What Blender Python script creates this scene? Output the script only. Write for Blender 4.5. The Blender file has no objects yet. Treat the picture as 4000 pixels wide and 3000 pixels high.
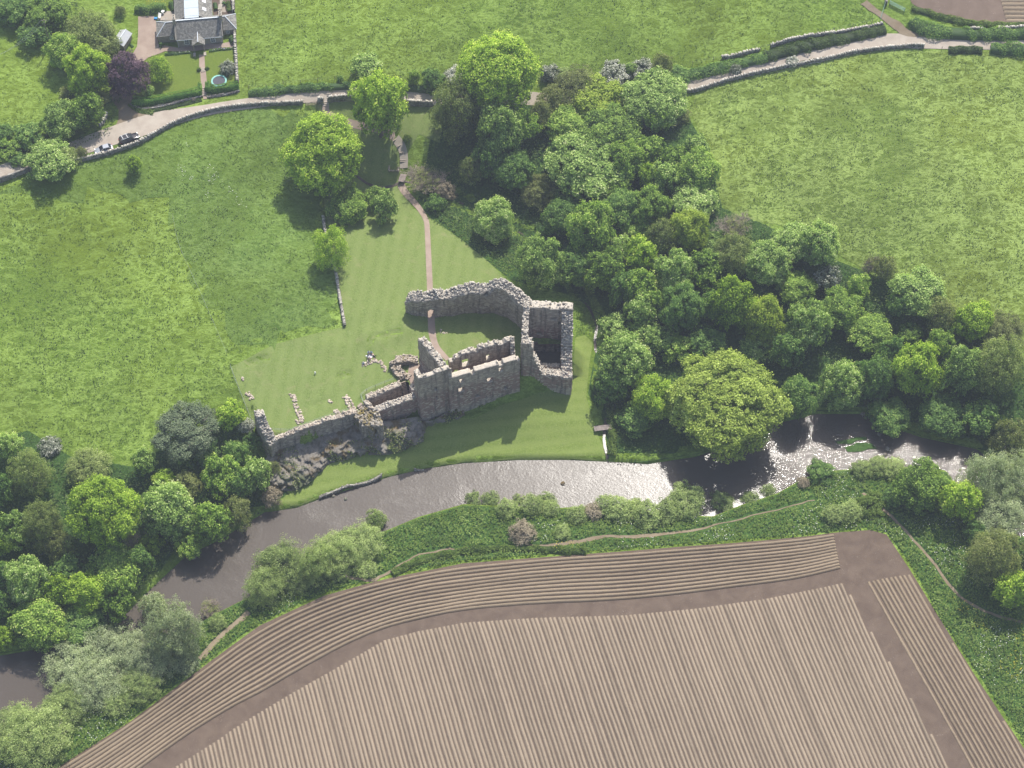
import bpy, bmesh, math, random
import numpy as np
from mathutils import Vector, Matrix, noise as mnoise
from mathutils.geometry import delaunay_2d_cdt

# ------------------------------------------------------------------ camera
F = 4600.0; U0 = 1106.0; V0 = 829.5; PITCH = math.radians(56.0); H = 391.0
scene = bpy.context.scene
COL = scene.collection
cam_d = bpy.data.cameras.new("camera"); cam = bpy.data.objects.new("camera", cam_d); COL.objects.link(cam)
cam_d.sensor_width = 36.0; cam_d.lens = 36.0 * F / 2212.0
cam_d.clip_start = 1.0; cam_d.clip_end = 20000.0
cam.location = (0, 0, H); cam.rotation_euler = (math.pi / 2 - PITCH, 0, 0)
scene.camera = cam
# ------------------------------------------------------------------ world, sun, exposure
SUN_EL = math.radians(55.0); SUN_AZ = math.radians(18.0)     # azimuth east of +Y
world = bpy.data.worlds.new("World"); scene.world = world; world.use_nodes = True
wn = world.node_tree; wn.nodes.clear()
sky = wn.nodes.new("ShaderNodeTexSky"); sky.sky_type = 'NISHITA'; sky.sun_disc = False
sky.sun_elevation = SUN_EL; sky.sun_rotation = SUN_AZ
sky.altitude = 50; sky.air_density = 1.2; sky.dust_density = 2.5; sky.ozone_density = 1.0
bg = wn.nodes.new("ShaderNodeBackground"); bg.inputs[1].default_value = 0.13
wo = wn.nodes.new("ShaderNodeOutputWorld")
wn.links.new(sky.outputs[0], bg.inputs[0]); wn.links.new(bg.outputs[0], wo.inputs[0])
sd = bpy.data.lights.new("sun", 'SUN'); sd.energy = 5.0; sd.angle = math.radians(0.6); sd.color = (1.0, 0.955, 0.88)
sun = bpy.data.objects.new("sun", sd); COL.objects.link(sun); sun.location = (40, 300, 200)
sdir = Vector((math.sin(SUN_AZ) * math.cos(SUN_EL), math.cos(SUN_AZ) * math.cos(SUN_EL), math.sin(SUN_EL)))
sun.rotation_euler = sdir.to_track_quat('Z', 'Y').to_euler()
scene.view_settings.view_transform = 'Standard'; scene.view_settings.look = 'None'
scene.view_settings.exposure = 0.48; scene.view_settings.gamma = 1.0; scene.view_settings.use_curve_mapping = False
scene.render.engine = 'CYCLES'
scene.cycles.max_bounces = 6; scene.cycles.diffuse_bounces = 3; scene.cycles.glossy_bounces = 2
scene.cycles.transmission_bounces = 3; scene.cycles.volume_bounces = 0; scene.cycles.transparent_max_bounces = 4

# ------------------------------------------------------------------ helpers
rng = np.random.default_rng(7); random.seed(7)
CP, SP = math.cos(PITCH), math.sin(PITCH)
def P(u, v, z=0.0):
    a = u - U0; b = V0 - v
    dx = a; dy = F * CP + b * SP; dz = -F * SP + b * CP
    t = (z - H) / dz
    return (dx * t, dy * t, z)
def G(u, v, dz=0.0):
    z = 8.0
    for _ in range(6):
        x, y, _z = P(u, v, z + dz)
        z = float(hgt(np.array([x]), np.array([y]))[0])
    x, y, _z = P(u, v, z + dz)
    return (x, y, z + dz)
def PXM(y, z):      # overview pixels per metre at a world point
    return F / (y * CP + (H - z) * SP)
D_ = lambda x, y: (x, y)
c1 = lambda x, y: (442.4 + .4 * x, 553 + .4 * y)
c2 = lambda x, y: (829.5 + .2 * x, 597.3 + .2 * y)
c3 = lambda x, y: (497.7 + .225 * x, 746.6 + .225 * y)
ch = lambda x, y: (221.2 + .15 * x, .15 * y)
c5 = lambda x, y: (.25 * x, .25 * y)
c6 = lambda x, y: (553 + .25 * x, .25 * y)
r1 = lambda x, y: (1106 + .25 * x, .25 * y)
r2 = lambda x, y: (1659 + .25 * x, .25 * y)
r3 = lambda x, y: (995.4 + .275 * x, 221.2 + .275 * y)
r4 = lambda x, y: (1272 + .3333 * x, 442.4 + .3333 * y)
r5 = lambda x, y: (1659 + .3667 * x, 497.7 + .3667 * y)
r6 = lambda x, y: (.3667 * x, 829.5 + .3667 * y)
r7 = lambda x, y: (.375 * x, 1216.6 + .375 * y)
r8 = lambda x, y: (1659 + .3667 * x, 1050.7 + .3667 * y)
r9 = lambda x, y: (829.5 + .625 * x, 1106 + .625 * y)
r10 = lambda x, y: (608.3 + .3 * x, 1023 + .3 * y)
r11 = lambda x, y: (652.5 + .2333 * x, 110.6 + .2333 * y)
r12 = lambda x, y: (774.2 + .1333 * x, 746.6 + .1333 * y)     # crop 1400,1350-1800,1750

def poly_sd(poly, X, Y):
    """signed distance, negative inside"""
    d2 = np.full(X.shape, 1e18); ins = np.zeros(X.shape, bool)
    n = len(poly)
    for i in range(n):
        ax, ay = poly[i]; bx, by = poly[(i + 1) % n]
        ex, ey = bx - ax, by - ay
        L2 = ex * ex + ey * ey + 1e-12
        t = np.clip(((X - ax) * ex + (Y - ay) * ey) / L2, 0, 1)
        dx = X - ax - t * ex; dy = Y - ay - t * ey
        d2 = np.minimum(d2, dx * dx + dy * dy)
        if ay != by:
            c = ((ay > Y) != (by > Y)) & (X < (bx - ax) * (Y - ay) / (by - ay) + ax)
            ins ^= c
    d = np.sqrt(d2)
    return np.where(ins, -d, d)
def line_d(pts, X, Y):
    d2 = np.full(X.shape, 1e18)
    for (ax, ay), (bx, by) in zip(pts[:-1], pts[1:]):
        ex, ey = bx - ax, by - ay
        t = np.clip(((X - ax) * ex + (Y - ay) * ey) / (ex * ex + ey * ey + 1e-12), 0, 1)
        d2 = np.minimum(d2, (X - ax - t * ex) ** 2 + (Y - ay - t * ey) ** 2)
    return np.sqrt(d2)
def sstep(a, b, x):
    t = np.clip((x - a) / (b - a), 0, 1); return t * t * (3 - 2 * t)
_T = np.random.default_rng(3).random((256, 256))
def vnoise(X, Y, s):
    x = X / s + 1000.3; y = Y / s + 1000.7
    xi = np.floor(x).astype(int); yi = np.floor(y).astype(int); fx = x - xi; fy = y - yi
    fx = fx * fx * (3 - 2 * fx); fy = fy * fy * (3 - 2 * fy)
    a = _T[xi & 255, yi & 255]; b = _T[(xi + 1) & 255, yi & 255]; c = _T[xi & 255, (yi + 1) & 255]; d = _T[(xi + 1) & 255, (yi + 1) & 255]
    return (a * (1 - fx) + b * fx) * (1 - fy) + (c * (1 - fx) + d * fx) * fy

# ------------------------------------------------------------------ land heights
CTRL = [(0,370,15),(300,290,15),(480,225,15),(700,205,14.5),(930,210,13.5),(1480,190,13),(1900,90,17),(2212,95,19),
 (1200,30,20),(1700,50,20),(700,80,17.5),(600,-60,19),(1300,-100,23),(2212,-100,23),(60,230,15),(60,50,17),(400,40,16),(400,140,15.5),
 (300,400,12.5),(500,600,10),(200,700,8),(100,880,6),(400,850,7.5),(60,500,11),(300,560,10.5),(640,480,9),(500,760,9),
 (640,830,8.8),(700,760,9),(560,790,9),(600,900,8.6),(760,900,8.4),(860,760,8.6),(820,650,8.2),(1000,560,7.2),(820,500,7),(770,580,8),
 (1000,640,7.8),(1100,600,7),(880,375,5.2),(760,340,5.8),(820,300,9),(900,290,11),(760,230,12.6),(900,240,12.4),(960,420,5.4),
 (1130,480,4.4),(1290,650,3.2),(1285,780,2.4),(1303,950,1.2),(1050,740,8),(1150,500,5),(1180,620,4.4),(1200,350,9),(1250,260,11),(1400,280,12),
 (1250,700,3.2),(1240,900,2.3),(1150,920,2.2),(900,990,1.5),(700,1060,1.4),(1290,860,2.0),(1280,980,1.2),
 (1700,450,11),(2100,400,15),(2150,620,11),(1900,560,10),(2212,760,8),(1560,330,13),(1480,560,8),(1600,700,6),(1850,760,3.5),(2050,860,3),(1450,900,2),(1400,760,4),
 (1200,1130,1.9),(2000,1150,2.4),(1200,1350,3),(1800,1600,3.4),(500,1650,3.2),(900,1500,3.1),(1500,1200,2.4),(750,1250,2.2),(300,1560,2.2),(2150,1400,3.0),(1600,1100,1.6),
 (100,1100,4.5),(300,1150,2.6),(0,1300,3),(120,1330,1.6),(480,1050,3),(300,1000,6),(-150,600,10),(-150,1200,4),(-150,200,16),(2400,300,16),(2400,1000,4),(2400,1500,4),(-150,1700,3),(1106,1800,3.6),(2400,1800,4)]
_cp = np.array([P(u, v, z) for u, v, z in CTRL])
def _tps(r2): return 0.5 * r2 * np.log(r2 + 1e-9)
_n = len(_cp); _S = 100.0
_xy = _cp[:, :2] / _S
_K = _tps(((_xy[:, None] - _xy[None]) ** 2).sum(-1)) + np.eye(_n) * 0.004
_Pm = np.hstack([np.ones((_n, 1)), _xy])
_A = np.block([[_K, _Pm], [_Pm.T, np.zeros((3, 3))]])
_w = np.linalg.solve(_A, np.concatenate([_cp[:, 2], np.zeros(3)]))
def tps(X, Y):
    sh = X.shape; x = np.clip(X.ravel(), -190, 190) / _S; y = np.clip(Y.ravel(), 120, 470) / _S
    out = _w[_n] + _w[_n + 1] * x + _w[_n + 2] * y
    for i in range(_n):
        out = out + _w[i] * _tps((x - _xy[i, 0]) ** 2 + (y - _xy[i, 1]) ** 2)
    return out.reshape(sh)
NB = [D_(-700,1560),D_(-200,1450),D_(0,1418),D_(110,1400),D_(240,1362),D_(310,1290),D_(400,1205),D_(480,1165),D_(545,1125),D_(572,1108),c1(430,1373),c1(500,1362),c1(640,1310),
 c1(830,1248),c1(1000,1195),c1(1200,1150),c1(1400,1122),c1(1700,1105),c1(1950,1105),c1(2180,1115),D_(1400,1004),D_(1505,988),D_(1580,962),D_(1655,922),D_(1765,896),D_(1864,896),
 D_(1916,921),D_(1989,946),D_(2110,972),D_(2160,1013),D_(2230,1050),D_(2700,1200)]
SB = [D_(-700,1720),D_(-150,1610),D_(0,1570),D_(90,1530),D_(190,1475),D_(300,1420),D_(400,1360),D_(460,1325),D_(520,1295),D_(580,1265),D_(640,1225),D_(720,1180),D_(835,1142),D_(905,1113),D_(1000,1086),
 D_(1100,1090),D_(1200,1094),D_(1290,1090),D_(1420,1107),D_(1540,1112),D_(1600,1088),D_(1680,1062),D_(1735,1030),D_(1800,1014),D_(1916,1002),D_(2044,1013),D_(2075,1052),D_(2130,1110),D_(2212,1170),D_(2700,1400)]
RIV = [P(u, v, 0.0)[:2] for u, v in NB] + [P(u, v, 0.3)[:2] for u, v in reversed(SB)]
PLATZ = 8.6
_plat = [c3(-5,190),c3(230,600),c3(395,885),c3(720,818),c3(1130,650),c3(1210,670),c3(1300,610),c2(330,1310),c2(395,1375),c2(740,1275),c2(1420,1075),c2(1560,1080),c2(1970,1065),
         c2(1950,900),c2(1960,740),c2(1500,560),c2(1100,380),c2(600,420),c2(200,390),c1(1000,320),c1(760,400),c1(500,500)]
PLAT = [P(u, v, PLATZ)[:2] for u, v in _plat]
BURN = [P(u, v, z)[:2] for u, v, z in [(745,352,5.8),(770,375,5.4),(800,395,5.2),(840,400,5.0),(876,385,4.9),(920,410,4.8),(1000,440,4.5),(1147,510,4.2),(1230,600,3.6),(1292,690,2.8),(1283,745,2.4),(1296,775,2.2),(1318,850,1.6),(1306,925,1.0),(1304,960,.6),(1314,1000,0)]]
MOUNDS = [(c1(900,440),3.0,.8),(c1(1050,410),2.5,.7),(c1(700,480),3,.5),(c1(330,530),3,.5),(c1(1110,350),3,.5)]
_mo = [(P(*m[0], 9)[:2], m[1], m[2]) for m in MOUNDS]
DITCH = [([c1(230,580),c1(290,560),c1(340,548)],.7),([c1(890,470),c1(925,430),c1(960,440),c1(1010,415),c1(1055,412)],.7),([c1(720,652),c1(745,640),c1(778,630)],.7),
         ([c1(580,806),c1(630,790),c1(668,772)],.3)]
_di = [([P(*p, 8.8)[:2] for p in pts], dd) for pts, dd in DITCH]
PITQ = [r12(250,1000),r12(150,870),r12(700,650),r12(870,820)]       # inner floor outline of the cellar, seen at its rim
XW0, XW1 = PLAT[2][0], PLAT[12][0]
def hgt(X, Y):
    h = tps(X, Y)
    d = poly_sd(PLAT, X, Y)
    # platform: gentle fall to the north, drop on the river side
    yc = 240 + 0 * X
    xs = [PLAT[1][0], PLAT[5][0], PLAT[9][0], PLAT[12][0]]; ys = [PLAT[1][1], PLAT[5][1], PLAT[9][1], PLAT[12][1]]
    yc = np.interp(X, xs, ys)
    W = np.where(Y > yc + 4, 5.0, .5)
    f = 1 - sstep(0, 1, np.maximum(d, 0) / W)
    hp = PLATZ + 0.35 * (vnoise(X, Y, 7.0) - .5)
    ss = sstep(-.3, .5, yc - Y) * sstep(XW0 - 5, XW0 + 2, X) * sstep(XW1 + 12, XW1 + 4, X)
    h = h * (1 - ss) + np.minimum(h, 1.7 + .05 * np.clip(X - XW0, 0, 60) * .4) * ss
    h = h * (1 - f) + hp * f
    for (mx, my), r, a in _mo:
        h = h + a * np.exp(-((X - mx) ** 2 + (Y - my) ** 2) / (r * r))
    for pts, dd in _di:
        h = h - dd * np.exp(-(line_d(pts, X, Y) / .45) ** 2)
    db = line_d(BURN, X, Y)
    h = h - 1.0 * np.exp(-(db / 1.1) ** 2)
    h = h + 0.25 * (vnoise(X, Y, 13.0) - .5)
    dr = poly_sd(RIV, X, Y)
    bank = 0.75 + 0.25 * vnoise(X, Y, 5.0)
    h = np.where(dr > 0, bank + (np.maximum(h, bank + .2) - bank) * sstep(0.8, 9, dr), h)
    h = np.where(dr < 1.0, -1.0 + (np.minimum(h, bank) + 1.0) * sstep(-0.6, 0.9, dr), h)
    return h

# ------------------------------------------------------------------ object helpers
def tag(o, label=None, cat=None, group=None, kind=None):
    if label: o['label'] = label
    if cat: o['category'] = cat
    if group: o['group'] = group
    if kind: o['kind'] = kind
    return o
def empty(name, loc, rz=0.0, **k):
    o = bpy.data.objects.new(name, None); COL.objects.link(o); o.location = loc; o.rotation_euler = (0, 0, rz)
    o.empty_display_size = .3
    return tag(o, **k)
def link(name, me, parent=None, **k):
    o = bpy.data.objects.new(name, me); COL.objects.link(o)
    if parent is not None: o.parent = parent
    return tag(o, **k)
def np_mesh(name, V, Fq, mat=None, smooth=False, uv=None, fattr=None, pattr=None, mats=None, midx=None):
    """V (n,3); Fq (m,k) all the same size"""
    V = np.asarray(V, np.float32); Fq = np.asarray(Fq, np.int32)
    me = bpy.data.meshes.new(name); m, k = Fq.shape
    me.vertices.add(len(V)); me.vertices.foreach_set("co", V.ravel())
    me.loops.add(m * k); me.loops.foreach_set("vertex_index", Fq.ravel())
    me.polygons.add(m); me.polygons.foreach_set("loop_start", np.arange(0, m * k, k, dtype=np.int32))
    try: me.polygons.foreach_set("loop_total", np.full(m, k, np.int32))
    except Exception: pass
    if smooth: me.polygons.foreach_set("use_smooth", np.ones(m, bool))
    if uv is not None:
        l = me.uv_layers.new(name="uvm"); l.data.foreach_set("uv", np.asarray(uv, np.float32).ravel())
    if fattr is not None:
        for n_, a in fattr.items():
            at = me.attributes.new(n_, 'FLOAT', 'FACE'); at.data.foreach_set("value", np.asarray(a, np.float32))
    if pattr is not None:
        for n_, a in pattr.items():
            at = me.attributes.new(n_, 'FLOAT', 'POINT'); at.data.foreach_set("value", np.asarray(a, np.float32))
    if mats:
        for mm in mats: me.materials.append(mm)
        if midx is not None: me.polygons.foreach_set("material_index", np.asarray(midx, np.int32))
    elif mat: me.materials.append(mat)
    me.update(calc_edges=True); me.validate()
    return me
class MB:
    def __init__(s): s.v = []; s.f = []; s.m = []
    def add(s, vs, fs, m=0):
        b = len(s.v); s.v += [tuple(p) for p in vs]; s.f += [tuple(i + b for i in f) for f in fs]; s.m += [m] * len(fs)
    def box(s, x0, y0, z0, x1, y1, z1, m=0):
        s.add([(x0,y0,z0),(x1,y0,z0),(x1,y1,z0),(x0,y1,z0),(x0,y0,z1),(x1,y0,z1),(x1,y1,z1),(x0,y1,z1)],
              [(0,3,2,1),(4,5,6,7),(0,1,5,4),(1,2,6,5),(2,3,7,6),(3,0,4,7)], m)
    def obox(s, a, b, w, h, m=0, up=(0, 0, 1)):
        """bar from a to b, width w, height h"""
        a = Vector(a); b = Vector(b); d = (b - a).normalized(); u = Vector(up)
        if abs(d.dot(u)) > .95: u = Vector((0, 1, 0))
        r = d.cross(u).normalized(); q = r.cross(d).normalized()
        vs = []
        for c in (a, b):
            for sx, sz in ((-1,-1),(1,-1),(1,1),(-1,1)): vs.append(c + r * (sx * w / 2) + q * (sz * h / 2))
        s.add(vs, [(0,1,2,3),(7,6,5,4),(0,4,5,1),(1,5,6,2),(2,6,7,3),(3,7,4,0)], m)
    def tube(s, pts, rad, n=6, m=0, cap=True):
        rings = []
        for i, p in enumerate(pts):
            p = Vector(p); a = Vector(pts[max(0, i - 1)]); b = Vector(pts[min(len(pts) - 1, i + 1)])
            d = (b - a).normalized(); u = Vector((0, 0, 1)) if abs(d.z) < .9 else Vector((1, 0, 0))
            r = d.cross(u).normalized(); q = r.cross(d)
            rings.append([p + (r * math.cos(t) + q * math.sin(t)) * rad[i] for t in [2 * math.pi * k / n for k in range(n)]])
        vs = [v for r_ in rings for v in r_]; fs = []
        for i in range(len(pts) - 1):
            for k in range(n): fs.append((i*n+k, i*n+(k+1)%n, (i+1)*n+(k+1)%n, (i+1)*n+k))
        if cap: fs.append(tuple(range((len(pts)-1)*n, len(pts)*n))); fs.append(tuple(range(n-1, -1, -1)))
        s.add(vs, fs, m)
    def lathe(s, c, prof, n=16, m=0, axis='z'):
        vs = []; fs = []
        for r_, h_ in prof:
            for k in range(n):
                t = 2 * math.pi * k / n
                if axis == 'z': vs.append((c[0] + r_*math.cos(t), c[1] + r_*math.sin(t), c[2] + h_))
                else: vs.append((c[0] + r_*math.cos(t), c[1] + h_, c[2] + r_*math.sin(t)))
        for i in range(len(prof) - 1):
            for k in range(n): fs.append((i*n+k, i*n+(k+1)%n, (i+1)*n+(k+1)%n, (i+1)*n+k))
        fs.append(tuple(range((len(prof)-1)*n, len(prof)*n))); fs.append(tuple(range(n-1, -1, -1)))
        s.add(vs, fs, m)
    def build(s, name, mats, parent=None, smooth=False, bevel=0, **k):
        me = bpy.data.meshes.new(name); me.from_pydata(s.v, [], s.f)
        if not isinstance(mats, (list, tuple)): mats = [mats]
        for mm in mats: me.materials.append(mm)
        me.polygons.foreach_set("material_index", s.m)
        if smooth: me.polygons.foreach_set("use_smooth", [True] * len(s.f))
        me.update()
        o = link(name, me, parent, **k)
        if bevel:
            b = o.modifiers.new("bevel", 'BEVEL'); b.width = bevel; b.segments = 2; b.limit_method = 'ANGLE'
        return o

# ------------------------------------------------------------------ materials
class NT:
    def __init__(s, name):
        s.m = bpy.data.materials.new(name); s.m.use_nodes = True; s.t = s.m.node_tree; s.t.nodes.clear()
        s.out = s.n("ShaderNodeOutputMaterial")
    def n(s, typ, **k):
        x = s.t.nodes.new(typ)
        for a, b in k.items(): setattr(x, a, b)
        return x
    def l(s, a, b): s.t.links.new(a, b)
    def pos(s, scale=(1,1,1), rot=0.0, kind='geo'):
        if kind == 'geo': o = s.n("ShaderNodeNewGeometry").outputs['Position']
        elif kind == 'obj': o = s.n("ShaderNodeTexCoord").outputs['Object']
        else:
            u = s.n("ShaderNodeUVMap"); u.uv_map = "uvm"; o = u.outputs[0]
        if scale != (1,1,1) or rot:
            mp = s.n("ShaderNodeMapping"); mp.inputs['Scale'].default_value = scale; mp.inputs['Rotation'].default_value = (0, 0, rot)
            s.l(o, mp.inputs[0]); o = mp.outputs[0]
        return o
    def noise(s, vec, scale, detail=4, rough=.55, dist=0.0):
        x = s.n("ShaderNodeTexNoise"); x.inputs['Scale'].default_value = scale; x.inputs['Detail'].default_value = detail
        x.inputs['Roughness'].default_value = rough; x.inputs['Distortion'].default_value = dist
        s.l(vec, x.inputs['Vector']); return x.outputs[0]
    def ramp(s, fac, stops, interp='LINEAR'):
        r = s.n("ShaderNodeValToRGB"); r.color_ramp.interpolation = interp; e = r.color_ramp.elements
        while len(e) < len(stops): e.new(0.5)
        for q, (p_, c_) in zip(e, stops):
            q.position = p_
            q.color = (c_, c_, c_, 1) if isinstance(c_, (int, float)) else (*c_, 1)
        s.l(fac, r.inputs[0]); return r.outputs[0]
    def mix(s, fac, a, b, mode='MIX'):
        x = s.n("ShaderNodeMix"); x.data_type = 'RGBA'; x.blend_type = mode
        for i, v in ((0, fac), (6, a), (7, b)):
            if hasattr(v, 'is_linked') or hasattr(v, 'links'): s.l(v, x.inputs[i])
            elif i == 0: x.inputs[0].default_value = v
            else: x.inputs[i].default_value = (*v, 1)
        return x.outputs[2]
    def math(s, op, a, b=None):
        x = s.n("ShaderNodeMath"); x.operation = op
        for i, v in ((0, a), (1, b)):
            if v is None: continue
            if hasattr(v, 'links'): s.l(v, x.inputs[i])
            else: x.inputs[i].default_value = v
        return x.outputs[0]
    def bump(s, h, strength=.5, dist=.1, prev=None):
        b = s.n("ShaderNodeBump"); b.inputs['Strength'].default_value = strength; b.inputs['Distance'].default_value = dist
        s.l(h, b.inputs['Height'])
        if prev is not None: s.l(prev, b.inputs['Normal'])
        return b.outputs[0]
    def attr(s, name, out='Fac'):
        a = s.n("ShaderNodeAttribute"); a.attribute_name = name; return a.outputs[out]
    def pbr(s, col, rough=.9, nrm=None, spec=.2, metal=0.0, **k):
        b = s.n("ShaderNodeBsdfPrincipled")
        if hasattr(col, 'links'): s.l(col, b.inputs['Base Color'])
        else: b.inputs['Base Color'].default_value = (*col, 1)
        if hasattr(rough, 'links'): s.l(rough, b.inputs['Roughness'])
        else: b.inputs['Roughness'].default_value = rough
        b.inputs['Specular IOR Level'].default_value = spec; b.inputs['Metallic'].default_value = metal
        if nrm is not None: s.l(nrm, b.inputs['Normal'])
        for a, v in k.items(): b.inputs[a].default_value = v
        s.l(b.outputs[0], s.out.inputs[0]); return b
def simple(name, col, rough=.6, spec=.3, metal=0.0, var=.15, scale=3.0, bump=0.0):
    t = NT(name); p = t.pos()
    n = t.noise(p, scale, 4)
    c = t.mix(t.ramp(n, [(.3, 0.0), (.7, 1.0)]), tuple(x * (1 - var) for x in col), tuple(min(1, x * (1 + var)) for x in col))
    t.pbr(c, rough, t.bump(n, .5, bump) if bump else None, spec, metal)
    return t.m

def grass_mat(name, c_dark, c_mid, c_light, big=.02, med=.22, streak=.5, mow=None, bmp=.5, warp=(1,1,1), rot=0, yellow=None, tuft=1.3, wear=0.0, wearc=(.16,.15,.07)):
    if streak:
        k_ = (.86, .88, .72); c_dark, c_mid, c_light = [tuple(a * b for a, b in zip(c, k_)) for c in (c_dark, c_mid, c_light)]
        if yellow: yellow = tuple(a * b for a, b in zip(yellow, k_))
    t = NT(name); p = t.pos(); ps = t.pos(warp, rot)
    nb = t.noise(p, big, 3, .6, .6); nm = t.noise(ps, med, 5, .6, .8); nf = t.noise(ps, tuft, 5, .65, .6); nff = t.noise(p, 5.0, 3, .6)
    col = t.mix(t.ramp(nm, [(.35, 0.0), (.65, 1.0)]), c_dark, c_mid)
    col = t.mix(t.ramp(nf, [(.38, 0.0), (.68, 1.0)]), col, c_light)
    if yellow: col = t.mix(t.ramp(nb, [(.4, 0.0), (.62, .85)]), col, yellow)
    dk = t.ramp(nff, [(.3, .72), (.7, 1.18)]); col = t.mix(1.0, col, dk, 'MULTIPLY')
    if streak:
        for q, (rt, sc_) in enumerate(((.6, .30), (-.7, .22))):
            st = t.noise(t.pos((1, 1.7, 1), rt), sc_, 8, .68, .55)
            ab = t.math('ABSOLUTE', t.math('SUBTRACT', st, .5))
            line = t.ramp(ab, [(0.0, 1.0), (.018, .5), (.045, 0.0)])
            mk = t.ramp(t.noise(p, .045 + .02 * q, 5, .65), [(.40, .15), (.56, 1.0)])
            col = t.mix(t.math('MULTIPLY', t.math('MULTIPLY', line, mk), streak * .9), col, tuple(min(1, x * 1.65 + .03) for x in c_light))
        pt = t.ramp(t.noise(t.pos(), .16, 8, .75, .4), [(.62, 0.0), (.72, streak * .55)])
        col = t.mix(pt, col, tuple(min(1, x * 1.45 + .03) for x in c_light))
        sp = t.ramp(t.noise(t.pos((1, 1.6, 1), .5), 1.1, 6, .7, .3), [(.34, .72), (.46, 1.0), (.7, 1.06)])
        big_ = t.ramp(t.noise(t.pos(), .035, 6, .65, .8), [(.35, .84), (.65, 1.14)]); col = t.mix(1.0, col, big_, 'MULTIPLY')
        col = t.mix(1.0, col, sp, 'MULTIPLY')
    if wear:
        wv = t.ramp(t.noise(p, .35, 6, .7, 1.0), [(.55, 0.0), (.75, wear)])
        col = t.mix(wv, col, wearc)
    if mow:
        w = t.n("ShaderNodeTexWave"); w.wave_type = 'BANDS'; w.bands_direction = 'X'
        w.inputs['Scale'].default_value = mow[1]; w.inputs['Distortion'].default_value = 1.2; w.inputs['Detail'].default_value = 2; w.inputs['Detail Scale'].default_value = .4
        t.l(t.pos((1,1,1.001), mow[0]), w.inputs[0])
        col = t.mix(t.math('MULTIPLY', w.outputs[1], mow[2]), col, c_light)
    hh = t.math('ADD', nf, t.math('MULTIPLY', nff, .35))
    t.pbr(col, .95, t.bump(hh, 1.0, bmp), .1)
    return t.m
# ------------------------------------------------------------------ ground materials
M = {}
M['pasture'] = grass_mat('pasture_grass', (.066,.122,.014), (.102,.170,.020), (.152,.220,.038), yellow=(.132,.185,.020), streak=.8, bmp=.16, rot=.5, warp=(1,1.8,1))
M['meadow'] = grass_mat('meadow_grass', (.056,.110,.018), (.088,.150,.026), (.132,.195,.048), streak=.45, bmp=.18, big=.04, yellow=(.100,.155,.022))
M['eastfield'] = grass_mat('east_field_grass', (.074,.126,.016), (.112,.172,.024), (.168,.225,.054), yellow=(.138,.178,.024), streak=1.0, bmp=.18, rot=-.5, warp=(1,1.9,1))
M['lawn'] = grass_mat('mown_grass', (.112,.165,.036), (.134,.186,.044), (.178,.222,.072), streak=0, bmp=.03, tuft=2.5, mow=(.12,.11,.42), wear=.6, wearc=(.25,.23,.12))
M['riverlawn'] = grass_mat('river_lawn_grass', (.115,.170,.030), (.145,.200,.040), (.188,.236,.064), streak=0, bmp=.03, tuft=2.5, mow=(1.45,.12,.5), wear=.45, wearc=(.19,.21,.08))
M['wood'] = grass_mat('wood_floor', (.022,.050,.012), (.040,.085,.018), (.065,.125,.028), streak=0, bmp=.3, med=.5, tuft=2.0)
M['rough'] = grass_mat('rough_bank', (.030,.066,.014), (.050,.105,.022), (.080,.150,.035), streak=0, bmp=.3, med=.5, tuft=2.0)
M['gardenlawn'] = grass_mat('garden_lawn_grass', (.095,.145,.020), (.112,.160,.022), (.140,.180,.032), streak=0, bmp=.02, tuft=3)
def dirt(name, a, b, c, s=1.0, bmp=.04, speck=None, rough=.95, stretch=(1,1,1), rot=0):
    t = NT(name); p = t.pos(stretch, rot); n1 = t.noise(p, .35 * s, 6, .6, .5); n2 = t.noise(t.pos(), 4 * s, 5, .65)
    col = t.mix(t.ramp(n1, [(.35, 0.0), (.65, 1.0)]), a, b)
    col = t.mix(t.ramp(n2, [(.55, 0.0), (.75, .6)]), col, c)
    if speck:
        v = t.n("ShaderNodeTexVoronoi"); v.inputs['Scale'].default_value = 2.2; t.l(t.pos(), v.inputs[0])
        mk = t.math('MULTIPLY', t.ramp(v.outputs[0], [(0.0, 1.0), (.10, .8), (.14, 0.0)]), t.ramp(t.noise(t.pos(), .3, 4), [(.5, 0.0), (.6, speck)]))
        col = t.mix(mk, col, (.5, .44, .38))
    t.pbr(col, rough, t.bump(n2, .8, bmp), .15)
    return t.m
M['road'] = dirt('worn_road', (.33,.28,.23), (.40,.35,.29), (.22,.18,.145), bmp=.02)
M['track'] = dirt('red_dirt_track', (.17,.13,.085), (.23,.185,.13), (.09,.10,.045), bmp=.05)
M['gravel'] = dirt('red_gravel', (.265,.20,.16), (.325,.255,.205), (.20,.15,.12), bmp=.03)
M['soil'] = dirt('brown_soil', (.145,.106,.080), (.175,.130,.100), (.110,.078,.062), bmp=.05, speck=.9)
M['soil2'] = dirt('brown_soil_headland', (.100,.072,.054), (.134,.099,.074), (.078,.057,.044), bmp=.06, speck=.6)
M['cellar_floor'] = dirt('earth_floor', (.26,.195,.155), (.31,.24,.19), (.2,.15,.12), bmp=.03)
M['darkfloor'] = dirt('dark_earth_floor', (.10,.09,.075), (.14,.125,.10), (.08,.07,.06), bmp=.03)  # darker earth tone than the other floors, for the tower pit
M['paving'] = dirt('stone_paving', (.30,.26,.21), (.37,.32,.27), (.22,.19,.16), bmp=.02)

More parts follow.
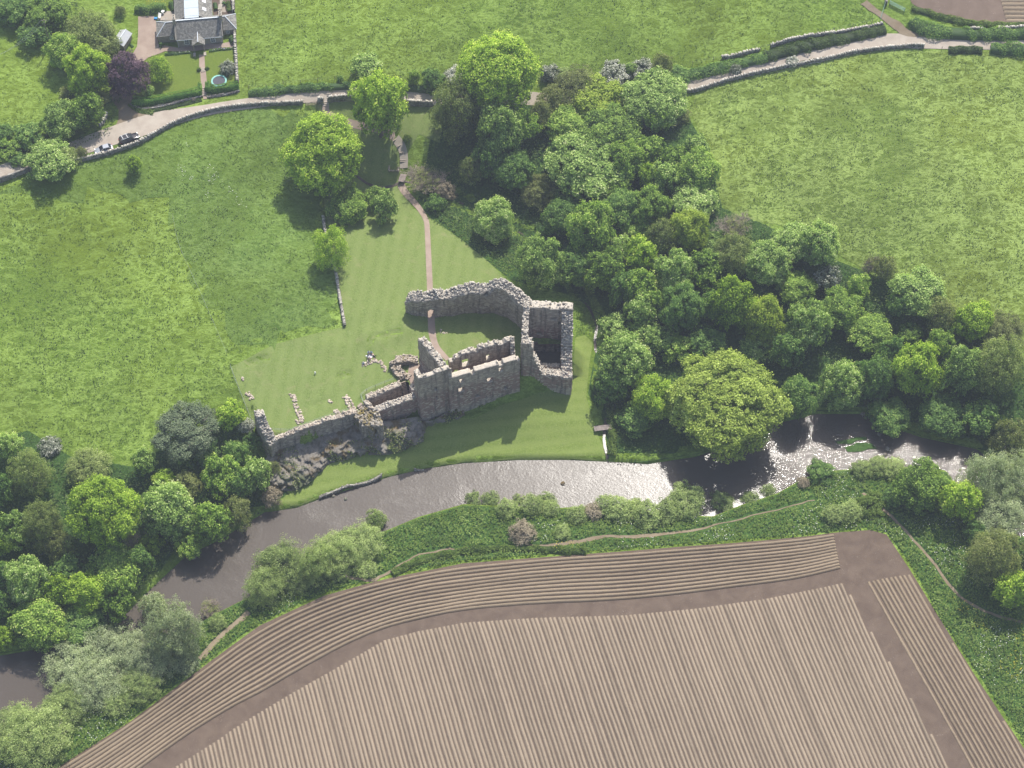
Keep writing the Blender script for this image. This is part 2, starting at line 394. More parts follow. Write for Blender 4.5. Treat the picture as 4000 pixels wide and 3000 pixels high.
# ------------------------------------------------------------------ ground sheet
def axis(lo, hi, step):
    a = list(np.arange(lo, hi + .01, step)); q = step
    x = hi; out = []
    while x < 2400: q *= 1.35; x += q; out.append(x)
    x = lo; q = step; left = []
    while x > -2400: q *= 1.35; x -= q; left.append(x)
    return np.array(left[::-1] + a + out)
ax_, ay_ = axis(-158, 158, .62), axis(160, 430, .62)
GX, GY = np.meshgrid(ax_, ay_, indexing='ij')
GZ = hgt(GX, GY)
nx, ny = GX.shape
idx = np.arange(nx * ny).reshape(nx, ny)
quads = np.stack([idx[:-1, :-1], idx[1:, :-1], idx[1:, 1:], idx[:-1, 1:]], -1).reshape(-1, 4)
HOLES = [[P(*r12(*p), 9.4)[:2] for p in [(235,1040),(130,860),(690,640),(690,575),(780,575),(910,800)]],
         [P(*c2(*p), 8.6)[:2] for p in [(1560,730),(1935,745),(1960,1050),(1640,1045),(1560,930)]]]
def holed(X, Y, Fq):
    m = np.zeros(len(Fq), bool)
    for hp in HOLES: m |= (poly_sd(hp, X, Y) < .1)[Fq].any(1)
    return Fq[~m]
quads = holed(GX.ravel(), GY.ravel(), quads)
me = np_mesh("ground", np.stack([GX.ravel(), GY.ravel(), GZ.ravel()], 1), quads, M['pasture'], smooth=True)
link("ground", me, kind='structure')

def resample(pts, step, closed=True):
    out = []; n = len(pts)
    for i in range(n if closed else n - 1):
        a = np.array(pts[i][:2]); b = np.array(pts[(i + 1) % n][:2]); L = np.linalg.norm(b - a); k = max(1, int(L / step))
        for j in range(k): out.append(tuple(a + (b - a) * j / k))
    if not closed: out.append(tuple(pts[-1][:2]))
    return out
def smooth_line(pts, it=2, closed=False):
    for _ in range(it):
        out = []; n = len(pts)
        if not closed: out.append(pts[0])
        for i in range(n if closed else n - 1):
            a = np.array(pts[i]); b = np.array(pts[(i + 1) % n])
            out.append(tuple(a * .75 + b * .25)); out.append(tuple(a * .25 + b * .75))
        if not closed: out.append(pts[-1])
        pts = out
    return pts
def sheet(name, poly, off, mat, res=1.3, wob=0.0, zfn=None, kind='structure', sm=0, parent=None):
    """a patch of ground cover following the land, poly in world xy"""
    if sm: poly = smooth_line([p[:2] for p in poly], sm, True)
    b = resample(poly, res)
    if wob:
        A = np.array(b); b = [(x + wob * (vnoise(np.array(x), np.array(y), 1.7) - .5) * 2, y + wob * (vnoise(np.array(x) + 50, np.array(y), 1.7) - .5) * 2) for x, y in b]
        b = [(float(x), float(y)) for x, y in b]
    A = np.array(b); lo = A.min(0); hi = A.max(0)
    gx, gy = np.meshgrid(np.arange(lo[0], hi[0], res) + .137, np.arange(lo[1], hi[1], res) + .211)
    gx = gx + (np.arange(gx.shape[0]) % 2)[:, None] * res * .5
    s = poly_sd(b, gx, gy) < -res * .45
    vs = [Vector(p) for p in b] + [Vector((x, y)) for x, y in zip(gx[s], gy[s])]
    n = len(b)
    r = delaunay_2d_cdt(vs, [(i, (i + 1) % n) for i in range(n)], [list(range(n))], 1, 1e-4)
    V = np.array([(v.x, v.y) for v in r[0]]); z = (zfn or hgt)(V[:, 0], V[:, 1]) + off
    f = [t for t in r[2] if len(t) == 3]
    Fq = np.array(f)
    a_, b_, c_ = V[Fq[:, 0]], V[Fq[:, 1]], V[Fq[:, 2]]
    cr = (b_[:, 0]-a_[:, 0])*(c_[:, 1]-a_[:, 1]) - (b_[:, 1]-a_[:, 1])*(c_[:, 0]-a_[:, 0])
    Fq[cr < 0] = Fq[cr < 0][:, ::-1]
    if name == "castle_lawn": Fq = holed(V[:, 0], V[:, 1], Fq)
    me = np_mesh(name, np.column_stack([V, z]), Fq, mat, smooth=True)
    return link(name, me, parent, kind=kind)
def W(pts, f=D_): return [G(*f(*p))[:2] for p in pts]
def ribbon(pts, w):
    """polygon round a line, w a width or a list of widths"""
    n = len(pts); w = w if isinstance(w, (list, tuple)) else [w] * n
    if len(w) != n: w = list(np.interp(np.linspace(0, 1, n), np.linspace(0, 1, len(w)), w))
    L = []; R = []
    for i in range(n):
        a = np.array(pts[max(0, i-1)]); b = np.array(pts[min(n-1, i+1)]); d = (b - a) / (np.linalg.norm(b - a) + 1e-9); nrm = np.array([-d[1], d[0]])
        L.append(tuple(np.array(pts[i]) + nrm * w[i] / 2)); R.append(tuple(np.array(pts[i]) - nrm * w[i] / 2))
    return L + R[::-1]

# field sheets
sheet("meadow", W([(-40,420),(60,385),(170,345),(300,300),(400,255),(500,236),(690,233),(715,260),(700,470),(722,560),(746,705),(495,770),(440,640),(380,480),(330,430),(250,405),(120,420),(40,400)]), .05, M['meadow'], 2.2, sm=1, wob=3.5)
sheet("east_field", W([(1480,215),(1560,175),(1700,150),(1900,112),(2000,108),(2250,118),(2330,400),(2330,900),(2150,720),(1900,600),(1800,545),(1720,490),(1560,470),(1530,330)]), .05, M['eastfield'], 2.4, sm=1)
lawn1 = W([(672,228),(700,215),(760,212),(870,214),(960,220),(950,310),(905,290),(880,330),(862,375),(890,450),(935,475),(1000,520),(1060,570),(1100,612),(1110,650)]) + \
        [P(*q, PLATZ)[:2] for q in [c2(1480,420),c2(1480,640),c2(1440,1000),c2(1300,1080),c2(700,1240),c2(330,1340),c3(1200,690),c3(900,760),c3(720,800),c3(420,890),c3(240,640),c3(205,720)]] + \
        W([c3(5,205),(600,742),(746,705),(735,640),(722,560),(708,480),(700,440),(705,330),(720,262)])
sheet("castle_lawn", lawn1, .07, M['lawn'], .75)
rl = [c1(355,1372),c1(500,1345),c1(640,1292),c1(830,1230),c1(1000,1178),c1(1200,1134),c1(1400,1106),c1(1700,1090),c1(1950,1090),c1(2170,1100),c1(2165,1060),c1(2120,960),c1(2085,860),c1(2060,760),c1(2075,600),c1(2095,470),c1(2050,430),c1(2000,440),
      c1(1990,640),c1(1985,700),c1(1750,680),c1(1600,725),c1(1450,800),c1(1300,870),c1(1170,940),c1(980,1060),c1(850,1080),c1(680,1120),c1(600,1190),c1(510,1250),c1(440,1290)]
sheet("riverside_lawn", W(rl), .07, M['riverlawn'], .75)
# rough herb ground between river and plough, and along the burn
sheet("bank_herbs", W([(-60,1600),(90,1535),(190,1480),(300,1425),(400,1365),(460,1330),(520,1300),(580,1270),(640,1232),(720,1187),(835,1148),(905,1119),(1000,1092),(1100,1096),(1200,1100),(1290,1096),(1420,1113),(1540,1118),(1600,1094),(1680,1068),(1735,1037),(1800,1020),(1916,1008),(2044,1020),(2075,1060),(2130,1118),(2212,1180),(2330,1260),
     (2330,1760),(2240,1640),(2130,1480),(2030,1330),(1965,1215),(1915,1150),(1870,1140),(1600,1165),(1400,1180),(1200,1195),(1000,1210),(850,1240),(700,1280),(560,1345),(450,1425),(280,1555),(130,1655),(0,1720),(-60,1700)]), .05, M['rough'], 1.6)
sheet("wood_floor", W([(930,300),(960,215),(1200,215),(1440,225),(1480,240),(1530,330),(1560,450),(1640,480),(1800,560),(1900,600),(2060,680),(2250,820),(2250,1030),(2110,965),(1989,938),(1864,888),(1765,888),(1655,914),(1580,955),(1505,980),(1400,996),(1318,996),(1300,900),(1270,850),(1290,740),(1296,680),(1245,640),(1100,604),(1060,570),(1000,520),(935,475),(900,440)]), .05, M['wood'], 2.0)
sheet("west_wood_floor", W([(-60,960),(60,930),(150,985),(290,1010),(330,980),(420,940),(490,900),(540,960),(590,1020),(640,1090),(572,1104),(545,1120),(480,1160),(400,1200),(310,1284),(240,1356),(110,1393),(0,1410),(-60,1425)]), .05, M['wood'], 2.0)
# roads and paths
road = W([(-60,400),(0,371),(60,352),(140,330),(215,303),(300,275),(350,259),(400,247.5),(450,237.5),(500,229),(553,222),(600,214),(650,209),(700,206.5),(760,203),(830,206),(900,211),(960,214),(1040,212),(1140,212),(1250,222),(1380,212),(1470,190),(1540,170),(1620,146),(1700,124),(1800,103),(1860,92),(1920,88),(2000,90),(2120,93),(2300,98)])
roadw = [3.4,3.4,3.6,4.2,5.0,5.6,5.2,3.8,3.0,2.9,2.9,2.9,3.1,3.2,3.2,3.3,3.2,3.2,3.2,3.2,3.2,3.3,3.4,3.4,3.5,3.6,4.2,4.5,4.2,4.0,4.0]
_ra = np.array(road); _rs = np.concatenate([[0], np.cumsum(np.linalg.norm(np.diff(_ra, axis=0), axis=1))]); rd = smooth_line(road, 2); _rb = np.array(rd); _rt = np.concatenate([[0], np.cumsum(np.linalg.norm(np.diff(_rb, axis=0), axis=1))])
roadw = (roadw + [4.0] * 40)[:len(road)]
ribr = ribbon(rd, [float(q) for q in np.interp(_rt / _rt[-1], _rs / _rs[-1], roadw)])
sheet("road", ribr, .11, M['road'], 1.1)
sheet("drive_entrance", W([(238,300),(262,245),(240,215),(235,195),(262,185),(285,200),(300,235),(340,250),(300,282)]), .10, M['track'], 1.0, sm=1)
sheet("gravel_drive", W([ch(515,240),ch(740,230),ch(770,300),ch(785,510),ch(812,640),ch(1085,690),ch(1330,650),ch(1500,640),ch(1740,625),ch(1895,590),ch(1885,680),ch(1520,710),ch(1330,740),ch(900,740),ch(820,775),ch(660,830),ch(600,880),ch(470,900),ch(380,870),ch(440,770),ch(500,670),ch(515,500)]), .09, M['gravel'], .8)
sheet("garden_lawn", W([ch(610,880),ch(810,785),ch(900,815),ch(1390,780),ch(1480,780),ch(1900,720),ch(1925,1240),ch(1500,1290),ch(1430,1330),ch(900,1410),ch(640,1440),ch(480,1400),ch(440,1150)]), .07, M['gardenlawn'], 1.0)
sheet("garden_path", W([ch(1392,790),ch(1470,790),ch(1480,985),ch(1492,1040),ch(1510,1225),ch(1500,1300),ch(1505,1430),ch(1450,1430),ch(1440,1300),ch(1420,1225),ch(1410,1040),ch(1395,985)]), .11, M['gravel'], .7)
sheet("upper_garden_lawn", W([ch(620,-40),ch(640,80),ch(760,100),ch(960,90),ch(1060,60),ch(1060,-40)]), .07, M['gardenlawn'], 1.0)
sheet("terrace", W([ch(800,150),ch(1060,170),ch(1060,290),ch(800,300)]), .13, M['paving'], .8)
sheet("field_track", W([r2(1200,320),r2(1080,250),r2(1000,180),r2(900,110),r2(800,40),r2(860,10),r2(960,90),r2(1060,150),r2(1160,210),r2(1260,280),r2(1400,330)]), .12, M['track'], .9, wob=.35)
path1 = W([r11(220,505),r11(215,545),r11(245,590),r11(320,630),r11(400,660),r11(520,690),r11(640,710),r11(760,745),r11(860,800)])
sheet("footpath", ribbon(smooth_line(path1, 2), 1.6), .12, M['gravel'], .7)
path2 = W([r11(915,1235),r11(935,1290),r11(1010,1370),r11(1090,1460),r11(1150,1560),(923,490),(926,560),(929,625),(930,665)]) + [P(*c2(*p), 8.6)[:2] for p in [(508,430),(515,560),(525,650),(560,760),(640,850),(690,900)]]
sheet("castle_path", ribbon(smooth_line(path2, 2), [1.7,1.7,1.5,1.2,1.2,1.3,1.3,1.5,1.6,1.4,1.2,1.0]), .13, M['gravel'], .7)
bp = W([r10(330,740),r10(500,755),r10(640,775),r10(760,720),r10(860,650),r10(960,590),r10(1100,560),r10(1250,545),r10(1450,535),r10(1700,530),r10(1900,520),r10(2100,500),(1300,1158),(1380,1160),(1480,1150),(1600,1120),(1700,1095),(1760,1080)])
sheet("riverside_path", ribbon(smooth_line(bp, 1), [.6,.7,.4,.4,.4,.9,.9,.3,.3]), .10, M['track'], .8, wob=.3)
sheet("riverside_path", ribbon(smooth_line(W([r8(560,40),r8(640,110),r8(760,210),r8(850,310),r8(940,410),r8(1000,490),r8(1080,600),r8(1180,690),r8(1350,770),r8(1520,810)]), 1), .6), .10, M['track'], .8, wob=.25)
sheet("riverside_path", ribbon(smooth_line(W([r7(1430,285),r7(1330,370),r7(1240,450),r7(1150,550)]), 1), 1.1), .10, M['track'], .8, wob=.25)

# ------------------------------------------------------------------ river
def water_mat():
    t = NT('river_water'); p = t.pos((.7,1,1), .3)
    n1 = t.noise(p, 2.6, 4, .62, .2); n2 = t.noise(t.pos((1,1.4,1), .2), 7.0, 3, .6, .3); nb = t.noise(t.pos(), .07, 5, .65, .5); n0 = t.noise(p, .9, 3, .6, .3)
    sx_ = t.n("ShaderNodeSeparateXYZ"); t.l(t.pos(), sx_.inputs[0])
    rf_ = t.ramp(t.math('DIVIDE', t.math('ADD', t.math('ADD', sx_.outputs[0], t.math('MULTIPLY', nb, 30.0)), 0.0), 120.0), [(.52, 0.0), (.62, 1.0)])
    rip = t.math('ADD', t.ramp(nb, [(.46, .14), (.62, .26)]), t.math('MULTIPLY', rf_, .40))
    h = t.math('MULTIPLY', t.math('ADD', t.math('ADD', n1, t.math('MULTIPLY', n2, .5)), t.math('MULTIPLY', n0, .7)), rip)
    col = t.mix(nb, (.066,.053,.043), (.092,.077,.063))
    t.pbr(col, t.mix(rf_, (.24,.24,.24), (.09,.09,.09)), t.bump(h, 1.0, .12), .5, IOR=1.333)
    return t.m
M['water'] = water_mat()
wr = [P(u, v + (-7 if 0 <= u <= 2212 else 0), 0.0)[:2] for u, v in NB] + [P(u, v + 8, 0.0)[:2] for u, v in reversed(SB)]
sheet("river", wr, 0.0, M['water'], 6.0, zfn=lambda X, Y: 0 * X)
bw = ribbon(smooth_line(BURN, 1), .6)
sheet("burn_water", bw, .22, M['water'], .6)
sheet("river_islet", W([(1822,975),(1850,963),(1880,966),(1890,975),(1850,981),(1826,981)]), 0, M['rough'], .5, zfn=lambda X, Y: .15 + 0 * X, wob=.5)
sheet("river_islet", W([(1803,957),(1840,952),(1872,950),(1870,957),(1835,962),(1808,963)]), 0, M['rough'], .5, zfn=lambda X, Y: .12 + 0 * X, wob=.5)

# ------------------------------------------------------------------ ploughed field
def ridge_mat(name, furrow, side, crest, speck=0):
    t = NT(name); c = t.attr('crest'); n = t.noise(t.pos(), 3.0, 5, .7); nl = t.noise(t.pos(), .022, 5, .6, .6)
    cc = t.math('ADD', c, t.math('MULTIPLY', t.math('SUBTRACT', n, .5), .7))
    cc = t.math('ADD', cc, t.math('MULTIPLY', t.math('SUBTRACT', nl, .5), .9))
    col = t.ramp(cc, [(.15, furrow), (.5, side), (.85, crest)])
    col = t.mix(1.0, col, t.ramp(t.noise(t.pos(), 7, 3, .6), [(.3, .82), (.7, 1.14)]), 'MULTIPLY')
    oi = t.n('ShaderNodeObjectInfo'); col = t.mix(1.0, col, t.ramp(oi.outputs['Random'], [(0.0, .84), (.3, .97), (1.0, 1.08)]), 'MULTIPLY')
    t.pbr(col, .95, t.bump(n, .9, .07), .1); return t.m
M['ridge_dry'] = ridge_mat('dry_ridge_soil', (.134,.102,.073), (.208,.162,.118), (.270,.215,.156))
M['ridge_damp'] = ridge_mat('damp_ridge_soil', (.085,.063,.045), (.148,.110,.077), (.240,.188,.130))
top = [(40,1700),(130,1655),(280,1560),(450,1432),(560,1352),(700,1287),(850,1247),(1000,1217),(1200,1202),(1400,1187),(1600,1172),(1750,1158),(1800,1151)]
fieldp = W([(-60,1790)] + top + [(1880,1145),(1915,1155),(1965,1230),(2020,1320),(2100,1450),(2180,1570),(2260,1690)]) + [(160, 150), (-160, 150)]
field = sheet("ploughed_field", fieldp, .06, M['soil2'], 2.0)
def ridge_strip(line, hw=.42, hh=.26, seed=0, mat=None, prof=None):
    """line: (n,2) world points"""
    L = np.array(line); n = len(L)
    d = np.gradient(L, axis=0); d /= np.linalg.norm(d, axis=1)[:, None] + 1e-9; nr = np.stack([-d[:, 1], d[:, 0]], 1)
    r = np.random.default_rng(seed); jit = (r.random((n, 5)) - .5)
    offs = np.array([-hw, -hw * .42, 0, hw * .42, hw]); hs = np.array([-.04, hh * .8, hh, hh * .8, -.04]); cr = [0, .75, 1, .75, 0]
    wv = r.random() * .06 + .97
    X = L[:, None, 0] + nr[:, None, 0] * (offs + jit * .05) * wv; Y = L[:, None, 1] + nr[:, None, 1] * (offs + jit * .05) * wv
    env = np.ones(n); env[0] = .3; env[-1] = .3
    Z = hgt(X, Y) + .07 + hs * env[:, None] * (1 + jit * .25)
    idx = np.arange(n * 5).reshape(n, 5)
    q = np.stack([idx[:-1, :-1], idx[:-1, 1:], idx[1:, 1:], idx[1:, :-1]], -1).reshape(-1, 4)
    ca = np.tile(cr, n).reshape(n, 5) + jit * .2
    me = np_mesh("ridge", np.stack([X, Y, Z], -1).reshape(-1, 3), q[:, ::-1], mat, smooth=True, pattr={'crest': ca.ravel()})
    return me
def clip_line(o, d, poly):
    ts = []; n = len(poly)
    for i in range(n):
        a = poly[i]; b = poly[(i + 1) % n]; ex, ey = b[0]-a[0], b[1]-a[1]; den = d[0]*ey - d[1]*ex
        if abs(den) < 1e-9: continue
        t = ((a[0]-o[0])*ey - (a[1]-o[1])*ex) / den; u = ((a[0]-o[0])*d[1] - (a[1]-o[1])*d[0]) / den
        if 0 <= u < 1: ts.append(t)
    ts.sort(); return [(ts[i], ts[i+1]) for i in range(0, len(ts) - 1, 2)]
def ridge_block(poly, tanth, sp, mat, seed):
    th = math.atan(tanth); d = np.array([math.sin(th), math.cos(th)]); nn = np.array([d[1], -d[0]])
    pr = [p[0]*nn[0] + p[1]*nn[1] for p in poly]; k = min(pr) + sp * .6; out = []; c = 0
    while k < max(pr):
        for a, b in clip_line(nn * k, d, poly):
            if b - a > 1.2:
                n = max(3, int((b - a) / 1.0)); t = np.linspace(a, b - .2, n)
                w = .07 * np.sin(t * .12 + seed) + .10 * (vnoise(t * 1.0, t * 0 + seed + c * .15, 6.0) - .5)
                out.append(ridge_strip(nn[None] * (k + w)[:, None] + d[None] * t[:, None], mat=mat, seed=seed + c, hw=sp * .46, hh=.21 if (c % 9) else .13))
        k += sp * (.93 if c % 2 else 1.07); c += 1
    return out
mainp = W([(-60,1900),(190,1780),r9(-1000,1030),(387,1644),(470,1588),(560,1537),(640,1495),(682,1478),(760,1436),(829,1382),(900,1363),(1000,1344),(1150,1334),(1350,1328),(1500,1314),(1650,1293),(1780,1267),(1820,1258),(1870,1345),(1950,1480),(2050,1655),(2120,1790)])
mainp = W([(240,1740),(330,1680),(387,1650),(470,1597),(560,1537),(640,1490),(690,1462),(760,1422),(829,1382),(900,1363),(1000,1344),(1150,1334),(1350,1328),(1500,1314),(1650,1293),(1780,1267),(1820,1258),(1870,1345),(1950,1480),(2050,1655),(2120,1790)]) 
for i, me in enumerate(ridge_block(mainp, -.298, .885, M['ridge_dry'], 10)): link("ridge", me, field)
rb = W([r8(575,560),r8(700,535),r8(825,515),r8(1000,790),r8(1200,1100),r8(1480,1530),r8(1640,1780),r8(1280,1800),r8(1190,1640),r8(1000,1320),r8(800,960),r8(650,680)])
_a, _b = np.array(rb[0]), np.array(rb[9])
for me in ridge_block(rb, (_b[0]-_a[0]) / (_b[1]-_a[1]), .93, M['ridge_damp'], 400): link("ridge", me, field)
# headland ridges follow the river side boundary
tl = smooth_line(W(top), 3); tl = np.array(resample(tl, 1.1, False))
lane_top = smooth_line(W([(190,1740),(250,1700),(387,1599),(470,1546),(560,1498),(682,1428),(760,1386),(829,1357),(900,1339),(1000,1317),(1150,1305),(1300,1300),(1450,1287),(1600,1267),(1720,1252),(1815,1228)]), 3)
lt = np.array(resample(lane_top, 1.1, False))
for k in range(12):
    f = (k + 1.0) / 12.4
    ln = []
    for s in np.linspace(0, 1, 170):
        a = tl[min(len(tl)-1, int(s * (len(tl)-1)))]; b = lt[min(len(lt)-1, int(s * (len(lt)-1)))]
        ln.append(a * (1 - f) + b * f)
    ln = np.array(ln); kk = np.array([.2,.6,.2])
    for _ in range(3): ln[1:-1] = ln[:-2] * .25 + ln[1:-1] * .5 + ln[2:] * .25
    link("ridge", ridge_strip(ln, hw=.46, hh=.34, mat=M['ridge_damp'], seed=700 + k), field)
# far top right bare field
ff = sheet("bare_field", W([r2(1200,-60),r2(1240,30),r2(1380,100),r2(1520,165),r2(1700,190),r2(2000,205),r2(2400,205),r2(2400,-60)]), .08, M['soil'], 1.5, wob=.3)
for k in range(6):
    y = 5 + k * 36
    a = W([r2(2010 + k * 10, y), r2(2400, y + 4)])
    L = np.linspace(0, 1, 18)[:, None]
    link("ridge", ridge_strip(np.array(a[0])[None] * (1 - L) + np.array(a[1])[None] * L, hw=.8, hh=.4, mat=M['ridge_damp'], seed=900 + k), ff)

# ------------------------------------------------------------------ air
hz = bpy.data.materials.new("haze_air"); hz.use_nodes = True; ht = hz.node_tree; ht.nodes.clear()
pv = ht.nodes.new("ShaderNodeVolumePrincipled"); pv.inputs['Color'].default_value = (.74, .82, 1.0, 1); pv.inputs['Density'].default_value = .00023; pv.inputs['Anisotropy'].default_value = .3
ho = ht.nodes.new("ShaderNodeOutputMaterial"); ht.links.new(pv.outputs[0], ho.inputs['Volume'])
mb = MB(); mb.box(-4200, -4200, -3, 4200, 4200, 396); mb.build("haze", hz, kind='stuff')
# ------------------------------------------------------------------ masonry
def stone_mat(name, base, alt, red, pale, redband=None, rubble=False, moss=0.0, bw=.62, bh=.30):
    t = NT(name); uv = t.pos(kind='uv'); p = t.pos()
    b = t.n("ShaderNodeTexBrick"); b.inputs['Scale'].default_value = 1.0; b.inputs['Brick Width'].default_value = bw; b.inputs['Row Height'].default_value = bh
    b.inputs['Mortar Size'].default_value = .03; b.inputs['Mortar Smooth'].default_value = .4; b.inputs['Bias'].default_value = 0.0
    b.inputs['Color1'].default_value = (0, 0, 0, 1); b.inputs['Color2'].default_value = (1, 1, 1, 1); b.inputs['Mortar'].default_value = (.3, .3, .3, 1)
    vv = t.n("ShaderNodeVectorMath"); vv.operation = 'ADD'; t.l(uv, vv.inputs[0])
    nz = t.n("ShaderNodeTexNoise"); nz.inputs['Scale'].default_value = 1.3; t.l(p, nz.inputs[0])
    sc = t.n("ShaderNodeVectorMath"); sc.operation = 'SCALE'; sc.inputs['Scale'].default_value = .35; t.l(nz.outputs[1], sc.inputs[0]); t.l(sc.outputs[0], vv.inputs[1])
    t.l(vv.outputs[0], b.inputs[0])
    n1 = t.noise(p, .28, 5, .6, .6); n2 = t.noise(p, 2.4, 5, .7)
    st = t.noise(t.pos((1.3, 1.3, .14)), 1.0, 4, .6, .3)
    col = t.mix(t.ramp(n1, [(.4, 0.0), (.6, 1.0)]), base, alt)
    z = t.n("ShaderNodeSeparateXYZ"); t.l(p, z.inputs[0])
    if redband:
        zz = t.math('ADD', z.outputs[2], t.math('MULTIPLY', n1, 5.0))
        rm = t.ramp(t.math('DIVIDE', zz, 30.0), [((redband[0])/30, 0.0), ((redband[0]+1.6)/30, 1.0), ((redband[1])/30, 1.0), ((redband[1]+2.5)/30, 0.0)])
        col = t.mix(t.math('MULTIPLY', rm, .85), col, red)
    col = t.mix(t.ramp(b.outputs[0], [(.62, 0.0), (.9, .95)]), col, pale)
    col = t.mix(t.ramp(b.outputs[0], [(0.0, .8), (.35, 0.0)]), col, tuple(x * .5 for x in base))
    col = t.mix(t.ramp(st, [(.50, 0.0), (.66, .75)]), col, (.12, .11, .105))
    col = t.mix(t.ramp(n2, [(.58, 0.0), (.75, .5)]), col, pale)
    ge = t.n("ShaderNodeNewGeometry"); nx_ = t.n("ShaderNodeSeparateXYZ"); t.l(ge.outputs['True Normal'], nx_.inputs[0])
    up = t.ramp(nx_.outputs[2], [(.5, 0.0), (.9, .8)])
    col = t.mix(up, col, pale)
    lich = t.math('MULTIPLY', t.ramp(t.noise(p, .9, 5, .7, .5), [(.58, 0.0), (.68, 1.0)]), t.ramp(nx_.outputs[2], [(.3, 0.0), (.8, .5)]))
    col = t.mix(lich, col, (.32, .235, .06))
    if moss:
        ms = t.ramp(t.noise(p, .6, 6, .7, .6), [(.45, 0.0), (.6, moss)])
        col = t.mix(ms, col, (.155, .125, .030))
    h = t.math('ADD', t.math('MULTIPLY', b.outputs[1], -.6), n2)
    t.pbr(col, .93, t.bump(h, 1.0, .10), .15)
    return t.m
M['castle'] = stone_mat('castle_stone', (.43,.365,.305), (.35,.30,.255), (.31,.20,.175), (.57,.51,.42), redband=(6.5, 13.5))
M['castle_n'] = stone_mat('curtain_stone', (.38,.33,.28), (.30,.265,.23), (.26,.20,.18), (.52,.47,.39))
M['moss_stone'] = stone_mat('mossy_stone', (.25,.225,.20), (.2,.18,.16), (.2,.15,.13), (.36,.32,.27), moss=.9)
def rub_mat(name, a, b, c, moss=0.0):
    t = NT(name); r = t.attr('tint'); p = t.pos(); n = t.noise(p, 3, 4, .6)
    col = t.ramp(r, [(0.0, a), (.5, b), (1.0, c)])
    col = t.mix(t.ramp(n, [(.5, 0.0), (.75, .5)]), col, c)
    if moss: col = t.mix(t.ramp(t.noise(p, .7, 5, .7), [(.45, 0.0), (.58, moss)]), col, (.17, .13, .03))
    t.pbr(col, .93, t.bump(n, .6, .04), .15); return t.m
M['rubble'] = rub_mat('rubble_stone', (.26,.235,.205), (.40,.365,.315), (.54,.50,.43))
M['rubble_w'] = rub_mat('warm_footing_stone', (.29,.235,.19), (.40,.335,.265), (.52,.455,.375))
M['rubble_moss'] = rub_mat('mossy_rubble', (.18,.16,.14), (.28,.25,.21), (.40,.36,.30), moss=.9)
M['drystone'] = rub_mat('drystone', (.11,.10,.09), (.21,.195,.17), (.36,.34,.30))
M['coping'] = rub_mat('coping_stone', (.32,.295,.25), (.44,.41,.35), (.58,.54,.47))

_BX = np.array([[-1,-1,-1],[1,-1,-1],[1,1,-1],[-1,1,-1],[-1,-1,1],[1,-1,1],[1,1,1],[-1,1,1]], float) * .5
_BF = np.array([[0,3,2,1],[4,5,6,7],[0,1,5,4],[1,2,6,5],[2,3,7,6],[3,0,4,7]])
def stones(name, C, S, mat, parent=None, seed=1, rz=None, tilt=.35, **k):
    """many rough blocks: C (n,3) centres, S (n,3) sizes"""
    C = np.asarray(C, float); S = np.asarray(S, float); n = len(C); r = np.random.default_rng(seed)
    V = _BX[None] * (1 + (r.random((n, 8, 3)) - .5) * .45) * S[:, None]
    a = r.random(n) * 6.28 if rz is None else np.asarray(rz) + (r.random(n) - .5) * .3
    ca, sa = np.cos(a)[:, None], np.sin(a)[:, None]
    tx = (r.random(n) - .5)[:, None] * tilt * 2; V[..., 2] += V[..., 0] * tx + V[..., 1] * ((r.random(n) - .5)[:, None] * tilt * 2)
    x = V[..., 0] * ca - V[..., 1] * sa; y = V[..., 0] * sa + V[..., 1] * ca
    V = np.stack([x, y, V[..., 2]], -1) + C[:, None]
    Fq = (_BF[None] + (np.arange(n) * 8)[:, None, None]).reshape(-1, 4)
    me = np_mesh(name, V.reshape(-1, 3), Fq, mat, fattr={'tint': np.repeat(r.random(n), 6)})
    return link(name, me, parent, **k)

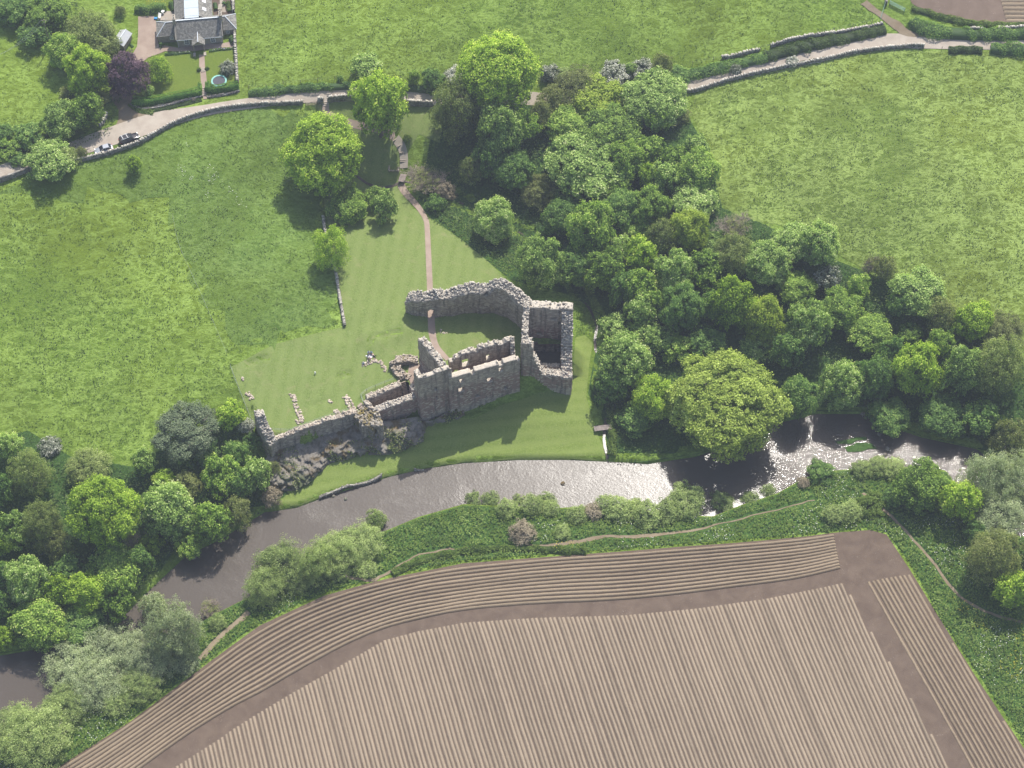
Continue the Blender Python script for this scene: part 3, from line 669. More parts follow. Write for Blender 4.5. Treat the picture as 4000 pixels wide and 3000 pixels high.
def wall(name, path, th, z0, tops, opens=(), mat=None, parent=None, cell=.36, rough=.35, jit=.10, seed=1, core=0.0, rub=True, rubmat=None, flare=None, rubd=1.0, side=0.0, label=None, bulge=0.0):
    """ruined wall as a carved block. path world xy centre line; tops [(s fraction, z)] ; opens [(s0,s1,za,zb,arch,depth)] in metres"""
    pts = [np.array(p[:2]) for p in path]; seg = [np.linalg.norm(b - a) for a, b in zip(pts[:-1], pts[1:])]; L = sum(seg); cum = np.concatenate([[0], np.cumsum(seg)])
    ns = max(2, int(round(L / cell))); nt = max(2, int(round(th / cell))); ztop = max(z for _, z in tops) + rough + .3; nz = int(math.ceil((ztop - z0) / cell))
    S = np.linspace(0, L, ns + 1); P0 = np.array([[np.interp(s, cum, [p[i] for p in pts]) for i in (0, 1)] for s in S])
    e = .6
    d = np.array([[np.interp(min(L, s + e), cum, [p[i] for p in pts]) - np.interp(max(0, s - e), cum, [p[i] for p in pts]) for i in (0, 1)] for s in S])
    d /= np.linalg.norm(d, axis=1)[:, None]; nr = np.stack([-d[:, 1], d[:, 0]], 1)
    r = np.random.default_rng(seed)
    sc = (S[:-1] + S[1:]) / 2; tc = (np.arange(nt) + .5) / nt; zc = z0 + (np.arange(nz) + .5) * cell
    top = np.interp(sc / L, [a for a, _ in tops], [b for _, b in tops])
    nn = np.interp(sc, np.arange(0, L + 3, 1.4), (r.random(len(np.arange(0, L + 3, 1.4))) - .5) * 2 * rough)
    T = top[:, None] + nn[:, None] + (r.random((ns, nt)) - .5) * rough * .9
    if core: T = T - core * (1 - np.abs(tc - .5) * 2)[None] * r.random((ns, 1)) if core > 0 else T
    if side: T = T + side * (tc - .5)[None] * 2
    occ = zc[None, None, :] < T[:, :, None]
    for op in opens:
        s0, s1, za, zb = op[:4]; arch = op[4] if len(op) > 4 else 0; dep = op[5] if len(op) > 5 else (0, 1)
        ms = (sc > s0) & (sc < s1); mt = (tc > dep[0]) & (tc < dep[1])
        zt = zb + (arch * (np.sqrt(np.clip(1 - ((sc - (s0 + s1) / 2) / ((s1 - s0) / 2 + .01)) ** 2, 0, 1)) - 1) if arch else 0 * sc)
        mz = (zc[None] > za) & (zc[None] < zt[:, None])
        occ &= ~(ms[:, None, None] & mt[None, :, None] & mz[:, None, :])
    if not opens or True: occ[:, :, 0] = True
    # corner grid
    gi, gj, gk = np.meshgrid(np.arange(ns + 1), np.arange(nt + 1), np.arange(nz + 1), indexing='ij')
    J = (r.random(gi.shape + (3,)) - .5) * 2 * jit
    tt = (gj / nt - .5) * th; zz = z0 + gk * cell
    if flare: tt = tt * (1 + flare * np.clip(1 - (zz - z0) / (ztop - z0), 0, 1))
    if bulge: tt = tt + bulge * (vnoise(S[gi] * 1.0, zz * 1.0, 2.2) - .5)
    X = P0[gi, 0] + nr[gi, 0] * tt + J[..., 0]; Y = P0[gi, 1] + nr[gi, 1] * tt + J[..., 1]; Z = zz + J[..., 2] * .8
    V = np.stack([X, Y, Z], -1).reshape(-1, 3)
    def vid(i, j, k): return (i * (nt + 1) + j) * (nz + 1) + k
    pad = np.zeros((ns + 2, nt + 2, nz + 2), bool); pad[1:-1, 1:-1, 1:-1] = occ
    Fs = []; UV = []
    offs = {'-s': (-1,0,0), '+s': (1,0,0), '-t': (0,-1,0), '+t': (0,1,0), '+z': (0,0,1)}
    for kx, (a, b, c) in offs.items():
        nb = pad[1 + a:1 + a + ns, 1 + b:1 + b + nt, 1 + c:1 + c + nz]
        i, j, k = np.nonzero(occ & ~nb)
        if kx == '-s': q = [vid(i,j,k), vid(i,j,k+1), vid(i,j+1,k+1), vid(i,j+1,k)]; u = [(tt_, zz_) for tt_, zz_ in ((j,k),(j,k+1),(j+1,k+1),(j+1,k))]
        elif kx == '+s': q = [vid(i+1,j,k), vid(i+1,j+1,k), vid(i+1,j+1,k+1), vid(i+1,j,k+1)]; u = [(j,k),(j+1,k),(j+1,k+1),(j,k+1)]
        elif kx == '-t': q = [vid(i,j,k), vid(i+1,j,k), vid(i+1,j,k+1), vid(i,j,k+1)]; u = [(i,k),(i+1,k),(i+1,k+1),(i,k+1)]
        elif kx == '+t': q = [vid(i,j+1,k), vid(i,j+1,k+1), vid(i+1,j+1,k+1), vid(i+1,j+1,k)]; u = [(i,k),(i,k+1),(i+1,k+1),(i+1,k)]
        else: q = [vid(i,j,k+1), vid(i+1,j,k+1), vid(i+1,j+1,k+1), vid(i,j+1,k+1)]; u = [(i,j),(i+1,j),(i+1,j+1),(i,j+1)]
        Fs.append(np.stack(q, 1)); UV.append(np.stack([np.stack([a_ * cell, b_ * cell], -1) for a_, b_ in u], 1))
    Fq = np.concatenate(Fs); UV = np.concatenate(UV).reshape(-1, 2)
    used, inv = np.unique(Fq, return_inverse=True)
    me = np_mesh(name, V[used], inv.reshape(Fq.shape), mat, uv=UV)
    o = link(name, me, parent, label=label)
    if rub:
        i, j, k = np.nonzero(occ & ~pad[1:-1, 1:-1, 2:])
        m = zc[k] > top[i] - 2.0; i, j, k = i[m], j[m], k[m]
        n = int(len(i) * 1.3 * rubd); pick = r.integers(0, len(i), n)
        ii, jj, kk = i[pick], j[pick], k[pick]; fs = r.random(n); ft = r.random(n)
        s_ = (ii + fs) / ns * L; t_ = ((jj + ft) / nt - .5) * th
        px = np.interp(s_, S, P0[:, 0]) + np.interp(s_, S, nr[:, 0]) * t_; py = np.interp(s_, S, P0[:, 1]) + np.interp(s_, S, nr[:, 1]) * t_
        sz = .15 + .22 * r.random((n, 1)) ** 1.5 * np.array([[1, .8, .5]])
        stones("rubble_stone", np.column_stack([px, py, zc[kk] + cell * .5 + .0]), sz * (.8 + .4 * r.random((n, 3))), rubmat or M['rubble'], o, seed + 5, kind='stuff')
    return o

# ------------------------------------------------------------------ castle
castle = empty("ruined_castle", P(*c2(900, 800), 8.6), label="roofless stone castle ruin with two broken towers on the crag above the river", cat="castle ruin")
CINV = Vector(castle.location)
def toC(o):
    o.location = (-CINV.x, -CINV.y, -CINV.z); return o
def Q(f, x, y, z): return P(*f(x, y), z)[:2]
def clen(path): return sum(math.dist(a[:2], b[:2]) for a, b in zip(path[:-1], path[1:]))
def w(*a, **k): k['parent'] = castle; return toC(wall(*a, **k))
def off(path, d):
    """shift an open line sideways (positive = left of travel)"""
    out = []
    for i in range(len(path)):
        a = np.array(path[max(0, i-1)]); b = np.array(path[min(len(path)-1, i+1)]); t = (b - a) / np.linalg.norm(b - a)
        out.append((path[i][0] - t[1] * d, path[i][1] + t[0] * d))
    return out
# north curtain wall: southern face foot line, thickness 2.2 behind it
nc = [Q(c2, 232, 395, 8.6), Q(c2, 330, 432, 8.6), Q(c2, 465, 445, 8.6), Q(c2, 700, 428, 8.6), Q(c2, 950, 402, 8.6), Q(c2, 1190, 395, 8.6), Q(c2, 1320, 440, 8.6), Q(c2, 1430, 520, 8.6), Q(c2, 1515, 600, 8.6)]
th = 2.1; ncc = off(nc, th / 2)
Ln = clen(ncc); sd_ = clen(off(nc[:3], th / 2))
w("curtain_wall", ncc, th, 7.6, [(0, 13.0), (.02, 14.0), (.07, 15.0), (.2, 15.6), (.36, 15.7), (.45, 16.6), (.5, 17.3), (.55, 16.5), (.62, 16.8), (.68, 18.4), (.74, 19.0), (.80, 18.3), (.87, 18.0), (.95, 17.6), (1, 18.2)],
  [(sd_ - .1, sd_ + 1.6, 7, 11.6, .9), (Ln * .60, Ln * .63, 15.3, 16.4)], mat=M['castle_n'], cell=.36, rough=.4, jit=.13, seed=11, side=.55, bulge=.5, rubd=1.6, label="thick rubble curtain wall with an arched gateway")
# east tower
TZ = 19.6
NE = Q(c2, 2040, 285, TZ); NW = Q(c2, 1512, 262, TZ); SE = Q(c2, 2020, 1283, 2.6); SW = Q(c2, 1480, 1232, 3.0)
NEi = NE; 
def along(a, b, t): return (a[0] + (b[0]-a[0]) * t, a[1] + (b[1]-a[1]) * t)
w("tower_wall", off([NE, NW], .95), 1.9, 2.2, [(0, TZ + .1), (.3, TZ), (.55, TZ + .2), (1, TZ + .1)], [(3.4, 4.6, 15.4, 16.6, .3, (.45, 1)), (6.4, 7.5, 9.8, 10.9, 0, (.4, 1)), (1.6, 3.0, 13.6, 15.2, .6, (.5, 1)), (2.4, 2.9, 17.6, 19.0)], mat=M['castle'], seed=21, rough=.15, rubd=.25, label="tall north wall of the east tower")
Le = clen([SE, NE])
w("tower_wall", off([SE, NE], 1.15), 2.3, 1.4, [(0, 9.3), (.12, 9.8), (.3, 11.0), (.42, 12.2), (.5, 13.8), (.62, 15.8), (.72, 17.4), (.82, 18.8), (.9, TZ), (1, TZ)], [(Le * .72, Le * .78, 12, 13.5, 0, (.5, 1))], mat=M['castle'], seed=22, rough=.45, side=0, rubd=1.6, label="east wall of the tower, broken down in a slope")
TUR = Q(c2, 1475, 690, 21.0)
w("tower_wall", off([NW, (TUR[0] + .1, TUR[1] + .4)], .6), 1.3, 6.0, [(0, TZ), (.3, 19.0), (.6, 18.0), (1, 17.0)], [], mat=M['castle'], seed=23, rough=.5, rubd=1.2, label="west wall of the east tower")
# south wall of east tower with turret
S0 = Q(c2, 1478, 1232, 2.6)
Ls = clen([S0, SE])
w("tower_wall", off([S0, SE], .9), 1.8, 1.2, [(0, 21.0), (.20, 20.6), (.215, 18.5), (.24, 15.8), (.28, 14.2), (.33, 12.6), (.38, 10.2), (.42, 9.4), (.6, 9.3), (1, 9.4)],
  [(.15, 1.05, 3.6, 6.6, .4, (0, .6)), (2.55, 2.85, 11.6, 12.1), (2.75, 3.0, 8.8, 9.3)], mat=M['castle'], seed=24, rough=.3, rubd=1.4, label="stair turret and low south wall with stained stonework")
t0, t1 = Q(c2, 1640, 960, 8.4), Q(c2, 1900, 965, 8.4)
w("cross_wall", [t0, t1], 1.0, 2.5, [(0, 9.2), (.5, 8.6), (1, 8.9)], [], mat=M['castle'], seed=25, rough=.3, rubd=1.4)
# pit floor
fl = [Q(c2, 1560, 740, 3.0)[:2]]
tf = MB(); pit = [along(NW, SE, .12), along(NE, SW, .12), along(SE, NW, .1), along(SW, NE, .16)]
def flat(name, poly, z, mat, thick=.25):
    m = MB(); n = len(poly); m.add([(x, y, z) for x, y in poly] + [(x, y, z - thick) for x, y in poly], [tuple(range(n)), tuple(range(2*n-1, n-1, -1))] + [(i, i+n, (i+1) % n + n, (i+1) % n) for i in range(n)])
    o = m.build(name, mat, castle); return toC(o)
def ccw(p):
    a = sum(p[i][0]*p[(i+1) % len(p)][1] - p[(i+1) % len(p)][0]*p[i][1] for i in range(len(p))); return p if a > 0 else p[::-1]
# hall block
HS0 = Q(c2, 700, 1105, 16.9); HS1 = Q(c2, 1470, 885, 16.9)          # outer top edge of south wall
Lh = clen([HS0, HS1])
def sx(x): return (x - 700) / 770.0 * Lh
w("hall_wall", off([HS0, HS1], .65), 1.3, 0.6, [(0, 16.9), (.30, 16.9), (.325, 15.9), (.365, 15.9), (.37, 17.0), (.70, 17.0), (.71, 16.1), (.76, 16.1), (.77, 16.9), (.93, 17.0), (.97, 16.2), (1, 16.0)],
  [(sx(822), sx(872), 13.8, 15.4), (sx(1108), sx(1170), 11.2, 12.9), (sx(1242), sx(1290), 13.9, 15.4), (sx(805), sx(865), 10.5, 12.2), (sx(1288), sx(1330), 6.8, 8.0, 0, (0, .7)), (sx(980), sx(1022), 6.8, 8.0, 0, (0, .7)), (sx(745), sx(775), 3.4, 4.8, .2, (0, .6)), (sx(1090), sx(1105), 5.4, 5.8, 0, (0, .5))],
  mat=M['castle'], seed=31, rough=.10, cell=.34, rub=False, jit=.06, label="high south wall of the hall with square windows")
HN0 = Q(c2, 690, 838, 16.4); HN1 = Q(c2, 1375, 640, 16.8)
Ln2 = clen([HN0, HN1])
def nx2(x): return (x - 690) / 685.0 * Ln2
w("hall_wall", off([HN0, HN1], -.6), 1.2, 7.4, [(0, 14.9), (.07, 15.0), (.09, 15.8), (.17, 16.0), (.19, 16.6), (.39, 16.8), (.40, 15.9), (.455, 15.9), (.46, 16.9), (.77, 17.0), (.78, 16.2), (.85, 16.3), (.9, 16.9), (1, 17.0)],
  [(nx2(828), nx2(900), 11.9, 14.5), (nx2(1075), nx2(1138), 11.9, 13.8), (nx2(992), nx2(1050), 8.9, 10.7), (nx2(1262), nx2(1278), 11.6, 12.2), (nx2(715), nx2(790), 8.2, 11.4, .7)],
  mat=M['castle'], seed=32, rough=.16, cell=.34, rubd=.35, jit=.07, label="north wall of the hall with a wide arched doorway")
HE0 = off([HN0, HN1], -.6)[1]; HE1 = along(HS0, HS1, .93)
w("hall_wall", [HE0, (HE1[0] - .3, HE1[1] + 1.0)], .9, 7.4, [(0, 17.6), (.3, 16.6), (.6, 14.6), (1, 12.6)], [], mat=M['castle'], seed=33, rough=.3, jit=.08, label="broken east gable of the hall")
# middle tower
TS0 = Q(c2, 372, 1112, 19.4); TS1 = Q(c2, 708, 992, 19.6)
GN = Q(c2, 425, 622, 19.6)
Lt = clen([TS0, TS1])
def tx(x): return (x - 372) / 336.0 * Lt
w("tower_wall", off([TS0, TS1], .5), 1.0, 0.2, [(0, 19.4), (.5, 19.3), (1, 19.7)], [(tx(535), tx(560) + .15, 13.0, 14.6, .3, (0, .6)), (tx(541), tx(553) + .15, 9.8, 11.0, 0, (0, .6))], mat=M['castle'], seed=41, rough=.15, cell=.34, rubd=.3, jit=.07, label="south face of the middle tower with a slit window")
WN = Q(c2, 318, 1018, 19.6)
w("tower_wall", off([WN, TS0], .5), 1.0, 1.0, [(0, 19.4), (.3, 19.7), (1, 19.4)], [], mat=M['castle'], seed=42, rough=.15, cell=.34, rubd=.5, jit=.07)
WL = along(TS0, WN, 2.3)
w("tower_wall", off([WL, WN], .6), 1.2, 2.0, [(0, 10.0), (.5, 10.6), (.8, 12.0), (1, 13.5)], [], mat=M['castle'], seed=43, rough=.4, rubd=1.4)
w("gable_wall", off([TS1, GN], .7), 1.5, 1.4, [(0, 19.7), (.25, 19.7), (.6, 19.5), (.9, 19.4), (1, 18.8)], [], mat=M['castle'], seed=44, rough=.35, cell=.36, rubd=1.5, jit=.12, bulge=.3, label="tall broken gable between tower and hall")
es = along(TS1, GN, -0.02)
w("tower_wall", [(TS1[0] - .1, TS1[1] + .6), (HS0[0] + .2, HS0[1] + .5)], .9, 0.6, [(0, 19.4), (1, 17.2)], [], mat=M['castle'], seed=45, rough=.2, rubd=.5)
# rubble heaps west of the tower
w("broken_wall", [Q(c3, 1560, 150, 10.2), Q(c3, 1600, 230, 9.9), Q(c3, 1670, 300, 9.6)], 1.9, 8.0, [(0, 10.2), (.5, 9.9), (1, 9.4)], [], mat=M['moss_stone'], seed=46, rough=.5, rubd=2.2, rubmat=M['rubble_w'])
w("broken_wall", [Q(c3, 1590, 140, 10.2), Q(c3, 1700, 120, 10.3), Q(c3, 1800, 125, 9.8)], 1.8, 7.2, [(0, 10.2), (.7, 10.2), (1, 9.6)], [], mat=M['moss_stone'], seed=47, rough=.4, rubd=2.2, rubmat=M['rubble_w'])
w("broken_wall", [Q(c3, 1640, 262, 9.4), Q(c3, 1720, 300, 9.2)], 1.6, 8.0, [(0, 9.3), (1, 9.0)], [], mat=M['moss_stone'], seed=48, rough=.3, rubd=2.0, rubmat=M['rubble_w'])
# cellar: real sunken room (the lawn is cut away round it by its own walls standing proud)
ci = [r12(255,1005), r12(150,872), r12(700,650), r12(880,815)]
A_, B_, C_, E_ = [P(u, v, z)[:2] for (u, v), z in zip(ci, (9.6, 9.6, 9.6, 9.6))]
w("cellar_wall", off([B_, C_], .6), 1.25, 5.2, [(0, 9.7), (1, 9.9)], [], mat=M['castle_n'], seed=51, rough=.15, rubd=1.4, rubmat=M['rubble_w'], jit=.07)
w("cellar_wall", off([A_, B_], .55), 1.1, 5.2, [(0, 9.6), (1, 9.7)], [], mat=M['castle_n'], seed=52, rough=.2, rubd=1.4, rubmat=M['rubble_w'])
CS0 = P(*r12(225, 1090), 9.4)[:2]; CS1 = P(*r12(960, 855), 9.8)[:2]
w("curtain_wall", off([CS0, CS1], .75), 1.5, 1.8, [(0, 9.2), (.3, 9.4), (.6, 9.9), (1, 9.8)], [(.3, .8, 3, 4.5)], mat=M['castle'], seed=53, rough=.3, rubd=1.8, label="streaked curtain wall below the sunken cellar")
# cellar stair
st = empty("stone_stair", (*P(*c3(1680, 400), 9.0),), parent_=None) if False else None
def steps(parent_obj, a, b, za, zb, n, wd, mat, name="step", depth=None):
    d = np.array(b) - np.array(a); L = np.linalg.norm(d); rz = math.atan2(d[1], d[0])
    for i in range(n):
        f = (i + .5) / n; x, y = a[0] + d[0]*f, a[1] + d[1]*f; z = za + (zb - za) * (i + 1) / n
        m = MB(); q = L / n * .56; m.box(-q, -wd/2, -.32, q, wd/2, 0)
        m.v = [(p[0] + random.uniform(-.03,.03), p[1] + random.uniform(-.05,.05), p[2] + random.uniform(-.02,.02)) for p in m.v]
        o = m.build(name, mat, parent_obj); o.matrix_parent_inverse = Matrix.Identity(4)
        o.location = Vector((x, y, z)) - Vector(parent_obj.location); o.rotation_euler = (0, 0, rz)
sa, sb = Q(c3, 1655, 335, 9.3), Q(c3, 1690, 470, 6.2)
stp = MB(); stp.box(-.1,-.1,-.1,.1,.1,.0)
steps(castle, sa, sb, 9.2, 6.0, 9, 1.1, M['rubble_w'])
sa, sb = Q(c3, 1235, 560, 9.2), Q(c3, 1290, 620, 8.6)
steps(castle, sa, sb, 9.3, 8.4, 4, 1.3, M['rubble_w'])
# postern tower
pz = 9.3
pt = [Q(c3, 1235, 700, pz), Q(c3, 1270, 790, pz), Q(c3, 1465, 770, pz)]
front = [Q(c3, 1262, 775, 9.0), Q(c3, 1462, 765, 9.0)]
Lf = clen(front)
w("postern_wall", off(front, .7), 1.4, .8, [(0, 9.0), (.5, 9.3), (1, 8.9)], [(Lf*.42, Lf*.72, 5.6, 8.2, .6, (0, .8)), (Lf*.46, Lf*.68, 1.4, 3.6, .2, (0, .7)), (Lf*.44, Lf*.62, 3.4, 5.8, 0, (0, .3))], mat=M['castle_n'], seed=54, rough=.3, rubmat=M['rubble_moss'], rubd=1.5, flare=.5, label="projecting postern tower with an arched recess")
w("postern_wall", off([Q(c3, 1190, 655, 9.2), front[0]], .7), 1.4, 1.2, [(0, 9.2), (1, 9.0)], [], mat=M['castle_n'], seed=55, rough=.4, rubmat=M['rubble_moss'], rubd=1.5)
w("postern_wall", off([front[1], Q(c3, 1425, 640, 9.3)], .6), 1.2, 1.2, [(0, 9.0), (1, 9.4)], [], mat=M['castle_n'], seed=56, rough=.3, rubmat=M['rubble_moss'], rubd=1.5)
core = [Q(c3, 1235, 640, 9.2), Q(c3, 1330, 700, 9.2), Q(c3, 1400, 735, 9.1)]
w("postern_core", core, 3.4, 3.0, [(0, 9.3), (.5, 9.1), (1, 8.7)], [], mat=M['moss_stone'], seed=57, rough=.5, rubmat=M['rubble_moss'], rubd=2.2, label="mossy collapsed top of the postern tower")
# south west curtain and west turret
sw = [Q(c3, 400, 915, 9.2), Q(c3, 560, 858, 9.2), Q(c3, 720, 800, 9.2), Q(c3, 900, 745, 9.2), Q(c3, 1060, 700, 9.2), Q(c3, 1210, 650, 9.2)]
w("curtain_wall", off(sw, .5), 1.1, 3.4, [(0, 9.0), (.3, 9.2), (.35, 9.6), (1, 9.6)], [(clen(sw)*.83, clen(sw)*.87, 7.6, 8.4, 0, (0, .5))], mat=M['castle_n'], seed=58, rough=.25, rubd=1.6, rubmat=M['rubble_w'], label="low curtain wall along the crag edge")
wt = [Q(c3, 268, 625, 13.2), Q(c3, 300, 720, 12.2), Q(c3, 335, 800, 11.0), Q(c3, 395, 905, 9.6)]
w("curtain_wall", wt, 1.9, 1.0, [(0, 13.2), (.2, 13.5), (.4, 12.6), (.65, 11.4), (1, 9.6)], [], mat=M['castle_n'], seed=59, rough=.35, rubd=1.8, flare=.5, label="western end wall standing high at its north end")
w("curtain_wall", [Q(c3, 385, 900, 9.4), Q(c3, 415, 930, 9.2)], 2.0, 1.0, [(0, 9.4), (1, 9.2)], [], mat=M['castle_n'], seed=60, rough=.3, rubd=1.8)
# floors
hall_floor = ccw([off([HS0, HS1], 1.0)[0], off([HS0, HS1], 1.0)[1], off([HN0, HN1], -.9)[1], off([HN0, HN1], -.9)[0]])
flat("hall_floor", hall_floor, 8.75, M['cellar_floor'])
flat("tower_floor", ccw([along(NW, SE, .06), along(NE, SW, .06), along(SE, NW, .06), along(SW, NE, .08)]), 3.6, M['darkfloor'])
flat("cellar_floor", ccw([(A_[0]-.3, A_[1]-.9), (B_[0]-.3, B_[1]), C_, (C_[0]+1.6, C_[1]+1.6), (E_[0]+1.6, E_[1]), (E_[0]+.8, E_[1]-1.2)]), 6.0, M['cellar_floor'])
mt = ccw([off([TS0, TS1], .7)[0], off([TS0, TS1], .7)[1], along(TS1, GN, .95), Q(c3, 1720, 170, 8.9), Q(c3, 1700, 290, 8.9)])
flat("tower_floor", mt, 8.95, M['cellar_floor'])
flat("tower_floor", ccw([Q(c2, 1640, 985, 6.0), Q(c2, 1640, 1110, 6.0), Q(c2, 1940, 1130, 6.0), Q(c2, 1920, 985, 6.0)]), 6.2, M['cellar_floor'], 2.5)
# turret entrance steps
steps(castle, Q(c2, 1500, 1262, 2.6), Q(c2, 1497, 1190, 3.6), 2.6, 3.8, 5, 1.0, M['rubble'])

# ------------------------------------------------------------------ crag
cragT = [(c3(380,960),5.4),(c3(420,990),5.2),(c3(560,935),4.9),(c3(720,885),4.9),(c3(900,835),4.9),(c3(1080,795),4.9),(c3(1240,780),5.2),(c3(1400,760),6.4),(c3(1480,745),5.6),(c3(1640,725),5.4),(c3(1800,700),5.2),(c3(1850,745),3.6),(c3(1960,735),3.4),(c2(760,1420),4.2),(c2(900,1400),3.8),(c2(1050,1360),3.4),(c2(1220,1310),3.0)]
cragB = [(c3(300,1300),2.2),(c3(420,1400),1.9),(c3(620,1395),1.7),(c3(740,1335),1.8),(c3(870,1225),1.9),(c3(985,1140),2.0),(c3(1180,1090),2.0),(c3(1330,1055),2.0),(c3(1510,1050),2.0),(c3(1640,1020),2.0),(c3(1850,925),2.0),(c2(500,1660),2.0),(c2(640,1620),2.1),(c2(800,1530),2.2),(c2(930,1470),2.3),(c2(1060,1400),2.4),(c2(1230,1325),2.6)]
TP = np.array([P(*p, z) for p, z in cragT]); BP = np.array([P(*p, z - .5) for p, z in cragB]); TP[:, 1] += .5
ns_, nv_ = 300, 44
def interp3(A, n):
    L = np.concatenate([[0], np.cumsum(np.linalg.norm(np.diff(A, axis=0), axis=1))]); s = np.linspace(0, L[-1], n)
    return np.stack([np.interp(s, L, A[:, i]) for i in range(3)], 1)
par = np.linspace(0, len(TP) - 1, ns_)
Tt = np.stack([np.interp(par, np.arange(len(TP)), TP[:, i]) for i in range(3)], 1); Bb = np.stack([np.interp(par, np.arange(len(BP)), BP[:, i]) for i in range(3)], 1)
v = np.linspace(0, 1, nv_)
vh = v ** 2.2; vz = v ** .72
Vc = Bb[:, None] * (1 - vh)[None, :, None] + Tt[:, None] * vh[None, :, None]; Vc[..., 2] = Bb[:, None, 2] * (1 - vz)[None] + Tt[:, None, 2] * vz[None]
hd = (Bb - Tt); hd[:, 2] = 0; hl = np.linalg.norm(hd, axis=1); hn = hd / (hl[:, None] + 1e-6)
prof = np.sin(v ** 1.5 * math.pi) ** .8
Vc[..., :2] += hn[:, None, :2] * (prof[None, :, None] * (hl * .03)[:, None, None])
dsp = np.zeros((ns_, nv_))
for i in range(ns_):
    for j in range(nv_):
        p = Vector(Vc[i, j])
        a = mnoise.voronoi(p * .55 + Vector((3, 1, 2)))[0]; b = mnoise.voronoi(Vector((p.x * .5, p.y * .5, p.z * 1.1)) * 1.3)[0]
        dsp[i, j] = (a[1] - a[0]) * .55 + (b[1] - b[0]) * .38 + mnoise.noise(p * 1.9) * .40 + mnoise.noise(p * .25) * 1.3 + mnoise.noise(p*4)*.22 + .45 - abs(mnoise.noise(Vector((p.x*.8, p.y*.8, p.z*.22)))) * 1.5 - abs(mnoise.noise(Vector((p.x*2.1+9, p.y*2.1, p.z*.6)))) * .6
env = np.minimum(1, np.minimum(v / .08, (1 - v) / .12))[None]
Vc[..., :2] += hn[:, None, :2] * (dsp * env)[..., None] * .95
Vc[..., 2] += (dsp - .5) * env * .45
ix = np.arange(ns_ * nv_).reshape(ns_, nv_)
cq = np.stack([ix[:-1, :-1], ix[1:, :-1], ix[1:, 1:], ix[:-1, 1:]], -1).reshape(-1, 4)
def rock_mat():
    t = NT('crag_rock'); p = t.pos(); n1 = t.noise(p, .5, 6, .65, .5); n2 = t.noise(p, 2.5, 5, .7, .4); n3 = t.noise(p, .13, 4, .6, .6)
    col = t.mix(t.ramp(n1, [(.35, 0.0), (.65, 1.0)]), (.15, .135, .115), (.26, .235, .20))
    col = t.mix(t.ramp(n2, [(.55, 0.0), (.7, .8)]), col, (.29, .275, .245))
    col = t.mix(t.ramp(n2, [(.3, .8), (.42, 0.0)]), col, (.045, .04, .035))
    col = t.mix(t.ramp(t.noise(p, .22, 5, .7, .8), [(.50, 0.0), (.60, .9)]), col, (.12, .082, .030))
    col = t.mix(t.ramp(n3, [(.52, 0.0), (.62, .7)]), col, (.060, .095, .022))
    t.pbr(col, .92, t.bump(n2, 1.0, .16), .15); return t.m
M['crag'] = rock_mat()
link("rock_crag", np_mesh("rock_crag", Vc.reshape(-1, 3), cq, M['crag']), kind='structure')

# ------------------------------------------------------------------ low footings on the castle lawn, each its own thing
def footing(f, pts, wd, label, z=8.6, hh=.28, mat='rubble_w', den=7, seed=1, up=0):
    W_ = [np.array(P(*f(*p), z)[:2]) for p in pts]; r = np.random.default_rng(seed); C = []; S = []
    for a, b in zip(W_[:-1], W_[1:]):
        L = np.linalg.norm(b - a); n = int(L * wd * den) + 3; d = (b - a) / L; nr = np.array([-d[1], d[0]])
        t = r.random(n) * L; o = (r.random(n) - .5) * wd
        xy = a + d * t[:, None] + nr * o[:, None]; g = hgt(xy[:, 0], xy[:, 1])
        C.append(np.column_stack([xy, g + hh * .35 + r.random(n) * up])); S.append(np.column_stack([.3 + .3 * r.random(n), .22 + .25 * r.random(n), hh + up * .8 + .1 * r.random(n)]))
    C = np.concatenate(C); S = np.concatenate(S)
    c = C.mean(0); c[2] = hgt(np.array([c[0]]), np.array([c[1]]))[0]
    o = stones("wall_footing", C - c, S, M[mat], seed=seed, label=label, cat="wall footing", group="low stone wall footings on the castle lawn"); o.location = c
footing(c3, [(590,465),(640,600),(690,735),(632,740)], 1.0, "long straight stone footing in the middle of the west lawn, ending in a foot", seed=1)
footing(c3, [(1095,485),(1150,560),(1190,640)], 1.4, "broad stone footing running down to the postern tower", seed=2)
footing(c3, [(1012,618),(1035,672)], 1.0, "stubby stone footing against the edge railing", seed=3)
footing(c3, [(1262,200),(1330,168),(1425,140),(1455,190),(1492,248)], .75, "thin L-shaped stone footing beside the picnic party", seed=4, hh=.2)
footing(c3, [(165,455),(208,515)], .9, "small stone heap near the west wire fence, nearest the turret", seed=5)
footing(c3, [(108,315),(130,328)], .7, "tiny patch of stones near the west fence, farthest from the turret", seed=6, den=5)
footing(c3, [(945,515),(965,550)], .5, "little stone stub at the end of the narrow trench", seed=7)
footing(c2, [(618,560),(615,605),(715,608)], .2, "thin pale L-shaped kerb line in the inner courtyard grass", seed=8, hh=.08, den=6)
o = MB(); o.lathe((0,0,0), [(.16,0),(.16,.75),(.10,.82)], 8)
o.build("marker_stone", simple('white_marker', (.75,.74,.70)), smooth=False, label="small white marker post alone on the west lawn", cat="marker post").location = G(*c3(815, 272))
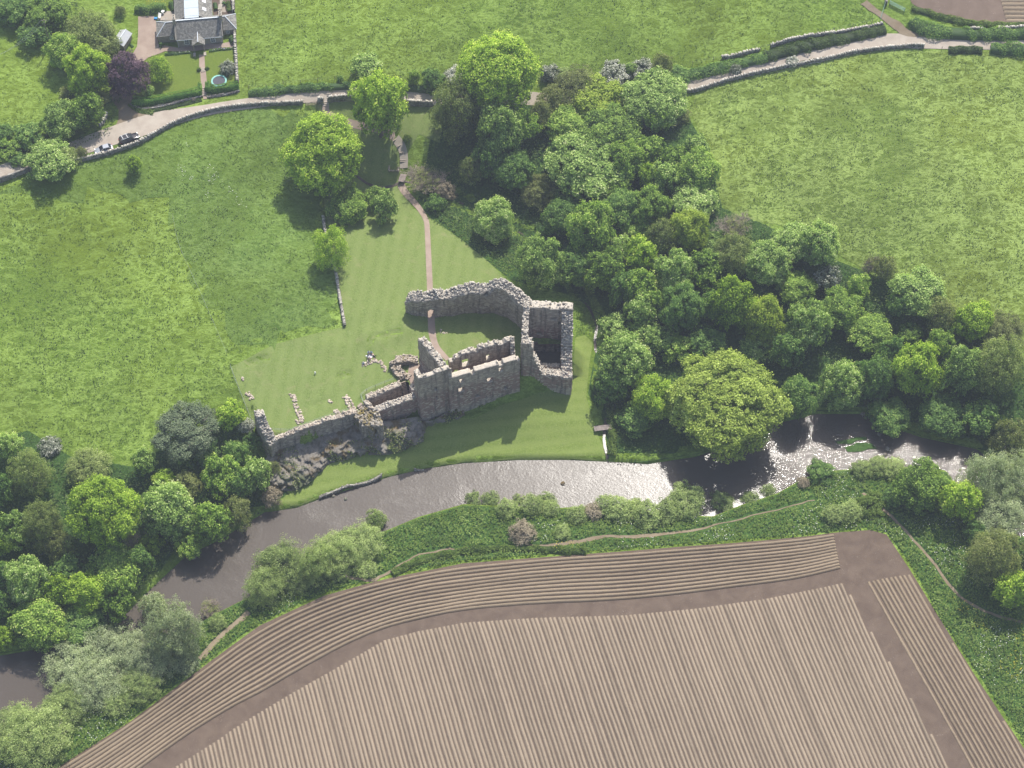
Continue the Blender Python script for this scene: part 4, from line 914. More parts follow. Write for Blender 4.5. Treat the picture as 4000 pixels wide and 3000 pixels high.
# ------------------------------------------------------------------ foliage
def leaf_mat(name, dark, mid, light, tip=None, trans=.50, rough=.6, gain=2.6):
    dark, mid, light, tip = [tuple(min(.85, x * gain) for x in c) if c else None for c in (dark, mid, light, tip)]
    t = NT(name); a = t.attr('tint'); oi = t.n("ShaderNodeObjectInfo"); p = t.pos(kind='obj')
    n = t.noise(p, .35, 3, .6)
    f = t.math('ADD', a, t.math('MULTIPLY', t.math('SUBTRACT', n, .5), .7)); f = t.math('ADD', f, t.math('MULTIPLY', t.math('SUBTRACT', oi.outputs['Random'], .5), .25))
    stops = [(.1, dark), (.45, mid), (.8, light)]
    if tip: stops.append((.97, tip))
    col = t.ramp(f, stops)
    d = t.n("ShaderNodeBsdfPrincipled"); t.l(col, d.inputs['Base Color']); d.inputs['Roughness'].default_value = rough; d.inputs['Specular IOR Level'].default_value = .25
    tr = t.n("ShaderNodeBsdfTranslucent"); t.l(t.mix(1.0, col, (1.0, 1.1, .55), 'MULTIPLY'), tr.inputs[0])
    mx = t.n("ShaderNodeMixShader"); mx.inputs[0].default_value = trans; t.l(d.outputs[0], mx.inputs[1]); t.l(tr.outputs[0], mx.inputs[2]); t.l(mx.outputs[0], t.out.inputs[0])
    return t.m
LM = {
 'syc': leaf_mat('sycamore_leaves', (.028,.050,.010), (.082,.128,.022), (.168,.222,.046), (.27,.31,.10), gain=3.0),
 'sycp': leaf_mat('pale_sycamore_leaves', (.034,.058,.014), (.098,.145,.034), (.21,.26,.085), (.34,.37,.17), gain=2.9),
 'map': leaf_mat('lime_maple_leaves', (.046,.080,.010), (.128,.185,.020), (.222,.285,.040), (.31,.37,.08)),
 'oak': leaf_mat('oak_leaves', (.055,.080,.012), (.130,.170,.022), (.205,.245,.040), (.28,.31,.09)),
 'big': leaf_mat('great_oak_leaves', (.045,.070,.012), (.120,.155,.026), (.205,.245,.050), (.29,.33,.11)),
 'ash': leaf_mat('ash_leaves', (.045,.058,.018), (.105,.130,.038), (.170,.200,.068), (.24,.26,.12)),
 'olv': leaf_mat('olive_leaves', (.045,.052,.018), (.100,.115,.036), (.165,.178,.066), (.23,.23,.11)),
 'wil': leaf_mat('willow_leaves', (.085,.100,.058), (.165,.190,.105), (.245,.270,.160), (.33,.35,.225), gain=2.6),
 'wilg': leaf_mat('green_willow_leaves', (.065,.088,.030), (.145,.180,.062), (.225,.262,.105), (.31,.34,.16), gain=2.6),
 'dark': leaf_mat('dark_leaves', (.024,.046,.013), (.052,.092,.022), (.100,.148,.036), (.16,.20,.06), gain=3.1),
 'pine': leaf_mat('pine_needles', (.018,.028,.014), (.040,.055,.026), (.070,.085,.045), (.10,.11,.06), trans=.1),
 'cop': leaf_mat('copper_leaves', (.022,.014,.022), (.050,.030,.042), (.090,.055,.070), (.13,.09,.10), trans=.2),
 'haw': leaf_mat('blossom', (.06,.09,.035), (.26,.28,.20), (.60,.59,.52), (.78,.76,.70), trans=.2, gain=1.0),
 'herb': leaf_mat('herb_leaves', (.036,.064,.011), (.082,.128,.020), (.140,.192,.040), (.20,.26,.08), gain=1.65),
 'herbd': leaf_mat('nettle_leaves', (.026,.047,.013), (.050,.084,.021), (.088,.130,.035), (.13,.17,.06), gain=1.6),
 'white': leaf_mat('white_flowers', (.5,.5,.42), (.6,.6,.52), (.7,.7,.62), (.8,.8,.72), trans=.2, gain=1.0),
 'yell': leaf_mat('yellow_flowers', (.5,.42,.03), (.6,.5,.04), (.7,.6,.05), (.75,.65,.1), trans=.2, gain=1.0),
 'hedge': leaf_mat('hedge_leaves', (.025,.06,.012), (.060,.130,.018), (.115,.195,.030), (.17,.26,.045), gain=2.3),
 'red': leaf_mat('brown_twigs', (.07,.058,.038), (.12,.10,.066), (.17,.145,.10), (.22,.19,.14), trans=.1),
 'purp': leaf_mat('purple_flowers', (.10,.06,.16), (.2,.14,.28), (.3,.25,.4), (.4,.3,.5), trans=.1),
}
M['bark'] = simple('bark', (.12,.10,.085), .9, .1, var=.35, scale=4, bump=.04)
M['greybark'] = simple('grey_bark', (.24,.21,.18), .9, .1, var=.3, scale=4, bump=.03)
M['twig'] = simple('bare_twigs', (.27,.225,.18), .9, .1, var=.3, scale=1.2)

def rdir(r, n):
    v = r.normal(size=(n, 3)); return v / (np.linalg.norm(v, axis=1)[:, None] + 1e-9)
def cards(C, N, size, r, asp=.8, tint=None):
    """leaf quads: centres C, normals N"""
    n = len(C); a = rdir(r, n); U = np.cross(N, a); U /= np.linalg.norm(U, axis=1)[:, None] + 1e-9; W_ = np.cross(N, U)
    s = (np.asarray(size) * (.6 + .8 * r.random(n)))[:, None] * .5
    U = U * s; W_ = W_ * s * asp
    bend = N * s * .25
    V = np.stack([C - U, C - W_ * .9 + bend, C + U, C + W_ * .9 + bend], 1).reshape(-1, 3)
    F_ = np.arange(n * 4).reshape(n, 4)
    return V, F_, (r.random(n) if tint is None else tint)
def crown(name, R, seed, kind='clump', nl=11, ncl=480, cr=.75, lpc=26, leaf=.34, lobes_r=.42, zs=1.0, ragged=.2, low=-.55):
    r = np.random.default_rng(seed)
    L = rdir(r, nl); L[:, 2] = np.abs(L[:, 2]) * 1.1 - .35; L /= np.linalg.norm(L, axis=1)[:, None]
    # spread lobes
    for _ in range(25):
        for i in range(nl):
            d = L[i] - L; q = (d / (np.linalg.norm(d, axis=1)[:, None] ** 3 + .05)).sum(0); v_ = L[i] + q * .03; v_[2] = max(v_[2], low); L[i] = v_ / np.linalg.norm(v_)
    lr = R * lobes_r * (.6 + .75 * r.random(nl)); lc = L * (R * (.80 - lobes_r * .42))[None] if np.isscalar(R) is False else L * (R - lr)[:, None] * (.80 + .32 * r.random(nl))[:, None]
    lc = np.vstack([lc, [[0, 0, .15 * R]]]); lr = np.append(lr, R * .55)
    C = np.zeros((0, 3)); O = np.zeros((0, 3)); tries = 0
    while len(C) < ncl and tries < 40:
        tries += 1; m0 = 500
        k = r.integers(0, len(lr), m0); d = rdir(r, m0); d[:, 2] = np.where(d[:, 2] < -.3, -d[:, 2], d[:, 2])
        p = lc[k] + d * (lr[k] * (.84 + .20 * r.random(m0)))[:, None]
        dist = np.linalg.norm(p[:, None] - lc[None], axis=2) / lr[None]; dist[np.arange(m0), k] = 9
        ok = (dist.min(1) > .80) & (p[:, 2] > low * R * 1.1); p = p[ok]; d = d[ok]
        sp_ = cr * .72 * max(.55, 1 - tries * .02)
        if len(C): near = np.linalg.norm(p[:, None] - C[None], axis=2).min(1) > sp_; p = p[near]; d = d[near]
        keep = []
        for i in range(len(p)):
            if all(np.linalg.norm(p[i] - p[j]) > sp_ for j in keep): keep.append(i)
        C = np.vstack([C, p[keep]]); O = np.vstack([O, d[keep]])
    ncl = min(ncl, len(C))
    C = np.array(C[:ncl]); O = np.array(O[:ncl]); O = O * .6 + C / (np.linalg.norm(C, axis=1)[:, None] + 1e-6) * .4; O[:, 2] += .25; O /= np.linalg.norm(O, axis=1)[:, None]
    C += r.normal(size=C.shape) * ragged
    ct = r.random(ncl)
    k = np.repeat(np.arange(ncl), lpc); n = len(k)
    q = rdir(r, n) * (r.random(n) ** .45)[:, None] * cr * (.6 + .7 * ct[k])[:, None]
    q -= O[k] * np.minimum(0, (q * O[k]).sum(1))[:, None] * 1.1          # domed towards the outside
    pts = C[k] + q
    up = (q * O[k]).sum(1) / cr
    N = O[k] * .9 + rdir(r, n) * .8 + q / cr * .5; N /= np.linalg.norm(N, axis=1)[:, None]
    tint = np.clip(.10 + .26 * ct[k] + .24 * r.random(n) + .42 * np.clip(up, 0, 1), 0, 1)  # sunlit clump tops and dark gaps painted into the leaf tint
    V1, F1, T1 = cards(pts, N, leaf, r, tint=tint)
    # inner leaves
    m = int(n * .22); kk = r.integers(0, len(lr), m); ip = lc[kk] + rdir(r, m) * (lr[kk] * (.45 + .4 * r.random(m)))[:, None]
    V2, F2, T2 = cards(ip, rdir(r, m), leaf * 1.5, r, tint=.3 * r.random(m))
    V = np.vstack([V1, V2]); V[:, 2] *= zs
    F_ = np.vstack([F1, F2 + len(V1)])
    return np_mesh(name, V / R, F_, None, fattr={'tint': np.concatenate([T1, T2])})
def crown_fine(name, R, seed, nb=260, lpb=70, leaf=.20, spread=.9, low=-.5, droop=.0):
    """airy crown: sprays of small leaves along branchlets"""
    r = np.random.default_rng(seed)
    nl = 9; L = rdir(r, nl); L[:, 2] = np.abs(L[:, 2]) - .3; L /= np.linalg.norm(L, axis=1)[:, None]
    lc = np.vstack([L * R * .52, [[0, 0, .1 * R]]]); lr = np.append(R * (.34 + .2 * r.random(nl)), R * .5)
    k = r.integers(0, nl + 1, nb); d = rdir(r, nb); d[:, 2] = np.where(d[:, 2] < -.2, -d[:, 2], d[:, 2])
    tip = lc[k] + d * (lr[k] * (.8 + .35 * r.random(nb)))[:, None]
    base = lc[k] * .8 + d * (lr[k] * .35)[:, None]
    kk = np.repeat(np.arange(nb), lpb); n = len(kk); t = r.random(n) ** .7
    p = base[kk] * (1 - t)[:, None] + tip[kk] * t[:, None] + r.normal(size=(n, 3)) * (.22 + .38 * t)[:, None] * spread
    p[:, 2] -= droop * t * t
    N = rdir(r, n) * .8 + d[kk] * .5; N[:, 2] += .3; N /= np.linalg.norm(N, axis=1)[:, None]
    ct = r.random(nb)
    V, F_, T = cards(p, N, leaf, r, asp=.55, tint=np.clip(.1 + .35 * ct[kk] + .3 * r.random(n) + .3 * t, 0, 1))
    return np_mesh(name, V / R, F_, None, fattr={'tint': T})
def trunk_mesh(name, seed, mat, nl=8, hb=-1.35, spread=.62, fine=0, r0=.075):
    """trunk and limbs in units of the crown radius, crown centre at origin"""
    r = random.Random(seed); m = MB()
    m.tube([(0, 0, hb), (.01, .01, hb * .97), (.02, -.01, hb * .5), (0, .02, -.15), (.02, .0, .25)], [r0 * 1.5, r0 * 1.1, r0 * .85, r0 * .7, r0 * .3], 8)
    for i in range(nl):
        a = 6.28 * i / nl + r.random() * .6; z0 = hb * (.55 - .5 * i / nl); e = r.uniform(.1, .75)
        x, y = math.cos(a), math.sin(a); q = spread * r.uniform(.8, 1.15)
        p = [(0, .01, z0), (x * q * .4, y * q * .4, z0 + .25 + .1 * e), (x * q * .8, y * q * .8, z0 * .3 + .25 + e * .3), (x * q * 1.05, y * q * 1.05, z0 * .1 + .3 + e * .5)]
        m.tube(p, [r0 * .45, r0 * .34, r0 * .22, r0 * .06], 5)
        for j in range(2 + fine):
            b = a + r.uniform(-.9, .9); c = p[1 + j % 3]; l = r.uniform(.25, .45)
            m.tube([c, (c[0] + math.cos(b) * l * .5, c[1] + math.sin(b) * l * .5, c[2] + .15 * r.random()), (c[0] + math.cos(b) * l, c[1] + math.sin(b) * l, c[2] + .32 * r.random())], [r0 * .17, r0 * .11, r0 * .03], 4)
    me = bpy.data.meshes.new(name); me.from_pydata(m.v, [], m.f); me.materials.append(mat); me.polygons.foreach_set("use_smooth", [True] * len(m.f)); me.update(); return me
def bare_mesh(name, seed, mat, depth=5, R=1.0):
    r = random.Random(seed); m = MB()
    def go(p, d, l, rad, lev):
        q = p + d * l * .5 + Vector((r.uniform(-1, 1), r.uniform(-1, 1), r.uniform(-.5, 1))) * l * .08; e = q + (d + Vector((r.uniform(-1, 1), r.uniform(-1, 1), r.uniform(-.3, .8))) * .25).normalized() * l * .5
        m.tube([p, q, e], [rad, rad * .8, rad * .55], 4 if lev > 1 else 6, cap=False)
        if lev >= depth: return
        for k in range(4 if lev else 7):
            nd = (d * .55 + Vector((r.uniform(-1, 1), r.uniform(-1, 1), r.uniform(-.25, .9)))).normalized()
            go(p + (e - p) * r.uniform(.45, 1.0), nd, l * r.uniform(.55, .78), max(.0055, rad * .5), lev + 1)
    go(Vector((0, 0, -1.3)), Vector((0, 0, 1)), .95, .06, 0)
    me = bpy.data.meshes.new(name); me.from_pydata(m.v, [], m.f); me.materials.append(mat); me.update(); return me
PR = {
 's': [crown('crown', 3.4, 100 + i, nl=7, ncl=130, cr=.62, lpc=36, leaf=.30, lobes_r=.45) for i in range(3)],
 'm': [crown('crown', 5.6, 110 + i, nl=12, ncl=330, cr=.80, lpc=44, leaf=.34, lobes_r=.38) for i in range(5)],
 'l': [crown('crown', 8.5, 120 + i, nl=18, ncl=640, cr=.92, lpc=48, leaf=.36, lobes_r=.33) for i in range(3)],
 'x': [crown('crown', 12.5, 130, nl=22, ncl=1300, cr=.90, lpc=46, leaf=.36, lobes_r=.34)],
 'fs': [crown('crown', 3.4, 140 + i, nl=8, ncl=170, cr=.6, lpc=34, leaf=.22, lobes_r=.42, ragged=.28) for i in range(2)],
 'fm': [crown('crown', 5.8, 150 + i, nl=12, ncl=430, cr=.75, lpc=38, leaf=.23, lobes_r=.38, ragged=.42) for i in range(4)],
 'w': [crown('crown', 6.5, 160 + i, nl=14, ncl=430, cr=.95, lpc=52, leaf=.22, lobes_r=.36, ragged=.75) for i in range(3)],
 'p': [crown('crown', 7.0, 170, nl=16, ncl=520, cr=.75, lpc=46, leaf=.26, lobes_r=.26, zs=.8, ragged=.25)],
 'c': [crown('crown', 6.0, 180, nl=14, ncl=620, cr=.55, lpc=34, leaf=.24, lobes_r=.36)],
 'b': [bare_mesh('branches', 190 + i, M['twig'], 5) for i in range(2)],
 'sp': [crown_fine('crown', 5.0, 195, nb=70, lpb=40, leaf=.2, spread=.5)],
}
TR = [trunk_mesh('trunk', 200 + i, M['bark']) for i in range(4)]; TRG = [trunk_mesh('trunk', 210 + i, M['greybark'], nl=10, fine=1, r0=.05) for i in range(3)]
for g in PR.values():
    for me in g:
        if not me.materials: me.materials.append(LM['syc'])
KD = {  # kind: (leaf material, crown family, description, category)
 'syc': ('syc', 'n', 'mid green clumpy broadleaf tree', 'tree'), 'sycp': ('sycp', 'n', 'pale tipped broadleaf tree in flower', 'tree'),
 'map': ('map', 'n', 'bright lime green broadleaf tree', 'tree'), 'oak': ('oak', 'n', 'yellow green oak tree', 'tree'),
 'big': ('big', 'n', 'great spreading yellow green tree', 'tree'), 'ash': ('ash', 'f', 'thin leaved olive green tree', 'tree'),
 'yash': ('map', 'f', 'thin yellowish tree', 'tree'), 'olv': ('olv', 'f', 'brownish olive half bare tree', 'tree'), 'wil': ('wil', 'w', 'silvery grey willow', 'tree'),
 'wilg': ('wilg', 'w', 'soft pale green willow', 'tree'), 'dark': ('dark', 'n', 'dark green shaded tree', 'tree'),
 'pine': ('pine', 'p', 'dark grey green pine', 'tree'), 'cop': ('cop', 'c', 'purple copper beech', 'tree'),
 'haw': ('haw', 's', 'white blossoming hawthorn', 'shrub'), 'bare': ('olv', 'b', 'leafless grey twiggy tree', 'tree'), 'red': ('red', 'f', 'reddish brown leafless shrub', 'shrub'),
 'bsh': ('dark', 's', 'rounded dark green bush', 'bush'), 'gbs': ('herb', 's', 'rounded bright green bush', 'bush'), 'wbs': ('wilg', 'f', 'grey green willow scrub bush', 'bush'),
}
ORD = ['first','second','third','fourth','fifth','sixth','seventh','eighth','ninth','tenth','eleventh','twelfth','thirteenth','fourteenth','fifteenth','sixteenth','seventeenth','eighteenth','nineteenth','twentieth'] + ['twenty-' + q for q in ('first','second','third','fourth','fifth','sixth','seventh','eighth','ninth')]
ZN = {'driveway': 'in the roadside clump near the driveway', 'garden': 'in the cottage garden', 'road': 'along the lane above the castle', 'path': 'beside the castle footpath',
      'upper': 'in the wood next to the lane', 'mid': 'in the wood beside the stream', 'lower': 'in the wood above the river bend', 'east': 'in the wood under the east field',
      'west': 'in the riverside wood downstream', 'crag': 'next to the west end of the castle', 'bank': 'on the river bank by the plough', 'corner': 'by the right corner of the plough', 'meadow': 'standing alone in the meadow'}
T = []
def tr(zone, *rows):
    for r_ in rows: T.append((zone,) + r_)
tr('driveway', (30,18,45,32,'dark'),(98,28,48,36,'syc'),(75,72,36,30,'dark'),(84,46,28,28,'sycp'),(195,75,58,52,'ash'),(222,100,42,36,'ash'),(140,112,40,42,'syc'),(190,158,46,54,'map'),(274,163,48,52,'cop'),
   (133,262,44,42,'sycp'),(185,240,38,42,'syc'),(108,347,52,40,'sycp'),(145,345,24,26,'ash'),(62,292,32,20,'dark'),(14,322,26,18,'syc'),(214,215,22,14,'olv'),(150,205,24,16,'olv'),(40,345,20,12,'bsh'),(175,330,14,14,'olv'),(10,285,22,12,'bsh'))
tr('garden', (343,152,28,30,'yash','pale feathery green garden tree between copper beech and lawn'),(320,197,13,15,'sycp','small conifer on a thin trunk behind the hedge corner'),(492,148,17,17,'haw','small blossoming tree by the garden wall near the trampoline'),
   (204+55,24,13,14,'ash','slim young tree on the rough grass above the shed'))
tr('meadow', (290,356,17,20,'map','small round lime green tree alone below the parked cars'),(108,965,25,20,'haw','white hawthorn bush alone in the west meadow'),(1068,476,45,48,'sycp','lone fresh green tree on the slope below the wood'))
tr('road', (792,142,34,26,'sycp'),(895,168,13,22,'syc'),(935,172,25,24,'dark'),(985,164,25,17,'haw'),(1072,158,88,88,'map','huge lime green tree towering over the bend of the lane'),(987,240,56,74,'ash','broad olive tree beside the castle lawn edge below the lane'),
   (1325,160,32,22,'haw'),(1363,148,14,14,'sycp'),(1392,150,28,24,'haw'),(1430,142,24,30,'olv'),(1463,165,28,16,'bsh'),(1590,152,13,13,'haw'),(1245,192,56,26,'olv'),(1188,158,22,20,'haw'),(1215,160,18,12,'wilg'),(735,172,8,9,'bsh'),(602,190,12,10,'bsh'),(1712,133,14,10,'haw'))
tr('path', (700,335,82,84,'map','big bright green tree with its trunk on the meadow wall'),(818,228,60,74,'map','tall bright tree over the curved footpath steps'),(752,447,42,38,'syc'),(830,447,30,38,'sycp'),(808,425,20,26,'sycp'),(714,540,42,52,'yash','thin yellowish tree over the wall beside the mown lawn'),
   (925,392,50,38,'bare'),(962,415,24,24,'red'),(940,442,22,22,'bsh'),(880,300,10,10,'gbs'))
tr('upper', (1292,215,58,42,'oak'),(1418,212,72,56,'sycp'),(1421,262,26,40,'syc'),(1195,215,32,34,'olv'),(1168,250,26,44,'olv'),(1080,285,52,66,'sycp'),(1127,272,38,58,'syc'),(1015,372,26,38,'ash'),(1232,272,52,42,'syc'),(1312,285,72,50,'syc'),(1268,355,84,70,'sycp'),
   (1503,318,28,28,'sycp'),(1508,368,46,44,'syc'),(1435,386,34,38,'sycp'),(1400,330,36,36,'syc'),(1455,345,28,30,'syc'),(1350,350,40,44,'syc'),(1330,405,34,34,'syc'),(1110,370,44,44,'dark'),(1055,350,34,50,'dark'),(1470,250,22,16,'olv'),(1210,330,26,30,'dark'))
tr('mid', (1160,414,42,34,'olv'),(1167,572,48,58,'sycp'),(1278,500,56,76,'syc'),(1248,580,44,46,'dark'),(1305,585,46,52,'syc'),(1340,455,46,46,'dark'),(1399,380,22,30,'map'),(1402,450,42,44,'syc'),(1501,436,50,28,'sycp'),(1490,496,42,46,'oak'),(1590,488,42,36,'bare'),
   (1380,502,44,36,'syc'),(1386,555,36,46,'map'),(1337,540,28,46,'sycp'),(1215,470,40,40,'dark'),(1430,515,34,40,'ash'),(1345,625,34,44,'dark'),(1225,430,30,24,'syc'),(1545,528,28,20,'sycp'))
tr('lower', (1460,592,44,62,'sycp'),(1518,584,38,42,'syc'),(1384,625,36,50,'syc'),(1382,676,34,40,'sycp'),(1472,668,46,52,'dark'),(1329,706,34,28,'sycp'),(1412,730,38,36,'sycp'),(1462,752,36,30,'syc'),(1349,782,58,62,'sycp'),(1412,862,44,48,'map'),(1582,656,50,62,'map'),(1649,690,44,66,'oak'),
   (1568,868,126,112,'big','immense domed yellow green tree overhanging the river'),(1632,752,34,26,'sycp'),(1320,832,38,44,'dark'),(1530,740,40,34,'dark'),(1584,552,42,44,'ash'),(1655,570,48,48,'sycp'),(1540,665,28,40,'dark'),(1370,905,40,34,'dark'),(1415,655,30,44,'syc'),(1700,760,34,50,'dark'))
tr('east', (1715,526,48,44,'sycp'),(1768,530,42,48,'sycp'),(1789,606,28,38,'haw'),(1720,622,42,36,'syc'),(1748,706,48,64,'sycp'),(1820,835,46,64,'sycp'),(1813,668,46,44,'syc'),(1879,720,50,42,'syc'),(1878,575,26,34,'bare'),(1912,582,24,46,'olv'),(1982,632,58,50,'sycp'),(2033,684,34,42,'olv'),
   (2103,692,42,44,'map'),(1967,722,26,24,'syc'),(1982,800,52,80,'map'),(2082,800,46,72,'sycp'),(2160,795,56,82,'ash'),(2182,955,42,52,'olv'),(2166,716,48,32,'olv'),(1886,820,44,58,'dark'),(1724,862,42,48,'dark'),(1920,900,44,36,'dark'),(2040,900,50,44,'dark'),(1855,620,26,30,'syc'),(1940,660,24,30,'dark'),(2120,905,40,40,'dark'),(1930,770,34,50,'dark'),(2030,745,30,40,'syc'))
tr('west', (18,965,30,48,'sycp'),(68,1028,46,66,'ash'),(190,1012,50,34,'ash'),(224,1105,76,80,'map'),(363,1100,60,62,'sycp'),(458,1130,42,58,'syc'),(512,1110,32,48,'olv'),(312,998,26,30,'sycp'),(403,1048,30,30,'olv'),(352,1036,24,24,'map'),(29,1145,34,48,'sycp'),(92,1136,46,68,'ash'),
   (126,1182,32,36,'olv'),(284,1172,22,40,'bare'),(328,1172,26,20,'map'),(10,1175,24,36,'map'),(60,1255,46,56,'sycp'),(128,1280,34,46,'map'),(188,1285,46,48,'map'),(250,1228,60,54,'syc'),(254,1292,38,44,'syc'),(84,1345,60,58,'syc'),(176,1345,50,38,'dark'),(12,1380,24,44,'map'),
   (5,1060,30,46,'dark'),(10,1240,26,40,'dark'),(410,1180,30,30,'syc'),(150,1235,36,36,'dark'),(0,1310,26,34,'dark'),(300,1215,30,36,'dark'))
tr('crag', (400,928,74,56,'pine'),(499,896,30,32,'map'),(532,921,18,18,'haw'),(477,1028,38,44,'syc'),(554,1028,34,56,'sycp'),(512,985,30,34,'bsh'),(545,955,20,20,'bsh'),(450,990,28,26,'bsh'),(592,1015,16,30,'olv'),(586,1075,22,22,'red'),(515,1050,30,44,'dark'))
tr('bank', (778,1176,50,44,'wilg'),(730,1195,50,48,'wilg'),(812,1125,22,32,'wilg'),(690,1215,42,46,'wilg'),(610,1225,60,58,'wilg'),(568,1270,42,42,'wilg'),(645,1250,34,30,'wilg'),(332,1312,30,34,'wil'),(375,1368,60,68,'wil'),(240,1415,70,62,'wil'),(165,1445,64,56,'wil'),(215,1475,60,44,'wil'),(318,1425,58,50,'wil'),(82,1592,74,52,'wilg'),(300,1482,44,36,'wilg'),(135,1532,52,42,'wilg'),(30,1560,40,34,'wilg'),(400,1430,30,26,'wil'),(250,1520,30,22,'wilg'),
   (1480,1085,46,38,'wbs'),(1440,1105,30,22,'wbs'),(1400,1112,34,20,'wbs'),(1370,1095,22,14,'wbs'),(1310,1092,26,14,'wbs'),(1280,1105,22,14,'red'),(1620,1078,20,12,'wbs'),(1660,1060,18,10,'wbs'),(1150,1090,26,14,'wbs'),(1190,1098,20,16,'wbs'),(1128,1150,30,16,'red'),(1022,1080,20,11,'wbs'),(1095,1098,24,14,'wbs'),(1060,1082,22,12,'wbs'),(1178,1085,24,12,'wbs'),(1215,1148,18,14,'wbs'),(1340,1100,32,15,'wbs'),(1248,1112,24,14,'wbs'),(1560,1085,26,14,'wbs'),(1772,1022,30,26,'bsh'),(1735,1042,14,12,'red'),
   (1862,1014,24,16,'wbs'),(1897,1008,26,18,'wbs'),(1932,1012,26,18,'wbs'),(1800,1110,24,20,'wbs'),(1838,1104,28,24,'wbs'),(1880,1090,30,26,'gbs'),(470,1345,20,14,'wbs'),(450,1315,30,14,'bare'),(735,1236,22,18,'wilg'),(790,1228,24,18,'wilg'),(1120,1080,16,9,'wbs'),(20,1620,30,30,'wilg'))
tr('corner', (1989,1050,54,54,'syc'),(2075,1083,42,56,'map'),(2130,1045,56,66,'wil'),(2190,1040,50,60,'wil'),(2155,1115,60,56,'wil'),(2145,1205,58,66,'olv'),(2192,1275,44,48,'map'),(2110,1150,26,26,'dark'),(1930,1075,24,20,'dark'),(2205,1190,26,40,'dark'))
cnt = {}
for row in T:
    if len(row) == 6: cnt.setdefault((row[0], row[5]), []).append(row[1] + row[2] * 1e-3)
TREES = []
for i, row in enumerate(T):
    zone, u, v, w_, h_, kind = row[:6]
    lm, fam, desc, cat = KD[kind]
    if len(row) > 6: lab = row[6]
    else:
        lst = sorted(cnt[(zone, kind)]); n = lst.index(u + v * 1e-3)
        pos = '' if len(lst) == 1 else ('leftmost ' if n == 0 else ('rightmost ' if n == len(lst) - 1 else None))
        lab = (('lone ' if len(lst) == 1 else pos) + desc + ' ' + ZN[zone]) if pos is not None else (ORD[n] + ' ' + desc + ' from the left ' + ZN[zone])
        if len(lab.split()) > 16: lab = lab.replace('broadleaf ', '')
    dep = math.atan2(F * SP + (v - V0) * CP, F * CP - (v - V0) * SP); sn, cs = math.sin(dep), math.cos(dep)
    z = 8.0; a = 5; c = 5
    hc = 3
    for _ in range(5):
        x, y, zz = G(u, v, hc); s = PXM(y, zz); a = w_ / s; hh = h_ / s
        q = hh * hh - (a * sn) ** 2; c = math.sqrt(q) / cs if q > 0 else 0
        c = min(max(c, .62 * a), 1.5 * a)
        hc = c * {'s': .5, 'f': .78, 'w': .78}.get(fam, .88)
        if kind in ('map', 'big', 'pine') and a > 6: hc = c * 1.12
    rr = random.Random(1000 + i)
    fs = {'n': 's' if a < 4.2 else 'm' if a < 7 else 'l' if a < 10.5 else 'x', 'f': 'fs' if a < 4.2 else 'fm', 's': 's', 'w': 'w' if a > 3 else 'fs', 'p': 'p', 'c': 'c', 'b': 'b'}[fam]
    me = rr.choice(PR[fs])
    gz = zz - hc
    e = empty({'tree': 'broadleaf_tree', 'shrub': 'flowering_shrub', 'bush': 'bush'}[cat] if kind not in ('pine', 'cop', 'wil', 'wilg', 'bare', 'haw', 'red') else {'pine': 'pine_tree', 'cop': 'copper_beech', 'wil': 'willow_tree', 'wilg': 'willow_tree', 'bare': 'bare_tree', 'haw': 'hawthorn', 'red': 'bare_shrub'}[kind],
              (x, y, gz), rr.random() * 6.28, label=lab, cat=cat, group="trees and bushes " + ZN[zone] if zone != 'meadow' else None)
    sc_ = a * 1.06
    if fam == 'b':
        o = link("trunk", me, e); o.location = (0, 0, hc); o.scale = (sc_, sc_, c)
        o2 = link("crown", PR['sp'][0], e); o2.location = (0, 0, hc * 1.1); o2.scale = (sc_, sc_, c * .8)
    else:
        o2 = link("crown", me, e); o2.location = (0, 0, hc); o2.scale = (sc_, sc_ * rr.uniform(.95, 1.06), c)
        tm = rr.choice(TRG if fam in 'fw' else TR)
        o = link("trunk", tm, e); k = (hc + .3) / 1.35; o.location = (0, 0, hc); o.scale = (sc_ * (.9 if cat == 'tree' else .6), sc_ * (.9 if cat == 'tree' else .6), k)
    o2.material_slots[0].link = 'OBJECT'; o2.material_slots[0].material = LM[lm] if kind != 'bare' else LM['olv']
# ------------------------------------------------------------------ cottage
HZ = float(hgt(*[np.array([q]) for q in P(*ch(1085, 680), 16)[:2]])[0]) + .05
h0 = np.array(P(*ch(1090, 682), HZ)[:2]); h1 = np.array(P(*ch(1742, 627), HZ)[:2])
hrz = math.atan2(*(h1 - h0)[::-1]); HL = float(np.linalg.norm(h1 - h0))
M['slate'] = None
def slate(name, a, b, c):
    t = NT(name); uv = t.pos(kind='obj'); n = t.noise(uv, 2.5, 4, .6)
    br = t.n("ShaderNodeTexVoronoi"); br.inputs['Scale'].default_value = 3.2; t.l(uv, br.inputs[0])
    col = t.mix(br.outputs[1], a, b); 
    bw = t.n("ShaderNodeSeparateColor"); t.l(br.outputs[1], bw.inputs[0])
    col = t.ramp(bw.outputs[0], [(.1, a), (.6, b), (1.0, c)]); col = t.mix(t.ramp(n, [(.45, 0.0), (.8, .7)]), col, c)
    t.pbr(col, .75, t.bump(n, .6, .03), .3); return t.m
M['slate'] = slate('grey_slate', (.11,.105,.095), (.17,.165,.15), (.26,.25,.22))
M['housewall'] = stone_mat('house_stone', (.30,.27,.22), (.26,.24,.20), (.28,.25,.21), (.38,.35,.29), bw=.6, bh=.28)
M['hstone'] = simple('dressed_stone', (.32,.285,.235), .9, .2, var=.2, scale=1.2, bump=.03)
M['lead'] = simple('lead_roof', (.36,.42,.47), .45, .5, var=.05, scale=.5)
M['zinc'] = simple('ridge_zinc', (.50,.54,.58), .5, .4, var=.05)
